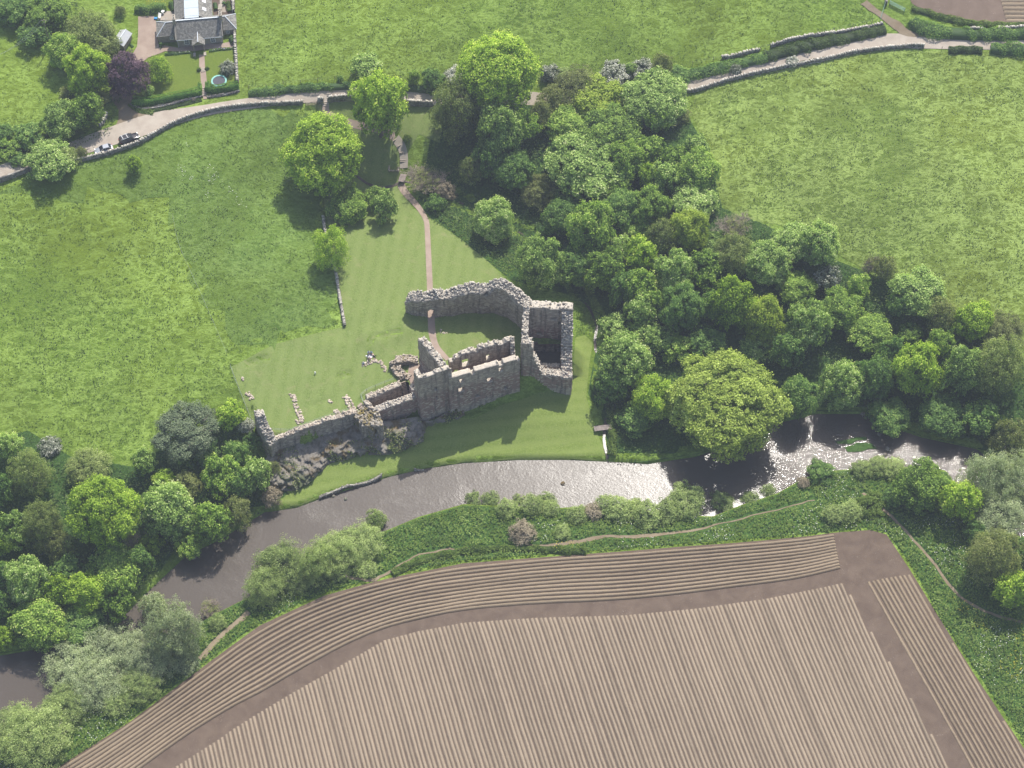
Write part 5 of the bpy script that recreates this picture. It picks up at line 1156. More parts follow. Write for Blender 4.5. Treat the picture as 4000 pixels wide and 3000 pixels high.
M['white'] = simple('white_paint', (.78,.78,.76), .5, .4, var=.03)
M['glass'] = simple('window_glass', (.03,.035,.045), .08, .6, var=.1)
M['wood'] = simple('weathered_timber', (.30,.25,.20), .8, .2, var=.3, scale=3, bump=.02)
M['door'] = simple('dark_door', (.06,.07,.07), .5, .3)
M['felt'] = simple('roofing_felt', (.38,.39,.40), .9, .1, var=.06)
cot = empty("stone_cottage", (h0[0], h0[1], HZ), hrz, label="grey stone cottage with slate roofs, two chimneys and a pale flat-topped rear wing", cat="house")
def part(mb, name, mat, par=None, **k):
    return mb.build(name, mat, par or cot, **k)
def block(x0, y0, x1, y1, h, name="wall"):
    m = MB(); m.box(x0, y0, -.6, x1, y1, h); return part(m, name, M['hstone'])
def roof_plane(m, a, b, c, d, n=14, t=.03, mi=0):
    """slated slope a-b eave, d-c ridge in overlapping courses"""
    a, b, c, d = map(Vector, (a, b, c, d)); nr = (b - a).cross(d - a).normalized()
    for i in range(n):
        f0, f1 = i / n, (i + 1.15) / n; f1 = min(1, f1)
        p = [a.lerp(d, f0) + nr * (t + .05), b.lerp(c, f0) + nr * (t + .05), b.lerp(c, f1) + nr * .03, a.lerp(d, f1) + nr * .03]
        q = [a.lerp(d, f0), b.lerp(c, f0), b.lerp(c, f1), a.lerp(d, f1)]
        m.add(p + q, [(0,1,2,3), (0,4,5,1), (7,6,5,4), (1,5,6,2), (3,2,6,7), (0,3,7,4)], mi)
EH = 2.75; DP = 6.6; RH = 2.75
m = MB(); m.add([(0,0,-.6),(HL,0,-.6),(HL,DP,-.6),(0,DP,-.6),(0,0,EH),(HL,0,EH),(HL,DP,EH),(0,DP,EH),(0,DP/2,EH+RH-.05),(HL,DP/2,EH+RH-.05)],
      [(0,1,5,4),(2,3,7,6),(1,2,6,9,5),(3,0,4,8,7),(4,5,9,8),(6,7,8,9)]); part(m, "wall", M['hstone'])
rf = MB(); roof_plane(rf, (-.05,-.25,EH-.12), (HL+.05,-.25,EH-.12), (HL+.05,DP/2,EH+RH), (-.05,DP/2,EH+RH), 16); roof_plane(rf, (HL+.05,DP+.25,EH-.12), (-.05,DP+.25,EH-.12), (-.05,DP/2,EH+RH), (HL+.05,DP/2,EH+RH), 12)
main_roof = part(rf, "roof", M['slate'], label="main slate roof")
m = MB(); m.obox((0,DP/2,EH+RH+.12),(HL,DP/2,EH+RH+.12), .3,.12); m.build("ridge", M['zinc'], main_roof)
for x in (-.12, HL+.12):
    m = MB(); m.add([(x-.16,-.25,EH-.3),(x+.16,-.25,EH-.3),(x+.16,DP/2,EH+RH+.25),(x-.16,DP/2,EH+RH+.25),(x+.16,DP+.25,EH-.3),(x-.16,DP+.25,EH-.3),(x-.16,-.25,EH+.1),(x+.16,-.25,EH+.1),(x+.16,DP/2,EH+RH+.5),(x-.16,DP/2,EH+RH+.5),(x+.16,DP+.25,EH+.1),(x-.16,DP+.25,EH+.1)],
        [(0,1,7,6),(6,7,8,9),(9,8,10,11),(0,6,9,3),(1,2,8,7),(2,4,10,8),(3,9,11,5),(4,5,11,10),(0,3,2,1),(3,5,4,2)]); m.build("gable_coping", M['hstone'], main_roof)
    c = MB(); c.box(x-.32, DP/2-.75, EH+RH-.6, x+.32, DP/2+.75, EH+RH+1.25); c.box(x-.40, DP/2-.83, EH+RH+1.25, x+.40, DP/2+.83, EH+RH+1.40)
    co = c.build("chimney", M['hstone'], main_roof)
    for k in (-.35, .35):
        q = MB(); q.lathe((x, DP/2+k, EH+RH+1.40), [(.15,0),(.12,.4),(.14,.45)], 10); pq = q.build("chimney_pot", M['hstone'], cot)
def window(x, y, z, w_, h_, face='S'):
    f = MB(); d = .06
    for (a0, a1, b0, b1) in ((x-w_/2-.06, x-w_/2+.05, z, z+h_), (x+w_/2-.05, x+w_/2+.06, z, z+h_), (x-w_/2, x+w_/2, z+h_-.06, z+h_+.05), (x-w_/2, x+w_/2, z-.05, z+.07), (x-w_/2, x+w_/2, z+h_/2-.045, z+h_/2+.045), (x-.025, x+.025, z, z+h_)):
        f.box(a0, y-.07-random.random()*.004, b0, a1, y-.005, b1)
    for q in (.25, .75): f.box(x-w_/2, y-.065, z+h_*q-.018, x+w_/2, y-.004, z+h_*q+.018)
    fo = f.build("window", M['white'], cot)
    g = MB(); g.box(x-w_/2+.02, y-.03, z+.02, x+w_/2-.02, y+.02, z+h_-.02); g.build("pane", M['glass'], fo)
    s = MB(); s.box(x-w_/2-.15, y-.16, z-.18, x+w_/2+.15, y+.02, z-.06); s.build("sill", M['hstone'], fo)
window(2.25, 0, .85, 1.05, 1.45); window(HL-2.3, 0, .85, 1.05, 1.45)
# wings
def hipwing(x0, x1, y0, y1, h, r, hipx, side, label):
    block(x0, y0, x1, y1, h)
    m = MB(); ym = (y0 + y1) / 2; e = .2
    if side == 'W': A, B, C_, D2 = (x0-e,y0-e,h-.1), (x1,y0-e,h-.1), (x1,ym,h+r), (hipx,ym,h+r); N1, N2 = (x1,y1+e,h-.1), (x0-e,y1+e,h-.1)
    else: A, B, C_, D2 = (x0,y0-e,h-.1), (x1+e,y0-e,h-.1), (hipx,ym,h+r), (x0,ym,h+r); N1, N2 = (x1+e,y1+e,h-.1), (x0,y1+e,h-.1)
    roof_plane(m, A, B, C_, D2, 10); roof_plane(m, N1, N2, D2, C_, 10)
    if side == 'W': roof_plane(m, N2, A, D2, D2, 10)
    else: roof_plane(m, B, N1, C_, C_, 10)
    r_ = part(m, "roof", M['slate'], label=label)
    k = MB()
    for p, q in (((A, D2), (N2, D2), (D2, C_)) if side == 'W' else ((B, C_), (N1, C_), (D2, C_))):
        k.obox(tuple(np.array(p) + [0,0,.12]), tuple(np.array(q) + [0,0,.12]), .16, .07)
    k.build("ridge", M['zinc'], r_)
hipwing(-4.5, -.32, 1.9, 6.5, 2.4, 1.9, -2.3, 'W', "hipped slate roof of the west wing")
hipwing(HL+.32, HL+3.3, 2.3, 6.9, 2.4, 1.9, HL+1.0, 'E', "hipped slate roof of the east wing")
window(-1.3, 1.9, .9, .75, .95); window(HL+1.3, 2.3, .9, .75, .95)
# rear wing with pale flat top
m = MB(); m.box(-.1, DP-.6, -.6, 8.5, DP+11, 2.6); part(m, "wall", M['hstone'])
m = MB(); roof_plane(m, (-.3,DP+11.2,2.5), (-.3,DP-1.6,2.5), (2.35,DP-1.6,4.9), (2.35,DP+11.2,4.9), 9); roof_plane(m, (8.7,DP-1.6,2.5), (8.7,DP+11.2,2.5), (5.6,DP+11.2,4.9), (5.6,DP-1.6,4.9), 9)
rr_ = part(m, "roof", M['slate'], label="slate slopes of the rear wing")
m = MB(); m.box(2.3,DP-2.2,4.75,5.65,DP+11.2,4.97); m.build("flat_roof", M['lead'], rr_)
m = MB()
for k in range(5): m.box(2.3,DP-1.5+k*2.6,4.97,5.65,DP-1.44+k*2.6,5.02)
m.build("roof_seam", M['zinc'], rr_)
for y_, w_, hh_ in ((DP+1.3, .75, .6), (DP+4.2, 1.1, .9)):
    m = MB(); x0, z0 = 7.3, 3.55
    m.obox((6.55, y_, 4.16+.12), (7.35, y_, 3.54+.12), w_*1.3, .08); m.build("rooflight", simple('rooflight_glass', (.75,.76,.76), .15, .6), rr_)
# porch
px_ = HL * .47; 
m = MB(); roof_plane(m, (px_-1.5,.9,2.35), (px_-1.5,-2.2,2.35), (px_,-2.2,3.55), (px_,1.6,3.55), 7); roof_plane(m, (px_+1.5,-2.2,2.35), (px_+1.5,.9,2.35), (px_,1.6,3.55), (px_,-2.2,3.55), 7)
pr = part(m, "porch_roof", M['slate']); k = MB(); k.obox((px_,-2.25,3.68),(px_,1.7,3.68), .14,.07); k.build("ridge", M['zinc'], pr)
m = MB(); m.add([(px_-1.35,-2.1,2.35),(px_+1.35,-2.1,2.35),(px_,-2.1,3.4),(px_-1.35,-2.0,2.35),(px_+1.35,-2.0,2.35),(px_,-2.0,3.4)], [(0,1,2),(5,4,3),(0,3,4,1),(1,4,5,2),(2,5,3,0)]); part(m, "porch_gable", M['wood'])
for s_ in (-1, 1):
    m = MB(); m.box(px_+s_*1.2-.09, -2.1, 0, px_+s_*1.2+.09, -1.92, 2.35); part(m, "porch_post", M['wood'])
m = MB(); m.box(px_-.5, -.06, 0, px_+.5, .03, 2.1); part(m, "door", M['door'])
for k in range(3):
    m = MB(); m.box(px_-.9, -2.9-k*.35, -.5, px_+.9, -2.45-k*.35, -.08-k*.16); part(m, "step", M['paving'])
for s_ in (-1, 1):
    m = MB(); m.box(px_+s_*1.25-.3, -3.6, -.5, px_+s_*1.25+.3, -2.5, .35); part(m, "porch_planter", M['hstone'])
m = MB(); m.tube([(HL-.3,-.08,0),(HL-.3,-.08,EH-.1)], [.05,.05], 6); m.tube([(.15,-.08,0),(.15,-.08,EH-.1)], [.05,.05], 6); m.obox((-.1,-.32,EH-.16),(HL+.1,-.32,EH-.16),.1,.1); part(m, "gutter", M['zinc'])
m = MB(); m.tube([(-2.2,4.2,4.2),(-2.2,4.2,5.9)], [.025,.02], 5); m.tube([(-2.7,4.2,5.5),(-1.6,4.2,5.8)], [.02,.02], 4)
for k in range(5): m.tube([(-2.6+k*.22,4.0,5.53+k*.06),(-2.6+k*.22,4.4,5.53+k*.06)], [.012,.012], 3)
part(m, "aerial", M['zinc'])
# ------------------------------------------------------------------ shed
sa = G(*ch(225, 715)); sp = [G(*ch(*q)) for q in ((322,745),(438,560))]
sv = np.array(sp[1][:2]) - np.array(sp[0][:2]); srz = math.atan2(sv[1], sv[0]); sl = float(np.linalg.norm(sv))
shed = empty("garden_shed", (sp[0][0], sp[0][1], sp[0][2]), srz, label="low shed with a pale grey felt roof beside the gravel drive", cat="shed")
m = MB(); m.box(.1,.1,-.3,sl-.1,2.9,2.0); m.build("wall", M['wood'], shed)
m = MB()
for a, b in ((-.1, 1.5), (3.1, 1.5)): m.add([(-.15,a,1.95),(sl+.15,a,1.95),(sl+.15,b,2.75),(-.15,b,2.75),(-.15,a,1.87),(sl+.15,a,1.87),(sl+.15,b,2.67),(-.15,b,2.67)], [(0,1,2,3) if a < 1 else (3,2,1,0),(4,7,6,5),(0,4,5,1),(1,5,6,2),(2,6,7,3),(3,7,4,0)])
m.build("roof", M['felt'], shed); m = MB(); m.obox((-.15,1.5,2.8),(sl+.15,1.5,2.8),.22,.06); m.build("ridge", M['zinc'], shed)
m = MB(); m.box(-.02,1.0,-.1,.09,2.0,1.8); m.build("door", M['door'], shed)

# ------------------------------------------------------------------ trampoline
tc = G(*ch(1684, 1195)); tra = empty("trampoline", tc, label="round trampoline with a turquoise pad and black mat on the cottage lawn", cat="trampoline")
R_ = 1.85; hb = .75
m = MB(); m.lathe((0,0,hb-.01), [(R_*.80,-.01),(R_*.80,.0)], 40); m.build("mat", simple('trampoline_mat', (.06,.06,.075), .7), tra)
V_ = MB(); n = 48
vs = []; 
for r_, z_ in ((R_*.79,.0),(R_*.79,.05),(R_,.05),(R_,-.04)):
    for k in range(n): vs.append((r_*math.cos(6.2832*k/n), r_*math.sin(6.2832*k/n), hb+z_))
V_.add(vs, [(i*n+k, (i+1)*n+k, (i+1)*n+(k+1)%n, i*n+(k+1)%n) for i in range(3) for k in range(n)])
V_.build("pad", simple('turquoise_pad', (.20,.43,.38), .6, var=.2, scale=2), tra)
for k in range(6):
    a = 6.2832 * k / 6; m = MB(); m.tube([(R_*.96*math.cos(a), R_*.96*math.sin(a), hb-.04), (R_*.96*math.cos(a), R_*.96*math.sin(a), -.1)], [.03,.03], 6); m.build("leg", M['zinc'], tra)

# ------------------------------------------------------------------ cars
def car(kind, c, rz, paint, label):
    suv = kind == 'suv'; L, Wd, Hh = (4.75, 1.9, 1.72) if suv else (4.25, 1.76, 1.44)
    root = empty("parked_car", c, rz, label=label, cat="car", group="cars parked along the lane")
    # sections along x: (x, half width, sill z, belt z, )
    wl = .84 if not suv else 1.02
    prof = [(-L/2, .72, .42, wl*.78), (-L/2+.12, .86, .30, wl*.95), (-L/2+.5, .96, .24, wl), (-L*.18, 1.0, .22, wl+.01), (L*.12, 1.0, .22, wl-.02), (L*.24, .98, .22, wl-.07), (L/2-.45, .94, .25, wl-.16), (L/2-.12, .82, .30, wl*.72), (L/2, .66, .38, wl*.56)]
    m = MB(); rings = []; hw = Wd / 2
    for x, w_, zs, zb in prof:
        y = hw * w_
        rings.append([(x,-y*.92,zs),(x,-y,zs+.15),(x,-y,(zs+zb)/2+.1),(x,-y*.93,zb-.04),(x,-y*.84,zb),(x,0,zb+.035),(x,y*.84,zb),(x,y*.93,zb-.04),(x,y,(zs+zb)/2+.1),(x,y,zs+.15),(x,y*.92,zs)])
    n = 11; vs = [v for r_ in rings for v in r_]; fs = []
    for i in range(len(rings)-1):
        for k in range(n): fs.append((i*n+k, (i+1)*n+k, (i+1)*n+(k+1)%n, i*n+(k+1)%n)[::-1])
    fs.append(tuple(range(n))[::-1][::-1]); fs.append(tuple(range((len(rings)-1)*n, len(rings)*n))[::-1])
    m.add(vs, fs)
    b = m.build("body", paint, root, smooth=True); sd2 = b.modifiers.new("sub", 'SUBSURF'); sd2.levels = 1; sd2.render_levels = 2
    # cabin
    rear = -L/2 + (.16 if suv else .32); rr2 = -L/2 + (.42 if suv else .95); fr2 = L*.03; fr = L*.03 + (.85 if not suv else .8)
    yb, yt = hw*.86, hw*.70
    def ring(s): return [(rear,-yb*s,wl-.02),(fr,-yb*s,wl-.06),(fr2,-yt*s,Hh-.05),(rr2,-yt*s,Hh-.05),(rear,yb*s,wl-.02),(fr,yb*s,wl-.06),(fr2,yt*s,Hh-.05),(rr2,yt*s,Hh-.05)]
    g = MB(); g.add(ring(1.0), [(0,1,2,3),(7,6,5,4),(0,4,5,1)[::-1],(1,5,6,2),(2,6,7,3),(3,7,4,0)]); go = g.build("glasshouse", M['glass'], root)
    r_ = MB(); z = Hh
    r_.add([(rr2-.04,-yt*1.02,z-.06),(fr2+.05,-yt*1.02,z-.06),(fr2+.05,yt*1.02,z-.06),(rr2-.04,yt*1.02,z-.06),(rr2+.05,-yt*.9,z),(fr2-.06,-yt*.9,z),(fr2-.06,yt*.9,z),(rr2+.05,yt*.9,z)], [(0,1,5,4),(1,2,6,5),(2,3,7,6),(3,0,4,7),(4,5,6,7),(3,2,1,0)])
    r_.build("roof", paint, root)
    for s_ in (-1, 1):
        p = MB()
        for a0, a1 in (((fr,s_*yb*1.0,wl-.05),(fr2,s_*yt*1.01,Hh-.05)), ((rear,s_*yb,wl-.02),(rr2,s_*yt*1.01,Hh-.05)), (((rear+fr)/2+.05,s_*yb*1.01,wl-.03),((rr2+fr2)/2+.1,s_*yt*1.02,Hh-.06))): p.obox(a0, a1, .09, .06)
        p.build("pillar", paint, root)
        q = MB(); q.box(fr-.25, s_*(hw-.02)-.10, wl-.02, fr-.08, s_*(hw-.02)+.10, wl+.12); q.build("mirror", paint, root)
        for x in (-L/2+.82, L/2-.86):
            w0 = MB(); rad = .37 if suv else .32; yc_ = s_*(hw-.10)
            w0.lathe((x, yc_-.11, rad), [(rad*.8,0),(rad,.03),(rad,.19),(rad*.8,.22)], 18, axis='y'); wo_ = w0.build("wheel", simple('tyre', (.03,.03,.03), .9) if 'tyre' not in bpy.data.materials else bpy.data.materials['tyre'], root)
            w1 = MB(); w1.lathe((x, yc_ + s_*.085 - .03, rad), [(rad*.2,0),(rad*.62,.0),(rad*.62,.06),(rad*.2,.06)], 12, axis='y'); w1.build("rim", M['zinc'], wo_)
        hl = MB(); hl.box(L/2-.28, s_*hw*.62-.2, wl*.60, L/2-.04, s_*hw*.62+.2, wl*.76); hl.build("headlight", M['white'], root)
        tl_ = MB(); tl_.box(-L/2+.02, s_*hw*.74-.12, wl*.68, -L/2+.16, s_*hw*.74+.12, wl*.92); tl_.build("tail_light", simple('red_lens', (.35,.02,.02), .3) if 'red_lens' not in bpy.data.materials else bpy.data.materials['red_lens'], root)
        if suv:
            rl_ = MB(); rl_.obox((rr2, s_*yt*.94, Hh+.05), (fr2-.1, s_*yt*.94, Hh+.05), .05, .05); rl_.build("roof_rail", M['zinc'], root)
    if suv:
        for x in (rr2+.45, fr2-.55):
            rb_ = MB(); rb_.obox((x, -yt*.98, Hh+.10), (x, yt*.98, Hh+.10), .09, .04); rb_.build("roof_bar", M['white'], root)
    nb = MB(); nb.box(-L/2-.03, -.26, .48, -L/2+.03, .26, .59); nb.build("number_plate", simple('yellow_plate', (.7,.6,.1), .5) if 'yellow_plate' not in bpy.data.materials else bpy.data.materials['yellow_plate'], root)
    return root
r13 = lambda x, y: (193.56 + .0625 * x, 265.4 + .0625 * y)     # crop 350,480-600,640
silver = simple('silver_paint', (.36,.38,.42), .28, .6, metal=.35, var=.02); black = simple('black_paint', (.018,.018,.022), .15, .7, var=.02)
a, b = G(*r13(330, 1130)), G(*r13(745, 1010)); d = np.array(a[:2]) - np.array(b[:2]); rz_ = math.atan2(d[1], d[0]); nrm = np.array([d[1], -d[0]]) / np.linalg.norm(d)
mid = (np.array(a[:2]) + np.array(b[:2])) / 2 - nrm * (.85 if (nrm[1] > 0) == False else -.85)
car('hatch', (mid[0], mid[1], G(*r13(500, 1000))[2] + .12), rz_, silver, "small silver hatchback parked tight against the drystone wall, facing left")
a, b = G(*r13(1230, 800)), G(*r13(1640, 620)); d = np.array(b[:2]) - np.array(a[:2]); rz_ = math.atan2(d[1], d[0]); nrm = np.array([-d[1], d[0]]) / np.linalg.norm(d)
mid = (np.array(a[:2]) + np.array(b[:2])) / 2 + nrm * .9
car('suv', (mid[0], mid[1], G(*r13(1400, 650))[2] + .12), rz_, black, "large black four wheel drive car with silver roof bars, facing right")

# ------------------------------------------------------------------ drystone walls
def drywall(f, pts, label, h=1.15, th=.55, name="drystone_wall", seed=1, cop=True, ruin=0.0, sm=1):
    L_ = [G(*f(*p))[:2] for p in pts]
    if sm: L_ = smooth_line(L_, sm)
    P_ = np.array(resample(L_, .5, False)); n = len(P_); r = np.random.default_rng(seed)
    c0 = P_[n // 2]; z0 = float(hgt(c0[:1], c0[1:])[0]); root = empty(name, (c0[0], c0[1], z0), label=label, cat="stone wall")
    d = np.gradient(P_, axis=0); d /= np.linalg.norm(d, axis=1)[:, None] + 1e-9; nr = np.stack([-d[:, 1], d[:, 0]], 1); g = hgt(P_[:, 0], P_[:, 1])
    hh = h * (1 - ruin * vnoise(P_[:, 0], P_[:, 1], 3.0))
    prof = [(-.5, -.5), (-.42, .5), (-.36, 1.0), (.36, 1.0), (.42, .5), (.5, -.5)]
    J = (r.random((n, 6, 2)) - .5)
    V = np.zeros((n, 6, 3))
    for k, (o, z) in enumerate(prof):
        V[:, k, :2] = P_ + nr * (o * th + J[:, k, :1] * .12); V[:, k, 2] = g + (hh * z if z > 0 else -.4) + J[:, k, 1] * .10
    V -= np.array([c0[0], c0[1], z0]); ix = np.arange(n * 6).reshape(n, 6)
    q = [np.stack([ix[:-1, k], ix[1:, k], ix[1:, (k+1) % 6], ix[:-1, (k+1) % 6]], 1)[:, ::-1] for k in range(6)]
    link("wall_body", np_mesh("wall_body", V.reshape(-1, 3), np.concatenate(q), M['drystone'], fattr={'tint': r.random((n-1) * 6)}), root)
    seglen = np.linalg.norm(np.diff(P_, axis=0), axis=1); Ltot = seglen.sum(); cum = np.concatenate([[0], np.cumsum(seglen)])
    if cop:
        m_ = int(Ltot / .24); s = np.sort(r.random(m_) * Ltot); x = np.interp(s, cum, P_[:, 0]); y = np.interp(s, cum, P_[:, 1]); zz = np.interp(s, cum, g + hh); rz = np.arctan2(np.interp(s, cum, d[:, 1]), np.interp(s, cum, d[:, 0]))
        stones("coping_stone", np.column_stack([x - c0[0], y - c0[1], zz - z0 + .10]), np.column_stack([.14 + .12 * r.random(m_), .42 + .22 * r.random(m_), .22 + .14 * r.random(m_)]), M['coping'], root, seed, rz=rz, tilt=.5, kind='stuff')
    m_ = int(Ltot * 7); s = r.random(m_) * Ltot; sd_ = np.where(r.random(m_) < .5, -1, 1); zf = r.random(m_)
    x = np.interp(s, cum, P_[:, 0]) + np.interp(s, cum, nr[:, 0]) * sd_ * th * (.48 - .12 * zf); y = np.interp(s, cum, P_[:, 1]) + np.interp(s, cum, nr[:, 1]) * sd_ * th * (.48 - .12 * zf)
    rz = np.arctan2(np.interp(s, cum, d[:, 1]), np.interp(s, cum, d[:, 0]))
    stones("walling_stone", np.column_stack([x - c0[0], y - c0[1], np.interp(s, cum, g) + zf * np.interp(s, cum, hh) - z0]), np.column_stack([.28 + .3 * r.random(m_), .16 + .1 * r.random(m_), .14 + .14 * r.random(m_)]), M['drystone'], root, seed + 1, rz=rz, tilt=.15, kind='stuff')
    return root
drywall(c5, [(-60,1590),(60,1555),(230,1490),(275,1480)], "mortared grey wall on the lane at the left edge of the photo", h=1.5, cop=False, seed=301)
drywall(c5, [(560,1425),(700,1392),(850,1358),(1000,1315),(1180,1255),(1300,1190),(1400,1130),(1480,1085),(1600,1035),(1750,985),(1900,950),(2050,930),(2212,912),(2330,908),(2480,904),(2620,898)], "long curving drystone wall below the parked cars with pale coping", h=1.0, seed=303)
drywall(c6, [(533,885),(585,882)], "short round-topped pier of wall between gate and steps", h=1.5, th=1.1, seed=305, sm=0)
drywall(c6, [(622,882),(700,872),(790,864),(900,872)], "wall between the castle steps and the big footpath tree", h=1.7, seed=307)
drywall(c6, [(1180,895),(1260,905),(1400,915),(1530,918)], "wall at the top of the castle lawn, right of the footpath tree", h=1.7, seed=309)
drywall(r1, [(1500,800),(1600,790),(1750,735),(1900,690),(2000,665),(2212,618),(2300,598),(2500,560),(2720,520),(2960,455),(3212,422),(3450,402),(3560,408)], "long pale drystone wall between the lane and the east field", h=1.0, seed=311, ruin=.25)
drywall(r1, [(1812,505),(1900,500),(2000,470),(2140,440)], "short drystone wall above the lane verge, left part", h=.9, seed=313, ruin=.2)
drywall(r2, [(20,408),(200,350),(400,312),(600,292),(800,255),(990,215)], "drystone wall above the lane verge running to the field gate", h=.9, seed=315, ruin=.2)
drywall(r2, [(1015,45),(1028,-20)], "stub of wall above the green field gates", h=1.1, seed=317, sm=0)
drywall(ch, [(1885,-40),(1890,100),(1892,205)], "high garden wall behind the cottage by the flower yard", h=1.5, seed=319, sm=0)
drywall(ch, [(1908,485),(1918,700),(1932,900),(1942,1080),(1948,1215)], "pale garden wall beside the cottage lawn and trampoline", h=1.3, seed=321, sm=0)
drywall(D_, [(698,470),(702,500),(716,545),(726,590),(735,650),(745,706)], "drystone wall between the meadow and the mown castle lawn", h=.9, seed=323, ruin=.3)
drywall(c5, [(862,1105),(900,1060),(925,1000)], "short curved wall at the mouth of the shaded driveway", h=1.0, seed=325)
drywall(ch, [(390,1500),(480,1555),(600,1580),(800,1545),(1000,1500),(1200,1440),(1440,1385)], "low retaining wall under the long clipped hedge", h=.35, seed=327, cop=False)
drywall(ch, [(1510,1405),(1700,1380),(1850,1350),(1975,1310)], "low retaining wall under the short clipped hedge by the trampoline", h=.35, seed=329, cop=False)
drywall(r2, [(1740,268),(1860,278)], "pale broken wall showing in the lane hedge, left piece", h=1.3, seed=331)
drywall(r2, [(1980,272),(2120,262),(2260,255)], "pale broken wall showing in the lane hedge at the right edge", h=1.3, seed=333)

# ------------------------------------------------------------------ leafy ground cover, hedges, verges
def inpoly_pts(poly, n, r):
    A = np.array(poly); lo, hi = A.min(0), A.max(0); out = []
    tot = 0
    while tot < n:
        q = lo + (hi - lo) * r.random((n * 2, 2)); q = q[poly_sd(poly, q[:, 0], q[:, 1]) < 0]; out.append(q); tot += len(q)
    return np.concatenate(out)[:n]
def parea(p): return abs(sum(p[i][0]*p[(i+1) % len(p)][1] - p[(i+1) % len(p)][0]*p[i][1] for i in range(len(p)))) / 2
def herbs(name, poly, dens, leaf, hgt_amp, mat, label, seed, scale=2.0, base=.15, thr=0, kind='stuff', cat=None, patch=None):
    r = np.random.default_rng(seed); n = int(parea(poly) * dens); q = inpoly_pts(poly, n, r)
    nz = vnoise(q[:, 0], q[:, 1], scale) * .65 + vnoise(q[:, 0] + 31, q[:, 1] + 17, scale * .4) * .35
    if thr: k = nz > thr; q, nz = q[k], nz[k]
    if patch:
        k = vnoise(q[:, 0] + 7, q[:, 1] + 3, patch[0]) > patch[1]; q, nz = q[k], nz[k]
    z = hgt(q[:, 0], q[:, 1]) + base + hgt_amp * np.clip((nz - thr) / (1 - thr), 0, 1) * (.75 + .25 * r.random(len(q)))
    N = rdir(r, len(q)) * .6; N[:, 2] += 1.0; N /= np.linalg.norm(N, axis=1)[:, None]
    V, F_, T_ = cards(np.column_stack([q, z]), N, leaf, r, tint=np.clip(nz * .6 + r.random(len(q)) * .5, 0, 1))
    return link(name, np_mesh(name, V, F_, mat, fattr={'tint': T_}), kind=kind, label=label if kind != 'stuff' else None, cat=cat)
bankp = W([(-40,1590),(90,1537),(190,1482),(300,1427),(400,1367),(460,1332),(520,1302),(580,1272),(640,1234),(720,1189),(835,1150),(905,1121),(1000,1094),(1100,1098),(1200,1102),(1290,1098),(1420,1115),(1540,1120),(1600,1096),(1680,1070),(1735,1039),(1800,1022),(1916,1010),(2044,1022),(2075,1062),(2130,1120),(2212,1182),(2260,1240),
     (2260,1680),(2130,1480),(2030,1332),(1965,1217),(1915,1152),(1870,1142),(1600,1167),(1400,1182),(1200,1197),(1000,1212),(850,1242),(700,1282),(560,1347),(450,1427),(280,1557),(130,1657),(0,1720),(-40,1700)])
_pathl = [np.array(W(q)) for q in ([r10(500,755),r10(640,775),r10(760,720),r10(860,650),r10(960,590),r10(1100,560),r10(1250,545),r10(1450,535),r10(1700,530),r10(1900,520),r10(2100,500),(1300,1158),(1380,1160),(1480,1150),(1600,1120),(1700,1095),(1760,1080)],
     [r8(560,40),r8(640,110),r8(760,210),r8(850,310),r8(940,410),r8(1000,490),r8(1080,600),r8(1180,690),r8(1350,770)], [r7(1430,285),r7(1330,370),r7(1240,450),r7(1150,550)])]
_oldin = inpoly_pts
def inpoly_pts(poly, n, r):
    q = _oldin(poly, n, r)
    if poly is bankp:
        k = np.ones(len(q), bool)
        for pl in _pathl: k &= line_d([tuple(p) for p in pl], q[:, 0], q[:, 1]) > .62
        q = q[k]
    return q
herbs("undergrowth", bankp, 9, .42, .9, LM['herb'], None, 41, scale=3.0)
herbs("undergrowth", bankp, 9, .30, 1.5, LM['herbd'], None, 42, scale=1.8, thr=.58)
herbs("flowers", bankp, 1.3, .22, 1.0, LM['white'], None, 43, scale=3.0, base=.4, thr=.3, patch=(9, .62))
flp = W([r8(1050,650),r8(1500,780),r8(1520,1250),r8(1250,950)])
herbs("flowers", flp, 1.6, .20, .3, LM['yell'], None, 44, scale=2, base=.5, patch=(4, .5))
herbs("flowers", W([r10(1880,510),r10(2150,500),r10(2150,545),r10(1880,560)]), 3, .18, .2, LM['yell'], None, 45, base=.9, patch=(2, .4))
woodp = W([(940,260),(1440,230),(1480,250),(1530,340),(1560,455),(1640,485),(1800,565),(1900,605),(2060,690),(2230,830),(2230,1010),(2110,960),(1989,936),(1864,885),(1765,885),(1655,910),(1580,950),(1505,975),(1400,990),(1330,990),(1330,900),(1290,850),(1300,740),(1306,690),(1255,640),(1160,600),(1060,565),(1000,518),(940,470),(900,430)])
herbs("undergrowth", woodp, 4.0, .45, 1.6, LM['herbd'], None, 46, scale=4.0)
wwp = W([(-40,980),(150,1000),(290,1020),(330,990),(430,950),(500,905),(540,965),(580,1020),(600,1085),(545,1117),(480,1156),(400,1197),(310,1280),(240,1352),(110,1390),(-40,1408)])
herbs("undergrowth", wwp, 4.0, .45, 1.6, LM['herbd'], None, 47, scale=4.0)
herbs("undergrowth", W([(0,0),(160,0),(250,90),(240,200),(270,200),(240,290),(150,330),(60,345),(0,360),(0,330),(80,280),(150,180),(90,70),(0,70)]), 5, .4, 1.2, LM['herbd'], None, 48, scale=3.0)
herbs("undergrowth", W([(935,480),(1000,522),(1060,570),(1098,606),(1130,560),(1150,520),(1090,500),(1010,470),(960,440)]), 8, .32, .5, LM['herb'], None, 49, scale=2.5, base=.05)
herbs("undergrowth", W([c1(2060,420),c1(2000,440),c1(1990,250),c1(1960,200),c1(2100,200),c1(2130,330),c1(2110,420)]), 7, .32, .8, LM['herb'], None, 50, scale=2.5, base=.05)
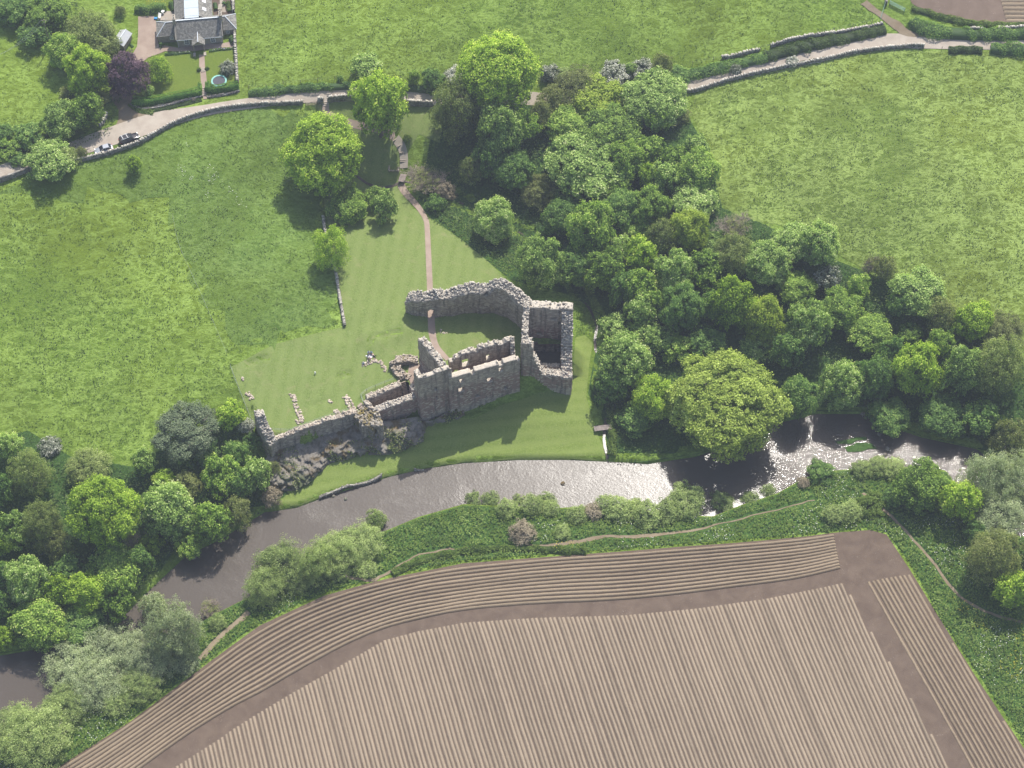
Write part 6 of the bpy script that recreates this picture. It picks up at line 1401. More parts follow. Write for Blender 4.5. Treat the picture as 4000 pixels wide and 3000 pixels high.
def tufts(poly, dens, mat, seed, thr=.5, leaf=.32, amp=.14):
    r = np.random.default_rng(seed); n = int(parea(poly) * dens); q = _oldin(poly, n, r)
    nz = vnoise(q[:, 0], q[:, 1] * 1.5, 1.5) * .55 + vnoise(q[:, 0] + 9, q[:, 1] + 5, 4.3) * .25 + vnoise(q[:, 0] + 3, q[:, 1] + 8, .7) * .2
    k = nz > thr; q, nz = q[k], nz[k]; z = hgt(q[:, 0], q[:, 1]) + .08 + amp * np.clip((nz - thr) / .3, 0, 1)
    N = rdir(r, len(q)) * .9; N[:, 2] = np.abs(N[:, 2]) + .35; N /= np.linalg.norm(N, axis=1)[:, None]
    V, F_, T_ = cards(np.column_stack([q, z]), N, leaf, r, asp=.6, tint=np.clip(r.random(len(q)) * .7 + (nz - thr) * 1.2, 0, 1))
    link("grass_tufts", np_mesh("grass_tufts", V, F_, mat, fattr={'tint': T_}), kind='stuff')
LM['grass'] = leaf_mat('tufted_grass', (.060,.110,.012), (.092,.155,.019), (.135,.200,.034), (.19,.25,.07), gain=1.08)
LM['grasse'] = leaf_mat('east_tufted_grass', (.066,.112,.014), (.102,.158,.023), (.150,.205,.046), (.22,.27,.10), gain=1.08)
tufts(W([(0,385),(60,400),(170,355),(300,308),(400,262),(500,240),(690,238),(712,262),(695,470),(718,560),(742,705),(495,768),(560,880),(330,960),(150,980),(0,950)]), 5, LM['grass'], 61)
tufts(W([(1485,222),(1560,182),(1700,155),(1900,120),(2000,114),(2212,122),(2212,700),(2050,650),(1900,590),(1800,540),(1720,480),(1560,460),(1530,330)]), 4.5, LM['grasse'], 62)
tufts(W([(520,5),(1860,5),(1900,45),(1700,95),(1560,140),(1440,150),(1200,150),(1180,185),(960,150),(840,182),(600,190),(520,195)]), 3.5, LM['grass'], 63)
tufts(W([(0,60),(100,150),(150,215),(60,300),(0,310)]), 2.5, LM['grass'], 64)
# crag plants
cr_ = Vc[10:290:1, 6:-3:1].reshape(-1, 3); rc = np.random.default_rng(65); kk_ = rc.integers(0, len(cr_), 9000); pp = cr_[kk_] + rc.normal(size=(9000, 3)) * .12 + [0, -.12, .12]
nn_ = vnoise(pp[:, 0] + pp[:, 2], pp[:, 1] + pp[:, 2], 1.7) * .6 + vnoise(pp[:, 0], pp[:, 2] + 40, 3.9) * .4; pp = pp[nn_ > .56]
for half, mt_, sl in (("a", LM['herbd'], slice(0, None, 2)), ("b", LM['olv'], slice(1, None, 2))):
    q_ = pp[sl]; Nn = rdir(rc, len(q_)) * .7 + [0, -.5, .7]; Nn /= np.linalg.norm(Nn, axis=1)[:, None]
    V, F_, T_ = cards(q_, Nn, .28, rc); link("crag_plants", np_mesh("crag_plants", V, F_, mt_, fattr={'tint': T_}), kind='stuff')
ivp = np.array([P(*c3(*q), z_) for q, z_ in (((275,760),7.5),((300,880),6.0),((330,1000),3.5))]); n_ = 2600; f_ = rc.random(n_) * 2; i_ = f_.astype(int); q_ = ivp[i_] + (ivp[i_ + 1] - ivp[i_]) * (f_ - i_)[:, None] + rc.normal(size=(n_, 3)) * [.35, .5, .9]
V, F_, T_ = cards(q_, rdir(rc, n_) * .6 + [-.6, -.4, .4], .25, rc); tag(link("ivy", np_mesh("ivy", V, F_, LM['hedge'], fattr={'tint': T_})), "ivy hanging down the outer side of the western end wall", "ivy")
# lane verges and field hedges
def verge(f, pts, wd, hh, mat, label, seed, dens=26, leaf=.30, cat="hedge", name="hedge", boxy=0.0):
    """a hedge or thick verge: leaves over a rounded bank, its own thing"""
    L_ = np.array(resample(smooth_line(W(pts, f), 1), .6, False)); r = np.random.default_rng(seed)
    sl_ = np.linalg.norm(np.diff(L_, axis=0), axis=1); cum = np.concatenate([[0], np.cumsum(sl_)]); Lt_ = cum[-1]
    d = np.gradient(L_, axis=0); d /= np.linalg.norm(d, axis=1)[:, None] + 1e-9; nr = np.stack([-d[:, 1], d[:, 0]], 1)
    n = int(Lt_ * (wd + 2 * hh) * dens); s = r.random(n) * Lt_; t = r.random(n) * math.pi
    e = .35 + .65 * (1 - boxy)
    cx = np.sign(np.cos(t)) * np.abs(np.cos(t)) ** e; cz = np.abs(np.sin(t)) ** e
    x0 = np.interp(s, cum, L_[:, 0]); y0 = np.interp(s, cum, L_[:, 1]); nx_ = np.interp(s, cum, nr[:, 0]); ny_ = np.interp(s, cum, nr[:, 1])
    irr = 1 + (1 - boxy) * (vnoise(x0 + cx, y0, 1.6) - .5) * .9
    rad = (.88 + .14 * r.random(n)); x = x0 + nx_ * cx * wd / 2 * rad * irr; y = y0 + ny_ * cx * wd / 2 * rad * irr
    g0 = hgt(x0, y0); z = g0 + cz * hh * rad * irr
    N = np.column_stack([nx_ * cx, ny_ * cx, cz + .2]) + rdir(r, n) * (.7 - .3 * boxy); N /= np.linalg.norm(N, axis=1)[:, None]
    c0 = L_[len(L_) // 2]; gz = float(hgt(c0[:1], c0[1:])[0])
    V, F_, T_ = cards(np.column_stack([x - c0[0], y - c0[1], z - gz]), N, leaf, r, tint=np.clip(r.random(n) * .55 + .4 * vnoise(x, y, 1.2), 0, 1))
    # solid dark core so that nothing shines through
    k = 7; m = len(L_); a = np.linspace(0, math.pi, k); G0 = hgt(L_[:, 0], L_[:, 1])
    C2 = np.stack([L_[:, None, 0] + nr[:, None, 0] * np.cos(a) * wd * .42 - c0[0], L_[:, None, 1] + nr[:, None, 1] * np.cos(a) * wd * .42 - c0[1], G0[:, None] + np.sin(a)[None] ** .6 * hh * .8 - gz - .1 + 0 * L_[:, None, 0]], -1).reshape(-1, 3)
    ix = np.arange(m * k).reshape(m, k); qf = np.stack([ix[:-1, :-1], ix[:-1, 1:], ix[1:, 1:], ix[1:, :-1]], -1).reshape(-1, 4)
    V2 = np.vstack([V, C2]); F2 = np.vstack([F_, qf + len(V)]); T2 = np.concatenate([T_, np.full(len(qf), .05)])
    o = link(name, np_mesh(name, V2, F2, mat, fattr={'tint': T2}), label=label, cat=cat); o.location = (c0[0], c0[1], gz); return o
verge(ch, [(440,1490),(600,1500),(760,1478),(900,1452),(1100,1410),(1280,1375),(1432,1345)], 1.9, 1.9, LM['hedge'], "long clipped hedge between the cottage lawn and the lane, left of the steps", 501, boxy=.8, dens=40, leaf=.22, cat="hedge")
verge(ch, [(1500,1300),(1600,1325),(1750,1300),(1850,1285),(1965,1262)], 1.8, 1.9, LM['hedge'], "short clipped hedge behind the trampoline, right of the steps", 502, boxy=.8, dens=40, leaf=.22)
verge(ch, [(1520,1240),(1522,1330)], 1.2, 2.0, LM['hedge'], "clipped block of hedge just right of the garden steps", 503, boxy=.8, dens=40, leaf=.22)
verge(ch, [(1412,1260),(1415,1350)], .9, 2.0, LM['hedge'], "clipped block of hedge just left of the garden steps", 504, boxy=.8, dens=40, leaf=.22)
verge(ch, [(480,150),(560,165),(700,170),(800,140),(920,120)], 2.2, 1.8, LM['dark'], "bushy border behind the gravel drive and terrace", 505, dens=26, leaf=.28, cat="hedge")
verge(c6, [(-60,815),(100,800),(300,778),(500,762),(700,752),(820,745)], 2.2, 1.1, LM['dark'], "dark bramble verge north of the lane, left of the big footpath tree", 506)
verge(c6, [(1150,752),(1300,760),(1450,778),(1600,795)], 2.2, 1.1, LM['dark'], "dark bramble verge north of the lane, right of the big footpath tree", 507)
verge(r1, [(1320,660),(1440,670),(1600,640),(1800,595),(2000,545),(2200,500)], 3.2, 1.3, LM['dark'], "thick dark hedge bank on the lane beside the wood", 508)
verge(r2, [(-40,500),(100,462),(300,412),(500,365),(700,325),(900,275),(1010,258)], 3.6, 1.3, LM['herbd'], "thick verge below the wall leading to the field gate", 509)
verge(r2, [(1260,190),(1300,250),(1450,280),(1650,300),(1900,305),(2100,300),(2300,300)], 4.0, 1.7, LM['dark'], "thick hedge below the bare field at top right", 510)
verge(r2, [(1240,70),(1400,120),(1550,165),(1750,205),(2000,225),(2300,225)], 2.0, .8, LM['herb'], "low grassy bank along the bare field edge", 511, cat="bank")
verge(r2, [(1560,440),(1700,435),(1850,440)], 2.4, 1.2, LM['herbd'], "left bushy clump on the fence line of the east field", 512)
verge(r2, [(1920,425),(2050,440),(2200,435),(2320,435)], 3.6, 1.8, LM['dark'], "big bushy hedge on the east field fence at the right edge", 513)
verge(c5, [(-60,1330),(80,1290),(200,1270),(330,1250)], 3.2, 1.5, LM['herbd'], "ragged hedge above the lane at the left edge", 514)
verge(c5, [(1120,900),(1200,960),(1330,975)], 1.6, .5, LM['herb'], "grassy bank in the driveway corner", 515, cat="bank")
verge(r9, [(30,215),(150,160),(350,125),(520,130),(700,140)], 1.9, 1.0, LM['herb'], "flowering herb strip between the path and the plough, left part", 516, cat="verge", name="herb_strip")
verge(D_, [(1315,870),(1325,930),(1318,985)], 2.0, 1.0, LM['herb'], "leafy bank of the stream opposite the footbridge", 517, cat="bank")
verge(c1, [(480,1368),(640,1312),(830,1250),(1000,1198),(1200,1152),(1400,1124),(1700,1108),(1950,1108),(2170,1118)], .8, .5, LM['herbd'], "grassy edge of the mown riverside lawn along the water", 518, leaf=.22, cat="bank", name="river_edge")
herbs("flowers", W([c5(1450,1290),c5(1600,1230),c5(1900,1500),c5(2150,1800),c5(1800,1750),c5(1500,1500)]), 2.2, .2, .12, LM['white'], None, 54, base=.18, scale=1.2, patch=(2.2, .56))
verge(ch, [(430,1550),(560,1608),(800,1582),(1000,1540),(1240,1488),(1430,1440)], 1.3, .3, LM['herbd'], "grassy verge between the clipped hedge and the lane", 519, cat="verge", name="grass_verge")
# garden flower borders and shrubs
for q, (f, pts, wd, hh, mt_, lb) in enumerate([
    (ch, [(900,790),(1000,780),(1150,765),(1265,755)], .9, .5, LM['dark'], "flower border below the cottage, left of the porch"), (ch, [(1540,735),(1700,718),(1880,700)], .8, .5, LM['dark'], "flower border below the cottage, right of the porch"),
    (ch, [(1385,1005),(1400,1030)], 1.2, .8, LM['herb'], "round shrub left of the middle garden steps"), (ch, [(1500,985),(1520,1010)], 1.2, .8, LM['herb'], "round shrub right of the middle garden steps"),
    (ch, [(830,660),(870,680)], 1.0, 1.0, LM['dark'], "shrub at the west corner of the cottage"), (ch, [(1845,560),(1880,640)], 1.1, 1.2, LM['dark'], "shrubs against the garden wall east of the cottage"),
    (ch, [(1620,60),(1640,150)], 1.3, .9, LM['dark'], "dark planting in the flower yard behind the cottage, left bed"), (ch, [(1810,40),(1840,180)], 1.3, .8, LM['herb'], "green planting in the flower yard behind the cottage, right bed"),
    (ch, [(1745,50),(1755,80)], 1.0, .9, LM['hedge'], "clipped ball bush in the flower yard"), (ch, [(990,60),(1050,170)], 1.6, 1.3, LM['dark'], "dark shrubs beside the rear wing of the cottage"),
    (ch, [(400,640),(440,680)], .8, .5, LM['dark'], "small planting beside the shed")]):
    verge(f, pts, wd, hh, mt_, lb, 530 + q, dens=40, leaf=.2, cat="shrub" if 'border' not in lb else "flower border", name="garden_shrub" if 'border' not in lb else "flower_border")
herbs("flowers", W([ch(1000,765),ch(1265,735),ch(1265,775),ch(1000,800)]), 7, .18, .3, LM['white'], None, 51, base=.45, scale=.8)
herbs("flowers", W([ch(1560,715),ch(1880,685),ch(1880,715),ch(1560,745)]), 5, .18, .3, LM['purp'], None, 52, base=.4, scale=.8)
herbs("flowers", W([ch(650,80),ch(920,80),ch(920,110),ch(650,120)]), 5, .22, .3, LM['yell'], None, 53, base=1.6, scale=.8)

# ------------------------------------------------------------------ fences, gates, steps, bridges, poles
M['iron'] = simple('galvanised_rail', (.34,.37,.37), .5, .4, var=.1)
M['post'] = simple('fence_post', (.20,.17,.14), .9, .1, var=.2)
M['greenpaint'] = simple('green_gate_paint', (.20,.36,.27), .5, .3)
def fence(f, pts, label, rails=(1.05, .6), sp=2.0, mat=None, pm=None, th=.045, pw=.06, ph=1.1, z=None, name="railing", wire=False):
    L_ = W(pts, f) if z is None else [P(*f(*p), z)[:2] for p in pts]; L_ = np.array(L_)
    sl_ = np.linalg.norm(np.diff(L_, axis=0), axis=1); cum = np.concatenate([[0], np.cumsum(sl_)]); n = max(2, int(round(cum[-1] / sp)) + 1); s = np.linspace(0, cum[-1], n)
    x, y = np.interp(s, cum, L_[:, 0]), np.interp(s, cum, L_[:, 1]); g = hgt(x, y); c = (x[n//2], y[n//2], g[n//2]); root = empty(name, c, label=label, cat="fence")
    pm_ = MB(); pm_.box(-pw/2,-pw/2,-.3,pw/2,pw/2,ph); first = pm_.build("post", pm or M['post'], root)
    for i in range(n):
        o = first if i == 0 else first.copy()
        if i: COL.objects.link(o)
        o.parent = root; o.location = (x[i]-c[0], y[i]-c[1], g[i]-c[2])
    for h in rails:
        m = MB(); m.tube([(x[i]-c[0], y[i]-c[1], g[i]-c[2]+h) for i in range(n)], [th/2]*n, 4); m.build("wire" if wire else "rail", mat or M['iron'], root)
    return root
fence(c3, [(412,888),(560,832),(715,772),(860,715),(1000,670),(1138,625)], "grey metal railing along the crag edge of the west lawn", th=.06)
fence(c3, [(1280,565),(1245,468),(1400,400),(1572,335)], "grey metal railing round the sunken cellar", th=.06)
fence(c3, [(0,200),(60,370),(130,540),(200,715)], "wire fence at the west end of the castle lawn", rails=(1.0,.7,.4), th=.02, wire=True, name="wire_fence", sp=3)
fence(D_, [(374,470),(385,530),(440,650),(490,765)], "faint wire fence crossing the meadow above the castle lawn", rails=(1.0,.6), th=.015, wire=True, name="wire_fence", sp=5)
fence(c6, [(-60,765),(100,750),(240,730),(400,715),(550,700),(700,680),(830,670)], "post and wire fence above the lane, left of the big footpath tree", rails=(1.0,.6), th=.015, wire=True, pw=.1, name="wire_fence", sp=4)
fence(c6, [(1180,690),(1260,690),(1330,690)], "short run of fence posts above the lane right of the big tree", rails=(1.0,.6), th=.015, wire=True, pw=.1, name="wire_fence", sp=2.6)
fence(r1, [(1560,560),(1700,530),(1820,500),(1920,480),(2040,450),(2150,420),(2290,395),(2540,330),(2680,292),(2820,258),(2980,222),(3110,195)], "post and wire fence behind the walls of the upper lane", rails=(1.0,.6), th=.015, wire=True, pw=.1, name="wire_fence", sp=5)
fence(r2, [(75,650),(310,590),(420,560),(560,530),(700,505),(850,480),(1000,465),(1160,450),(1300,440)], "post and wire fence inside the east field beside its wall", rails=(.9,), th=.015, wire=True, pw=.09, name="wire_fence", sp=6)
fence(r2, [(1500,430),(1700,440),(1850,445),(2000,440),(2300,440)], "rail fence along the lane at the right edge", rails=(1.0,.6), th=.03, pw=.1, name="wire_fence", sp=4)
fence(c6, [(555,895),(558,1000)], "short fence beside the top of the castle footpath", rails=(1.0,.5), th=.05, mat=M['post'], name="timber_fence", sp=2)
def gate(a, b, label, mat, h=1.15, bars=5):
    a = Vector(a); b = Vector(b); root = empty("field_gate", a, label=label, cat="gate"); e = b - a
    for k in range(bars):
        m = MB(); z = .15 + k * (h - .15) / (bars - 1); m.obox((0,0,z), (e.x,e.y,e.z+z), .05, .09); m.build("bar", mat, root)
    for t in (0, 1):
        m = MB(); m.box(e.x*t-.05,e.y*t-.05,e.z*t-.1,e.x*t+.05,e.y*t+.05,e.z*t+h+.05); m.build("upright", mat, root)
    m = MB(); m.obox((0,0,.15),(e.x*.5,e.y*.5,e.z*.5+h),.05,.07); m.obox((e.x*.5,e.y*.5,e.z*.5+h),(e.x,e.y,e.z+.15),.05,.07); m.build("brace", mat, root)
gate(G(*c6(430,915)), G(*c6(528,905)), "wooden field gate in the lane wall left of the castle steps", M['wood'])
gate(G(*r2(1008,52)), G(*r2(968,180)), "open green metal gate at the end of the dirt field track", M['greenpaint'])
gate(G(*r2(1050,35)), G(*r2(1180,100)), "closed green metal gates on the bank above the lane", M['greenpaint'])
gate(G(*ch(1298,1455)), G(*ch(1340,1450)), "small wooden wicket in the retaining bank below the hedge", M['wood'], h=1.0, bars=4)
def stair(f, pts, wd, label, mat, nper=1, tread=.35, rise=.14):
    L_ = [G(*f(*p)) for p in pts]; c = L_[len(L_)//2]; root = empty("stone_steps", c, label=label, cat="steps")
    for i, p in enumerate(L_):
        a = np.array(L_[max(0, i-1)][:2]); b = np.array(L_[min(len(L_)-1, i+1)][:2]); rz = math.atan2(*(b - a)[::-1])
        m = MB(); m.box(-tread/2,-wd/2,-.2,tread/2,wd/2,.16); o = m.build("step", mat, root); o.location = (p[0]-c[0], p[1]-c[1], p[2]-c[2]+.08); o.rotation_euler = (0,0,rz)
stair(ch, [(1455+i*1.5,1270+i*26) for i in range(5)], 1.0, "narrow stone steps through the clipped hedge down to the lane", M['paving'])
stair(ch, [(1450+i*2,992+i*20) for i in range(3)], 1.0, "three stone steps halfway down the cottage garden path", M['paving'])
stair(c6, [(603,885),(605,900),(606,914)], 1.3, "stone steps from the lane through the wall to the castle path", M['paving'])
sp_ = W([r11(866,812),r11(905,860),r11(935,920),r11(945,990),(872.6,352),r11(942,1085)])
sheet("stepped_path", ribbon(smooth_line(sp_, 2), 1.9), .17, M['paving'], .7)
stair(r11, [(870,818),(915,872),(938,935),(941,948),(943,1012),(944,1026)], 1.9, "broad shallow steps on the curving footpath down to the stream", M['wood'], tread=.18)
def bridge(a, b, wd, label, mat):
    a = Vector(a); b = Vector(b); e = b - a; L = Vector((e.x, e.y)).length; rz = math.atan2(e.y, e.x); root = empty("footbridge", a, rz, label=label, cat="footbridge"); dz = e.z
    n = int(L / .16)
    for i in range(n):
        m = MB(); x = (i + .5) * L / n; m.box(x-.07,-wd/2,.0,x+.07,wd/2,.05); o = m.build("plank", mat, root); o.location = (0, 0, dz * x / L + .1)
    for s_ in (-1, 1):
        m = MB(); m.obox((0,s_*wd*.4,0),(L,s_*wd*.4,dz),.12,.2); m.build("beam", mat, root)
M['plank'] = simple('bridge_planks', (.24,.20,.18), .85, .2, var=.25, scale=2)
p0, p1 = G(*r11(942,1160)), G(*r11(920,1240)); bridge((p0[0],p0[1],5.6), (p1[0],p1[1],5.55), 1.5, "wooden footbridge over the stream below the twiggy tree", M['plank'])
p0, p1 = G(*c1(2102,942)), G(*c1(2196,932)); bridge((p0[0],p0[1],2.0), (p1[0],p1[1],2.0), 1.3, "small plank bridge over the stream at the right of the riverside lawn", M['plank'])
# telegraph pole with wires
tp = G(*c5(433, 388)); pole = empty("telegraph_pole", tp, label="wooden telegraph pole standing among the trees at top left", cat="telegraph pole")
m = MB(); m.tube([(0,0,-.5),(0,0,8.6)], [.15,.11], 8); m.build("pole", M['post'], pole)
m = MB(); m.obox((-.7,0,8.3),(.7,0,8.3),.1,.1); m.build("crossarm", M['post'], pole)
for k in (-.6, .6):
    m = MB(); e = G(*c5(-80, 505), 8); pts = [(k*(1-t)+(e[0]-tp[0])*t, (e[1]-tp[1])*t, 8.4 + (e[2]-tp[2]-8.4)*t - 1.5*math.sin(math.pi*t)) for t in np.linspace(0,1,12)]; m.tube(pts, [.02]*12, 4); m.build("wire", M['iron'], pole)
# stream-side ruin pit
o = stones("wall_footing", [(x*.35, y*.3, .1) for x in range(-3,4) for y in (-3,3)] + [(x*1.1, y*.3, .1) for x in (-1,1) for y in range(-2,3)], [(.35,.3,.3)]*24, M['rubble_w'], seed=77, label="square stone well curb in the grass beside the stepped path", cat="wall footing"); o.location = G(*r11(850,1082))
# river rocks
for k, (uv, s_, lb) in enumerate([(r10(2025,70), .5, "dark boulder breaking the glinting water in midstream"), (r10(1722,172), .7, "boulder just off the scrubby south bank"), (r10(460,182), .35, "flat pale stone near the lawn edge of the river"), (r10(372,160), .35, "stone among weeds at the lawn edge"), (r5(705,1290), .6, "boulder at the right tip of the river islet"), (r5(655,1200), .5, "small rock upstream of the islet"), (r5(560,1080), .6, "rock by the shaded far bank above the islet"), (r5(690,1320), .4, "low rock below the right tip of the islet"), (r6(1140,1020), .6, "pale rock in the dark water under the west trees")]):
    bm = bmesh.new(); bmesh.ops.create_icosphere(bm, subdivisions=2, radius=s_)
    for v_ in bm.verts: v_.co *= 1 + .35 * mnoise.noise(v_.co * 2 / s_ + Vector((k, 0, 0))); v_.co.z *= .6
    me = bpy.data.meshes.new("boulder"); bm.to_mesh(me); bm.free(); me.materials.append(M['crag']); o = link("boulder", me, label=lb, cat="rock", group="rocks in the river"); o.location = P(*uv, .12)
drywall(c1, [(620,1300),(690,1275),(770,1243),(830,1232),(900,1212),(955,1185)], 'low pale flood wall edging the riverside lawn', h=.55, th=.5, seed=335, cop=False, name='flood_wall')
drywall(c1, [(1130,1150),(1190,1145),(1240,1136)], 'short pale piece of flood wall further upstream', h=.5, th=.4, seed=337, cop=False, name='flood_wall')
# ------------------------------------------------------------------ people
def skin_mat(n_, c): return simple(n_, c, .7, .2, var=.03)
MATP = {'skin': skin_mat('skin', (.5,.33,.26)), 'hair': skin_mat('dark_hair', (.05,.035,.03)), 'grey': skin_mat('grey_hair', (.45,.42,.4)), 'blue': skin_mat('light_blue_cloth', (.38,.52,.68)), 'navy': skin_mat('navy_cloth', (.035,.04,.09)),
        'white': skin_mat('white_cloth', (.72,.72,.72)), 'black': skin_mat('black_cloth', (.03,.03,.035)), 'jean': skin_mat('denim', (.07,.09,.16)), 'sky': skin_mat('pale_blue_cloth', (.5,.65,.78)), 'pink': skin_mat('pink_cloth', (.6,.35,.4))}
POSE = {
 'walk': dict(pel=(0,0,.95), ch=(.03,0,1.38), hd=(.08,0,1.68), kn=[(.22,.10,.52),(-.02,-.10,.50)], ft=[(.30,.11,.06),(-.36,-.10,.12)], el=[(-.12,.26,1.12),(.10,-.26,1.12)], ha=[(.02,.28,.90),(.30,-.24,1.0)]),
 'sit': dict(pel=(0,0,.16), ch=(-.06,0,.58), hd=(.03,0,.90), kn=[(.42,.20,.42),(.42,-.20,.30)], ft=[(.70,.14,.06),(.62,-.30,.06)], el=[(-.02,.30,.40),(.06,-.30,.40)], ha=[(.25,.20,.35),(.30,-.14,.32)]),
 'lean': dict(pel=(0,0,.16), ch=(-.30,0,.48), hd=(-.34,0,.80), kn=[(.42,.14,.36),(.45,-.12,.20)], ft=[(.78,.16,.06),(.88,-.12,.06)], el=[(-.42,.30,.24),(-.42,-.30,.24)], ha=[(-.50,.32,.05),(-.50,-.32,.05)]),
 'kneel': dict(pel=(0,0,.42), ch=(.16,0,.82), hd=(.28,0,1.12), kn=[(.22,.14,.08),(.20,-.14,.08)], ft=[(-.30,.14,.08),(-.30,-.14,.08)], el=[(.30,.28,.62),(.30,-.28,.62)], ha=[(.52,.16,.52),(.52,-.16,.52)]),
}
def person(pose, loc, rz, top, bot, hair, label, group=None):
    q = POSE[pose]; root = empty("person", loc, rz, label=label, cat="person", group=group)
    pel = Vector(q['pel']); ch_ = Vector(q['ch']); hd = Vector(q['hd']); nk = ch_.lerp(hd, .42)
    vs = [pel, pel.lerp(ch_, .5), ch_, nk, hd]; es = [(0,1),(1,2),(2,3),(3,4)]; rad = [(.15,.13),(.135,.11),(.165,.12),(.058,.058),(.10,.115)]; reg = ['b','t','t','s','s']
    for k, s_ in ((0, 1), (1, -1)):
        hip = pel + Vector((0, s_*.10, -.03)); kn = Vector(q['kn'][k]); ft = Vector(q['ft'][k]); b = len(vs)
        vs += [hip, kn, ft, ft + Vector((.16, s_*.02, -.02))]; es += [(0,b),(b,b+1),(b+1,b+2),(b+2,b+3)]; rad += [(.10,.10),(.065,.065),(.045,.045),(.045,.035)]; reg += ['b','b','b','h']
        sh = ch_ + Vector((0, s_*.19, .04)); el = Vector(q['el'][k]); ha = Vector(q['ha'][k]); b = len(vs); dd = (ha - el).normalized()
        vs += [sh, el, ha, ha + dd * .09]; es += [(2,b),(b,b+1),(b+1,b+2),(b+2,b+3)]; rad += [(.065,.065),(.045,.045),(.03,.03),(.038,.022)]; reg += ['t','t','s','s']
        for fi in range(5):
            side = (fi - 2) * .018; tipv = ha + dd * (.09 + (.07 if fi else .03)) + Vector((0, side, 0)); b2 = len(vs); vs += [tipv]; es += [(b+3, b2)]; rad += [(.011,.011)]; reg += ['s']
    me = bpy.data.meshes.new("body"); me.from_pydata([tuple(v_) for v_ in vs], es, []); o = bpy.data.objects.new("body", me); COL.objects.link(o)
    o.modifiers.new("skin", 'SKIN'); 
    for i, (a, b) in enumerate(rad): me.skin_vertices[0].data[i].radius = (a, b)
    me.skin_vertices[0].data[0].use_root = True
    ss_ = o.modifiers.new("sub", 'SUBSURF'); ss_.levels = 1
    dg = bpy.context.evaluated_depsgraph_get(); m2 = bpy.data.meshes.new_from_object(o.evaluated_get(dg)); bpy.data.objects.remove(o)
    m2.materials.clear()
    for k in ('skin', top, bot, 'black'): m2.materials.append(MATP[k])
    segs = [(vs[a], vs[b], reg[b] if b > 3 else reg[a]) for a, b in es]
    for p_ in m2.polygons:
        c = p_.center; best = min(segs, key=lambda s_: (c - (s_[0].lerp(s_[1], max(0, min(1, (c - s_[0]).dot(s_[1]-s_[0]) / max(1e-6, (s_[1]-s_[0]).length_squared))))) ).length)
        p_.material_index = {'s': 0, 't': 1, 'b': 2, 'h': 3}[best[2]]; p_.use_smooth = True
    bo = link("body", m2, root)
    m = MB(); hc_ = hd + Vector((-.015,0,.045)); m.lathe(tuple(hc_), [(.02,.105),(.075,.085),(.108,.03),(.112,-.03),(.09,-.075)], 12); m.build("hair", MATP[hair], root, smooth=True)
    m = MB()
    m.box(hd.x+.095, -.012, hd.z-.02, hd.x+.125, .012, hd.z+.015)
    for s_ in (-1, 1): m.box(hd.x+.085, s_*.035-.012, hd.z+.015, hd.x+.105, s_*.035+.012, hd.z+.03); m.box(hd.x-.02, s_*.105-.01, hd.z-.02, hd.x+.015, s_*.105+.01, hd.z+.03)
    m.box(hd.x+.09, -.022, hd.z-.055, hd.x+.108, .022, hd.z-.045); m.build("face", MATP['skin'], root)
    return root
c14 = lambda x, y: (763.1 + .045 * x, 746.6 + .045 * y)      # crop 1380,1350-1560,1460
pg = "people picnicking on the castle lawn"
person('sit', G(*c14(735,375)), -.9, 'sky', 'navy', 'hair', "person in a pale blue top sitting at the top left of the picnic cloth", pg)
person('sit', G(*c14(870,380)), -1.9, 'blue', 'navy', 'hair', "dark haired person in grey blue sitting at the top of the picnic cloth", pg)
person('lean', G(*c14(1010,540)), 2.6, 'black', 'black', 'hair', "person in black reclining at the right of the picnic cloth", pg)
person('sit', G(*c14(690,600)), .8, 'white', 'jean', 'hair', "person in white sitting on the left side of the picnic cloth", pg)
person('kneel', G(*c14(755,800)), 1.5, 'navy', 'navy', 'hair', "person in navy kneeling just below the picnic cloth with back turned", pg)
person('sit', G(*c14(490,900)), 1.9, 'blue', 'jean', 'grey', "grey haired person in a light blue shirt sitting apart on the stones", pg)
person('walk', G(*r10(402,752)), .3, 'white', 'black', 'hair', "walker in a white top on the riverside path, the one on the left")
person('walk', G(*r10(465,755)), .3, 'pink', 'black', 'hair', "walker in a pinkish top on the riverside path, the one on the right")
cl = sheet("cloth", W([c14(640,500),c14(760,420),c14(930,470),c14(930,570),c14(800,620),c14(690,560)]), .14, MATP['white'], .25, kind=None); tag(cl, "white picnic cloth strewn with food among the sitting people", "picnic cloth")
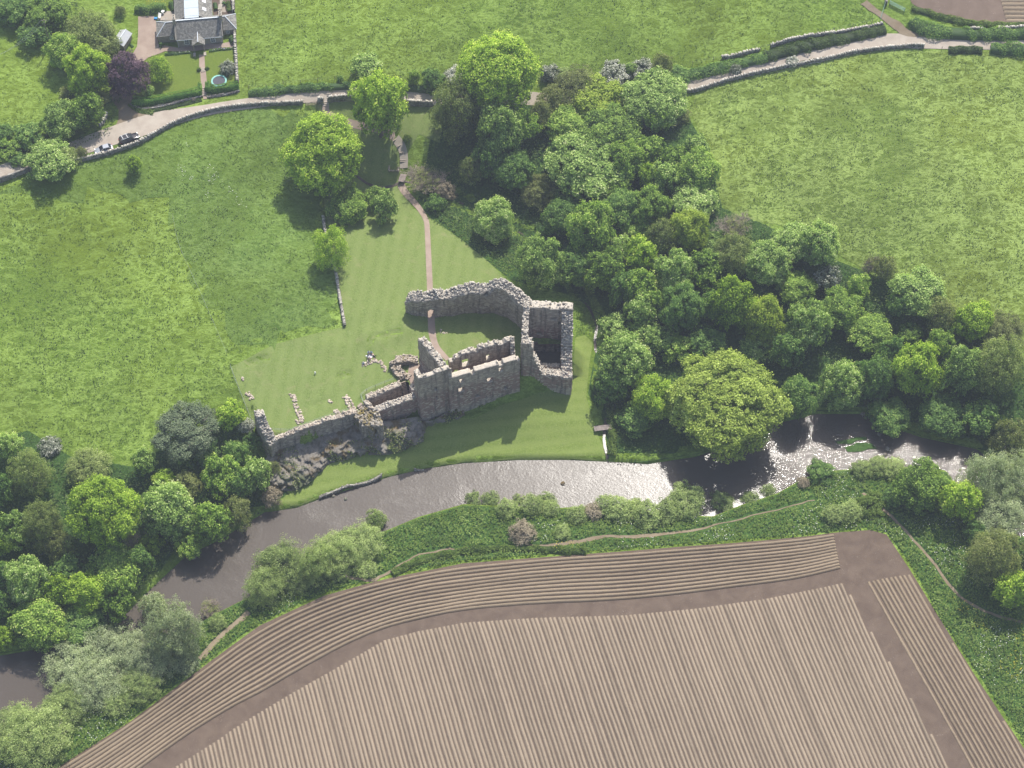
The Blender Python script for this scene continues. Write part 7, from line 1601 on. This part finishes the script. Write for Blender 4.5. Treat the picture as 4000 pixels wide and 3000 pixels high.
for k, (x, y, m_, lb) in enumerate([(630,505,'white',"white carrier bag at the left tip of the picnic cloth"), (1020,620,'skin',"tan box on the grass below the reclining person"), (950,440,'pink',"red and orange bag at the top right of the cloth"), (835,600,'pink',"bright food packet on the lower edge of the cloth")]):
    m = MB(); m.box(-.2,-.14,0,.2,.14,.16); m.v = [(p[0]*(1-.2*(p[2]>.1)), p[1]*(1-.2*(p[2]>.1)), p[2]) for p in m.v]
    o = m.build("picnic_bag", MATP[m_], bevel=.03, label=lb, cat="bag"); o.location = G(*c14(x, y), .15 if k else .05); o.rotation_euler = (0,0,k*.8)
# garden furniture on the terrace
g = G(*ch(832, 250)); bn = empty("garden_bench", (g[0], g[1], g[2]+.13), 1.5, label="pale wooden bench on the cottage terrace", cat="bench")
for k in range(3): m = MB(); m.box(-.75,-.22+k*.15,.42,.75,-.10+k*.15,.46); m.build("seat_slat", M['white'], bn)
m = MB(); m.box(-.75,.24,.46,.75,.29,.9); m.build("backrest", M['white'], bn)
for sx_ in (-.7, .7): m = MB(); m.box(sx_-.04,-.22,0,sx_+.04,.25,.42); m.build("leg", M['white'], bn)
g = G(*ch(875, 195)); tb = empty("garden_table", (g[0], g[1], g[2]+.13), label="round white table on the cottage terrace", cat="table")
m = MB(); m.lathe((0,0,.70), [(.42,0),(.42,.03)], 16); m.build("table_top", M['white'], tb); m = MB(); m.lathe((0,0,0), [(.2,0),(.04,.1),(.04,.7)], 8); m.build("leg", M['white'], tb)
g = G(*ch(770, 275)); m = MB(); m.box(-.4,-.3,0,.4,.3,.4); m.box(-.33,-.23,.4,.33,.23,.44); m.build("storage_box", simple('blue_plastic', (.02,.22,.5), .4), bevel=.03, label="bright blue plastic tub at the corner of the gravel drive", cat="tub").location = g
g = G(*ch(1700, 130)); tb = empty("garden_table", (g[0], g[1], g[2]), 1.5, label="long pale stone table in the flower yard behind the cottage", cat="table")
m = MB(); m.box(-.9,-.45,.68,.9,.45,.76); m.build("table_top", M['hstone'], tb)
for s_ in (-.6, .6): m = MB(); m.box(s_-.12,-.3,0,s_+.12,.3,.68); m.build("leg", M['hstone'], tb)
sheet("yard_paving", W([ch(1690,-30),ch(1730,-30),ch(1780,180),ch(1690,180)]), .1, M['paving'], .8)
sheet("yard_paving", W([ch(1560,-30),ch(1885,-30),ch(1890,210),ch(1600,220)]), .07, M['wood_floor_soil'] if 'wood_floor_soil' in M else M['soil2'], .9)
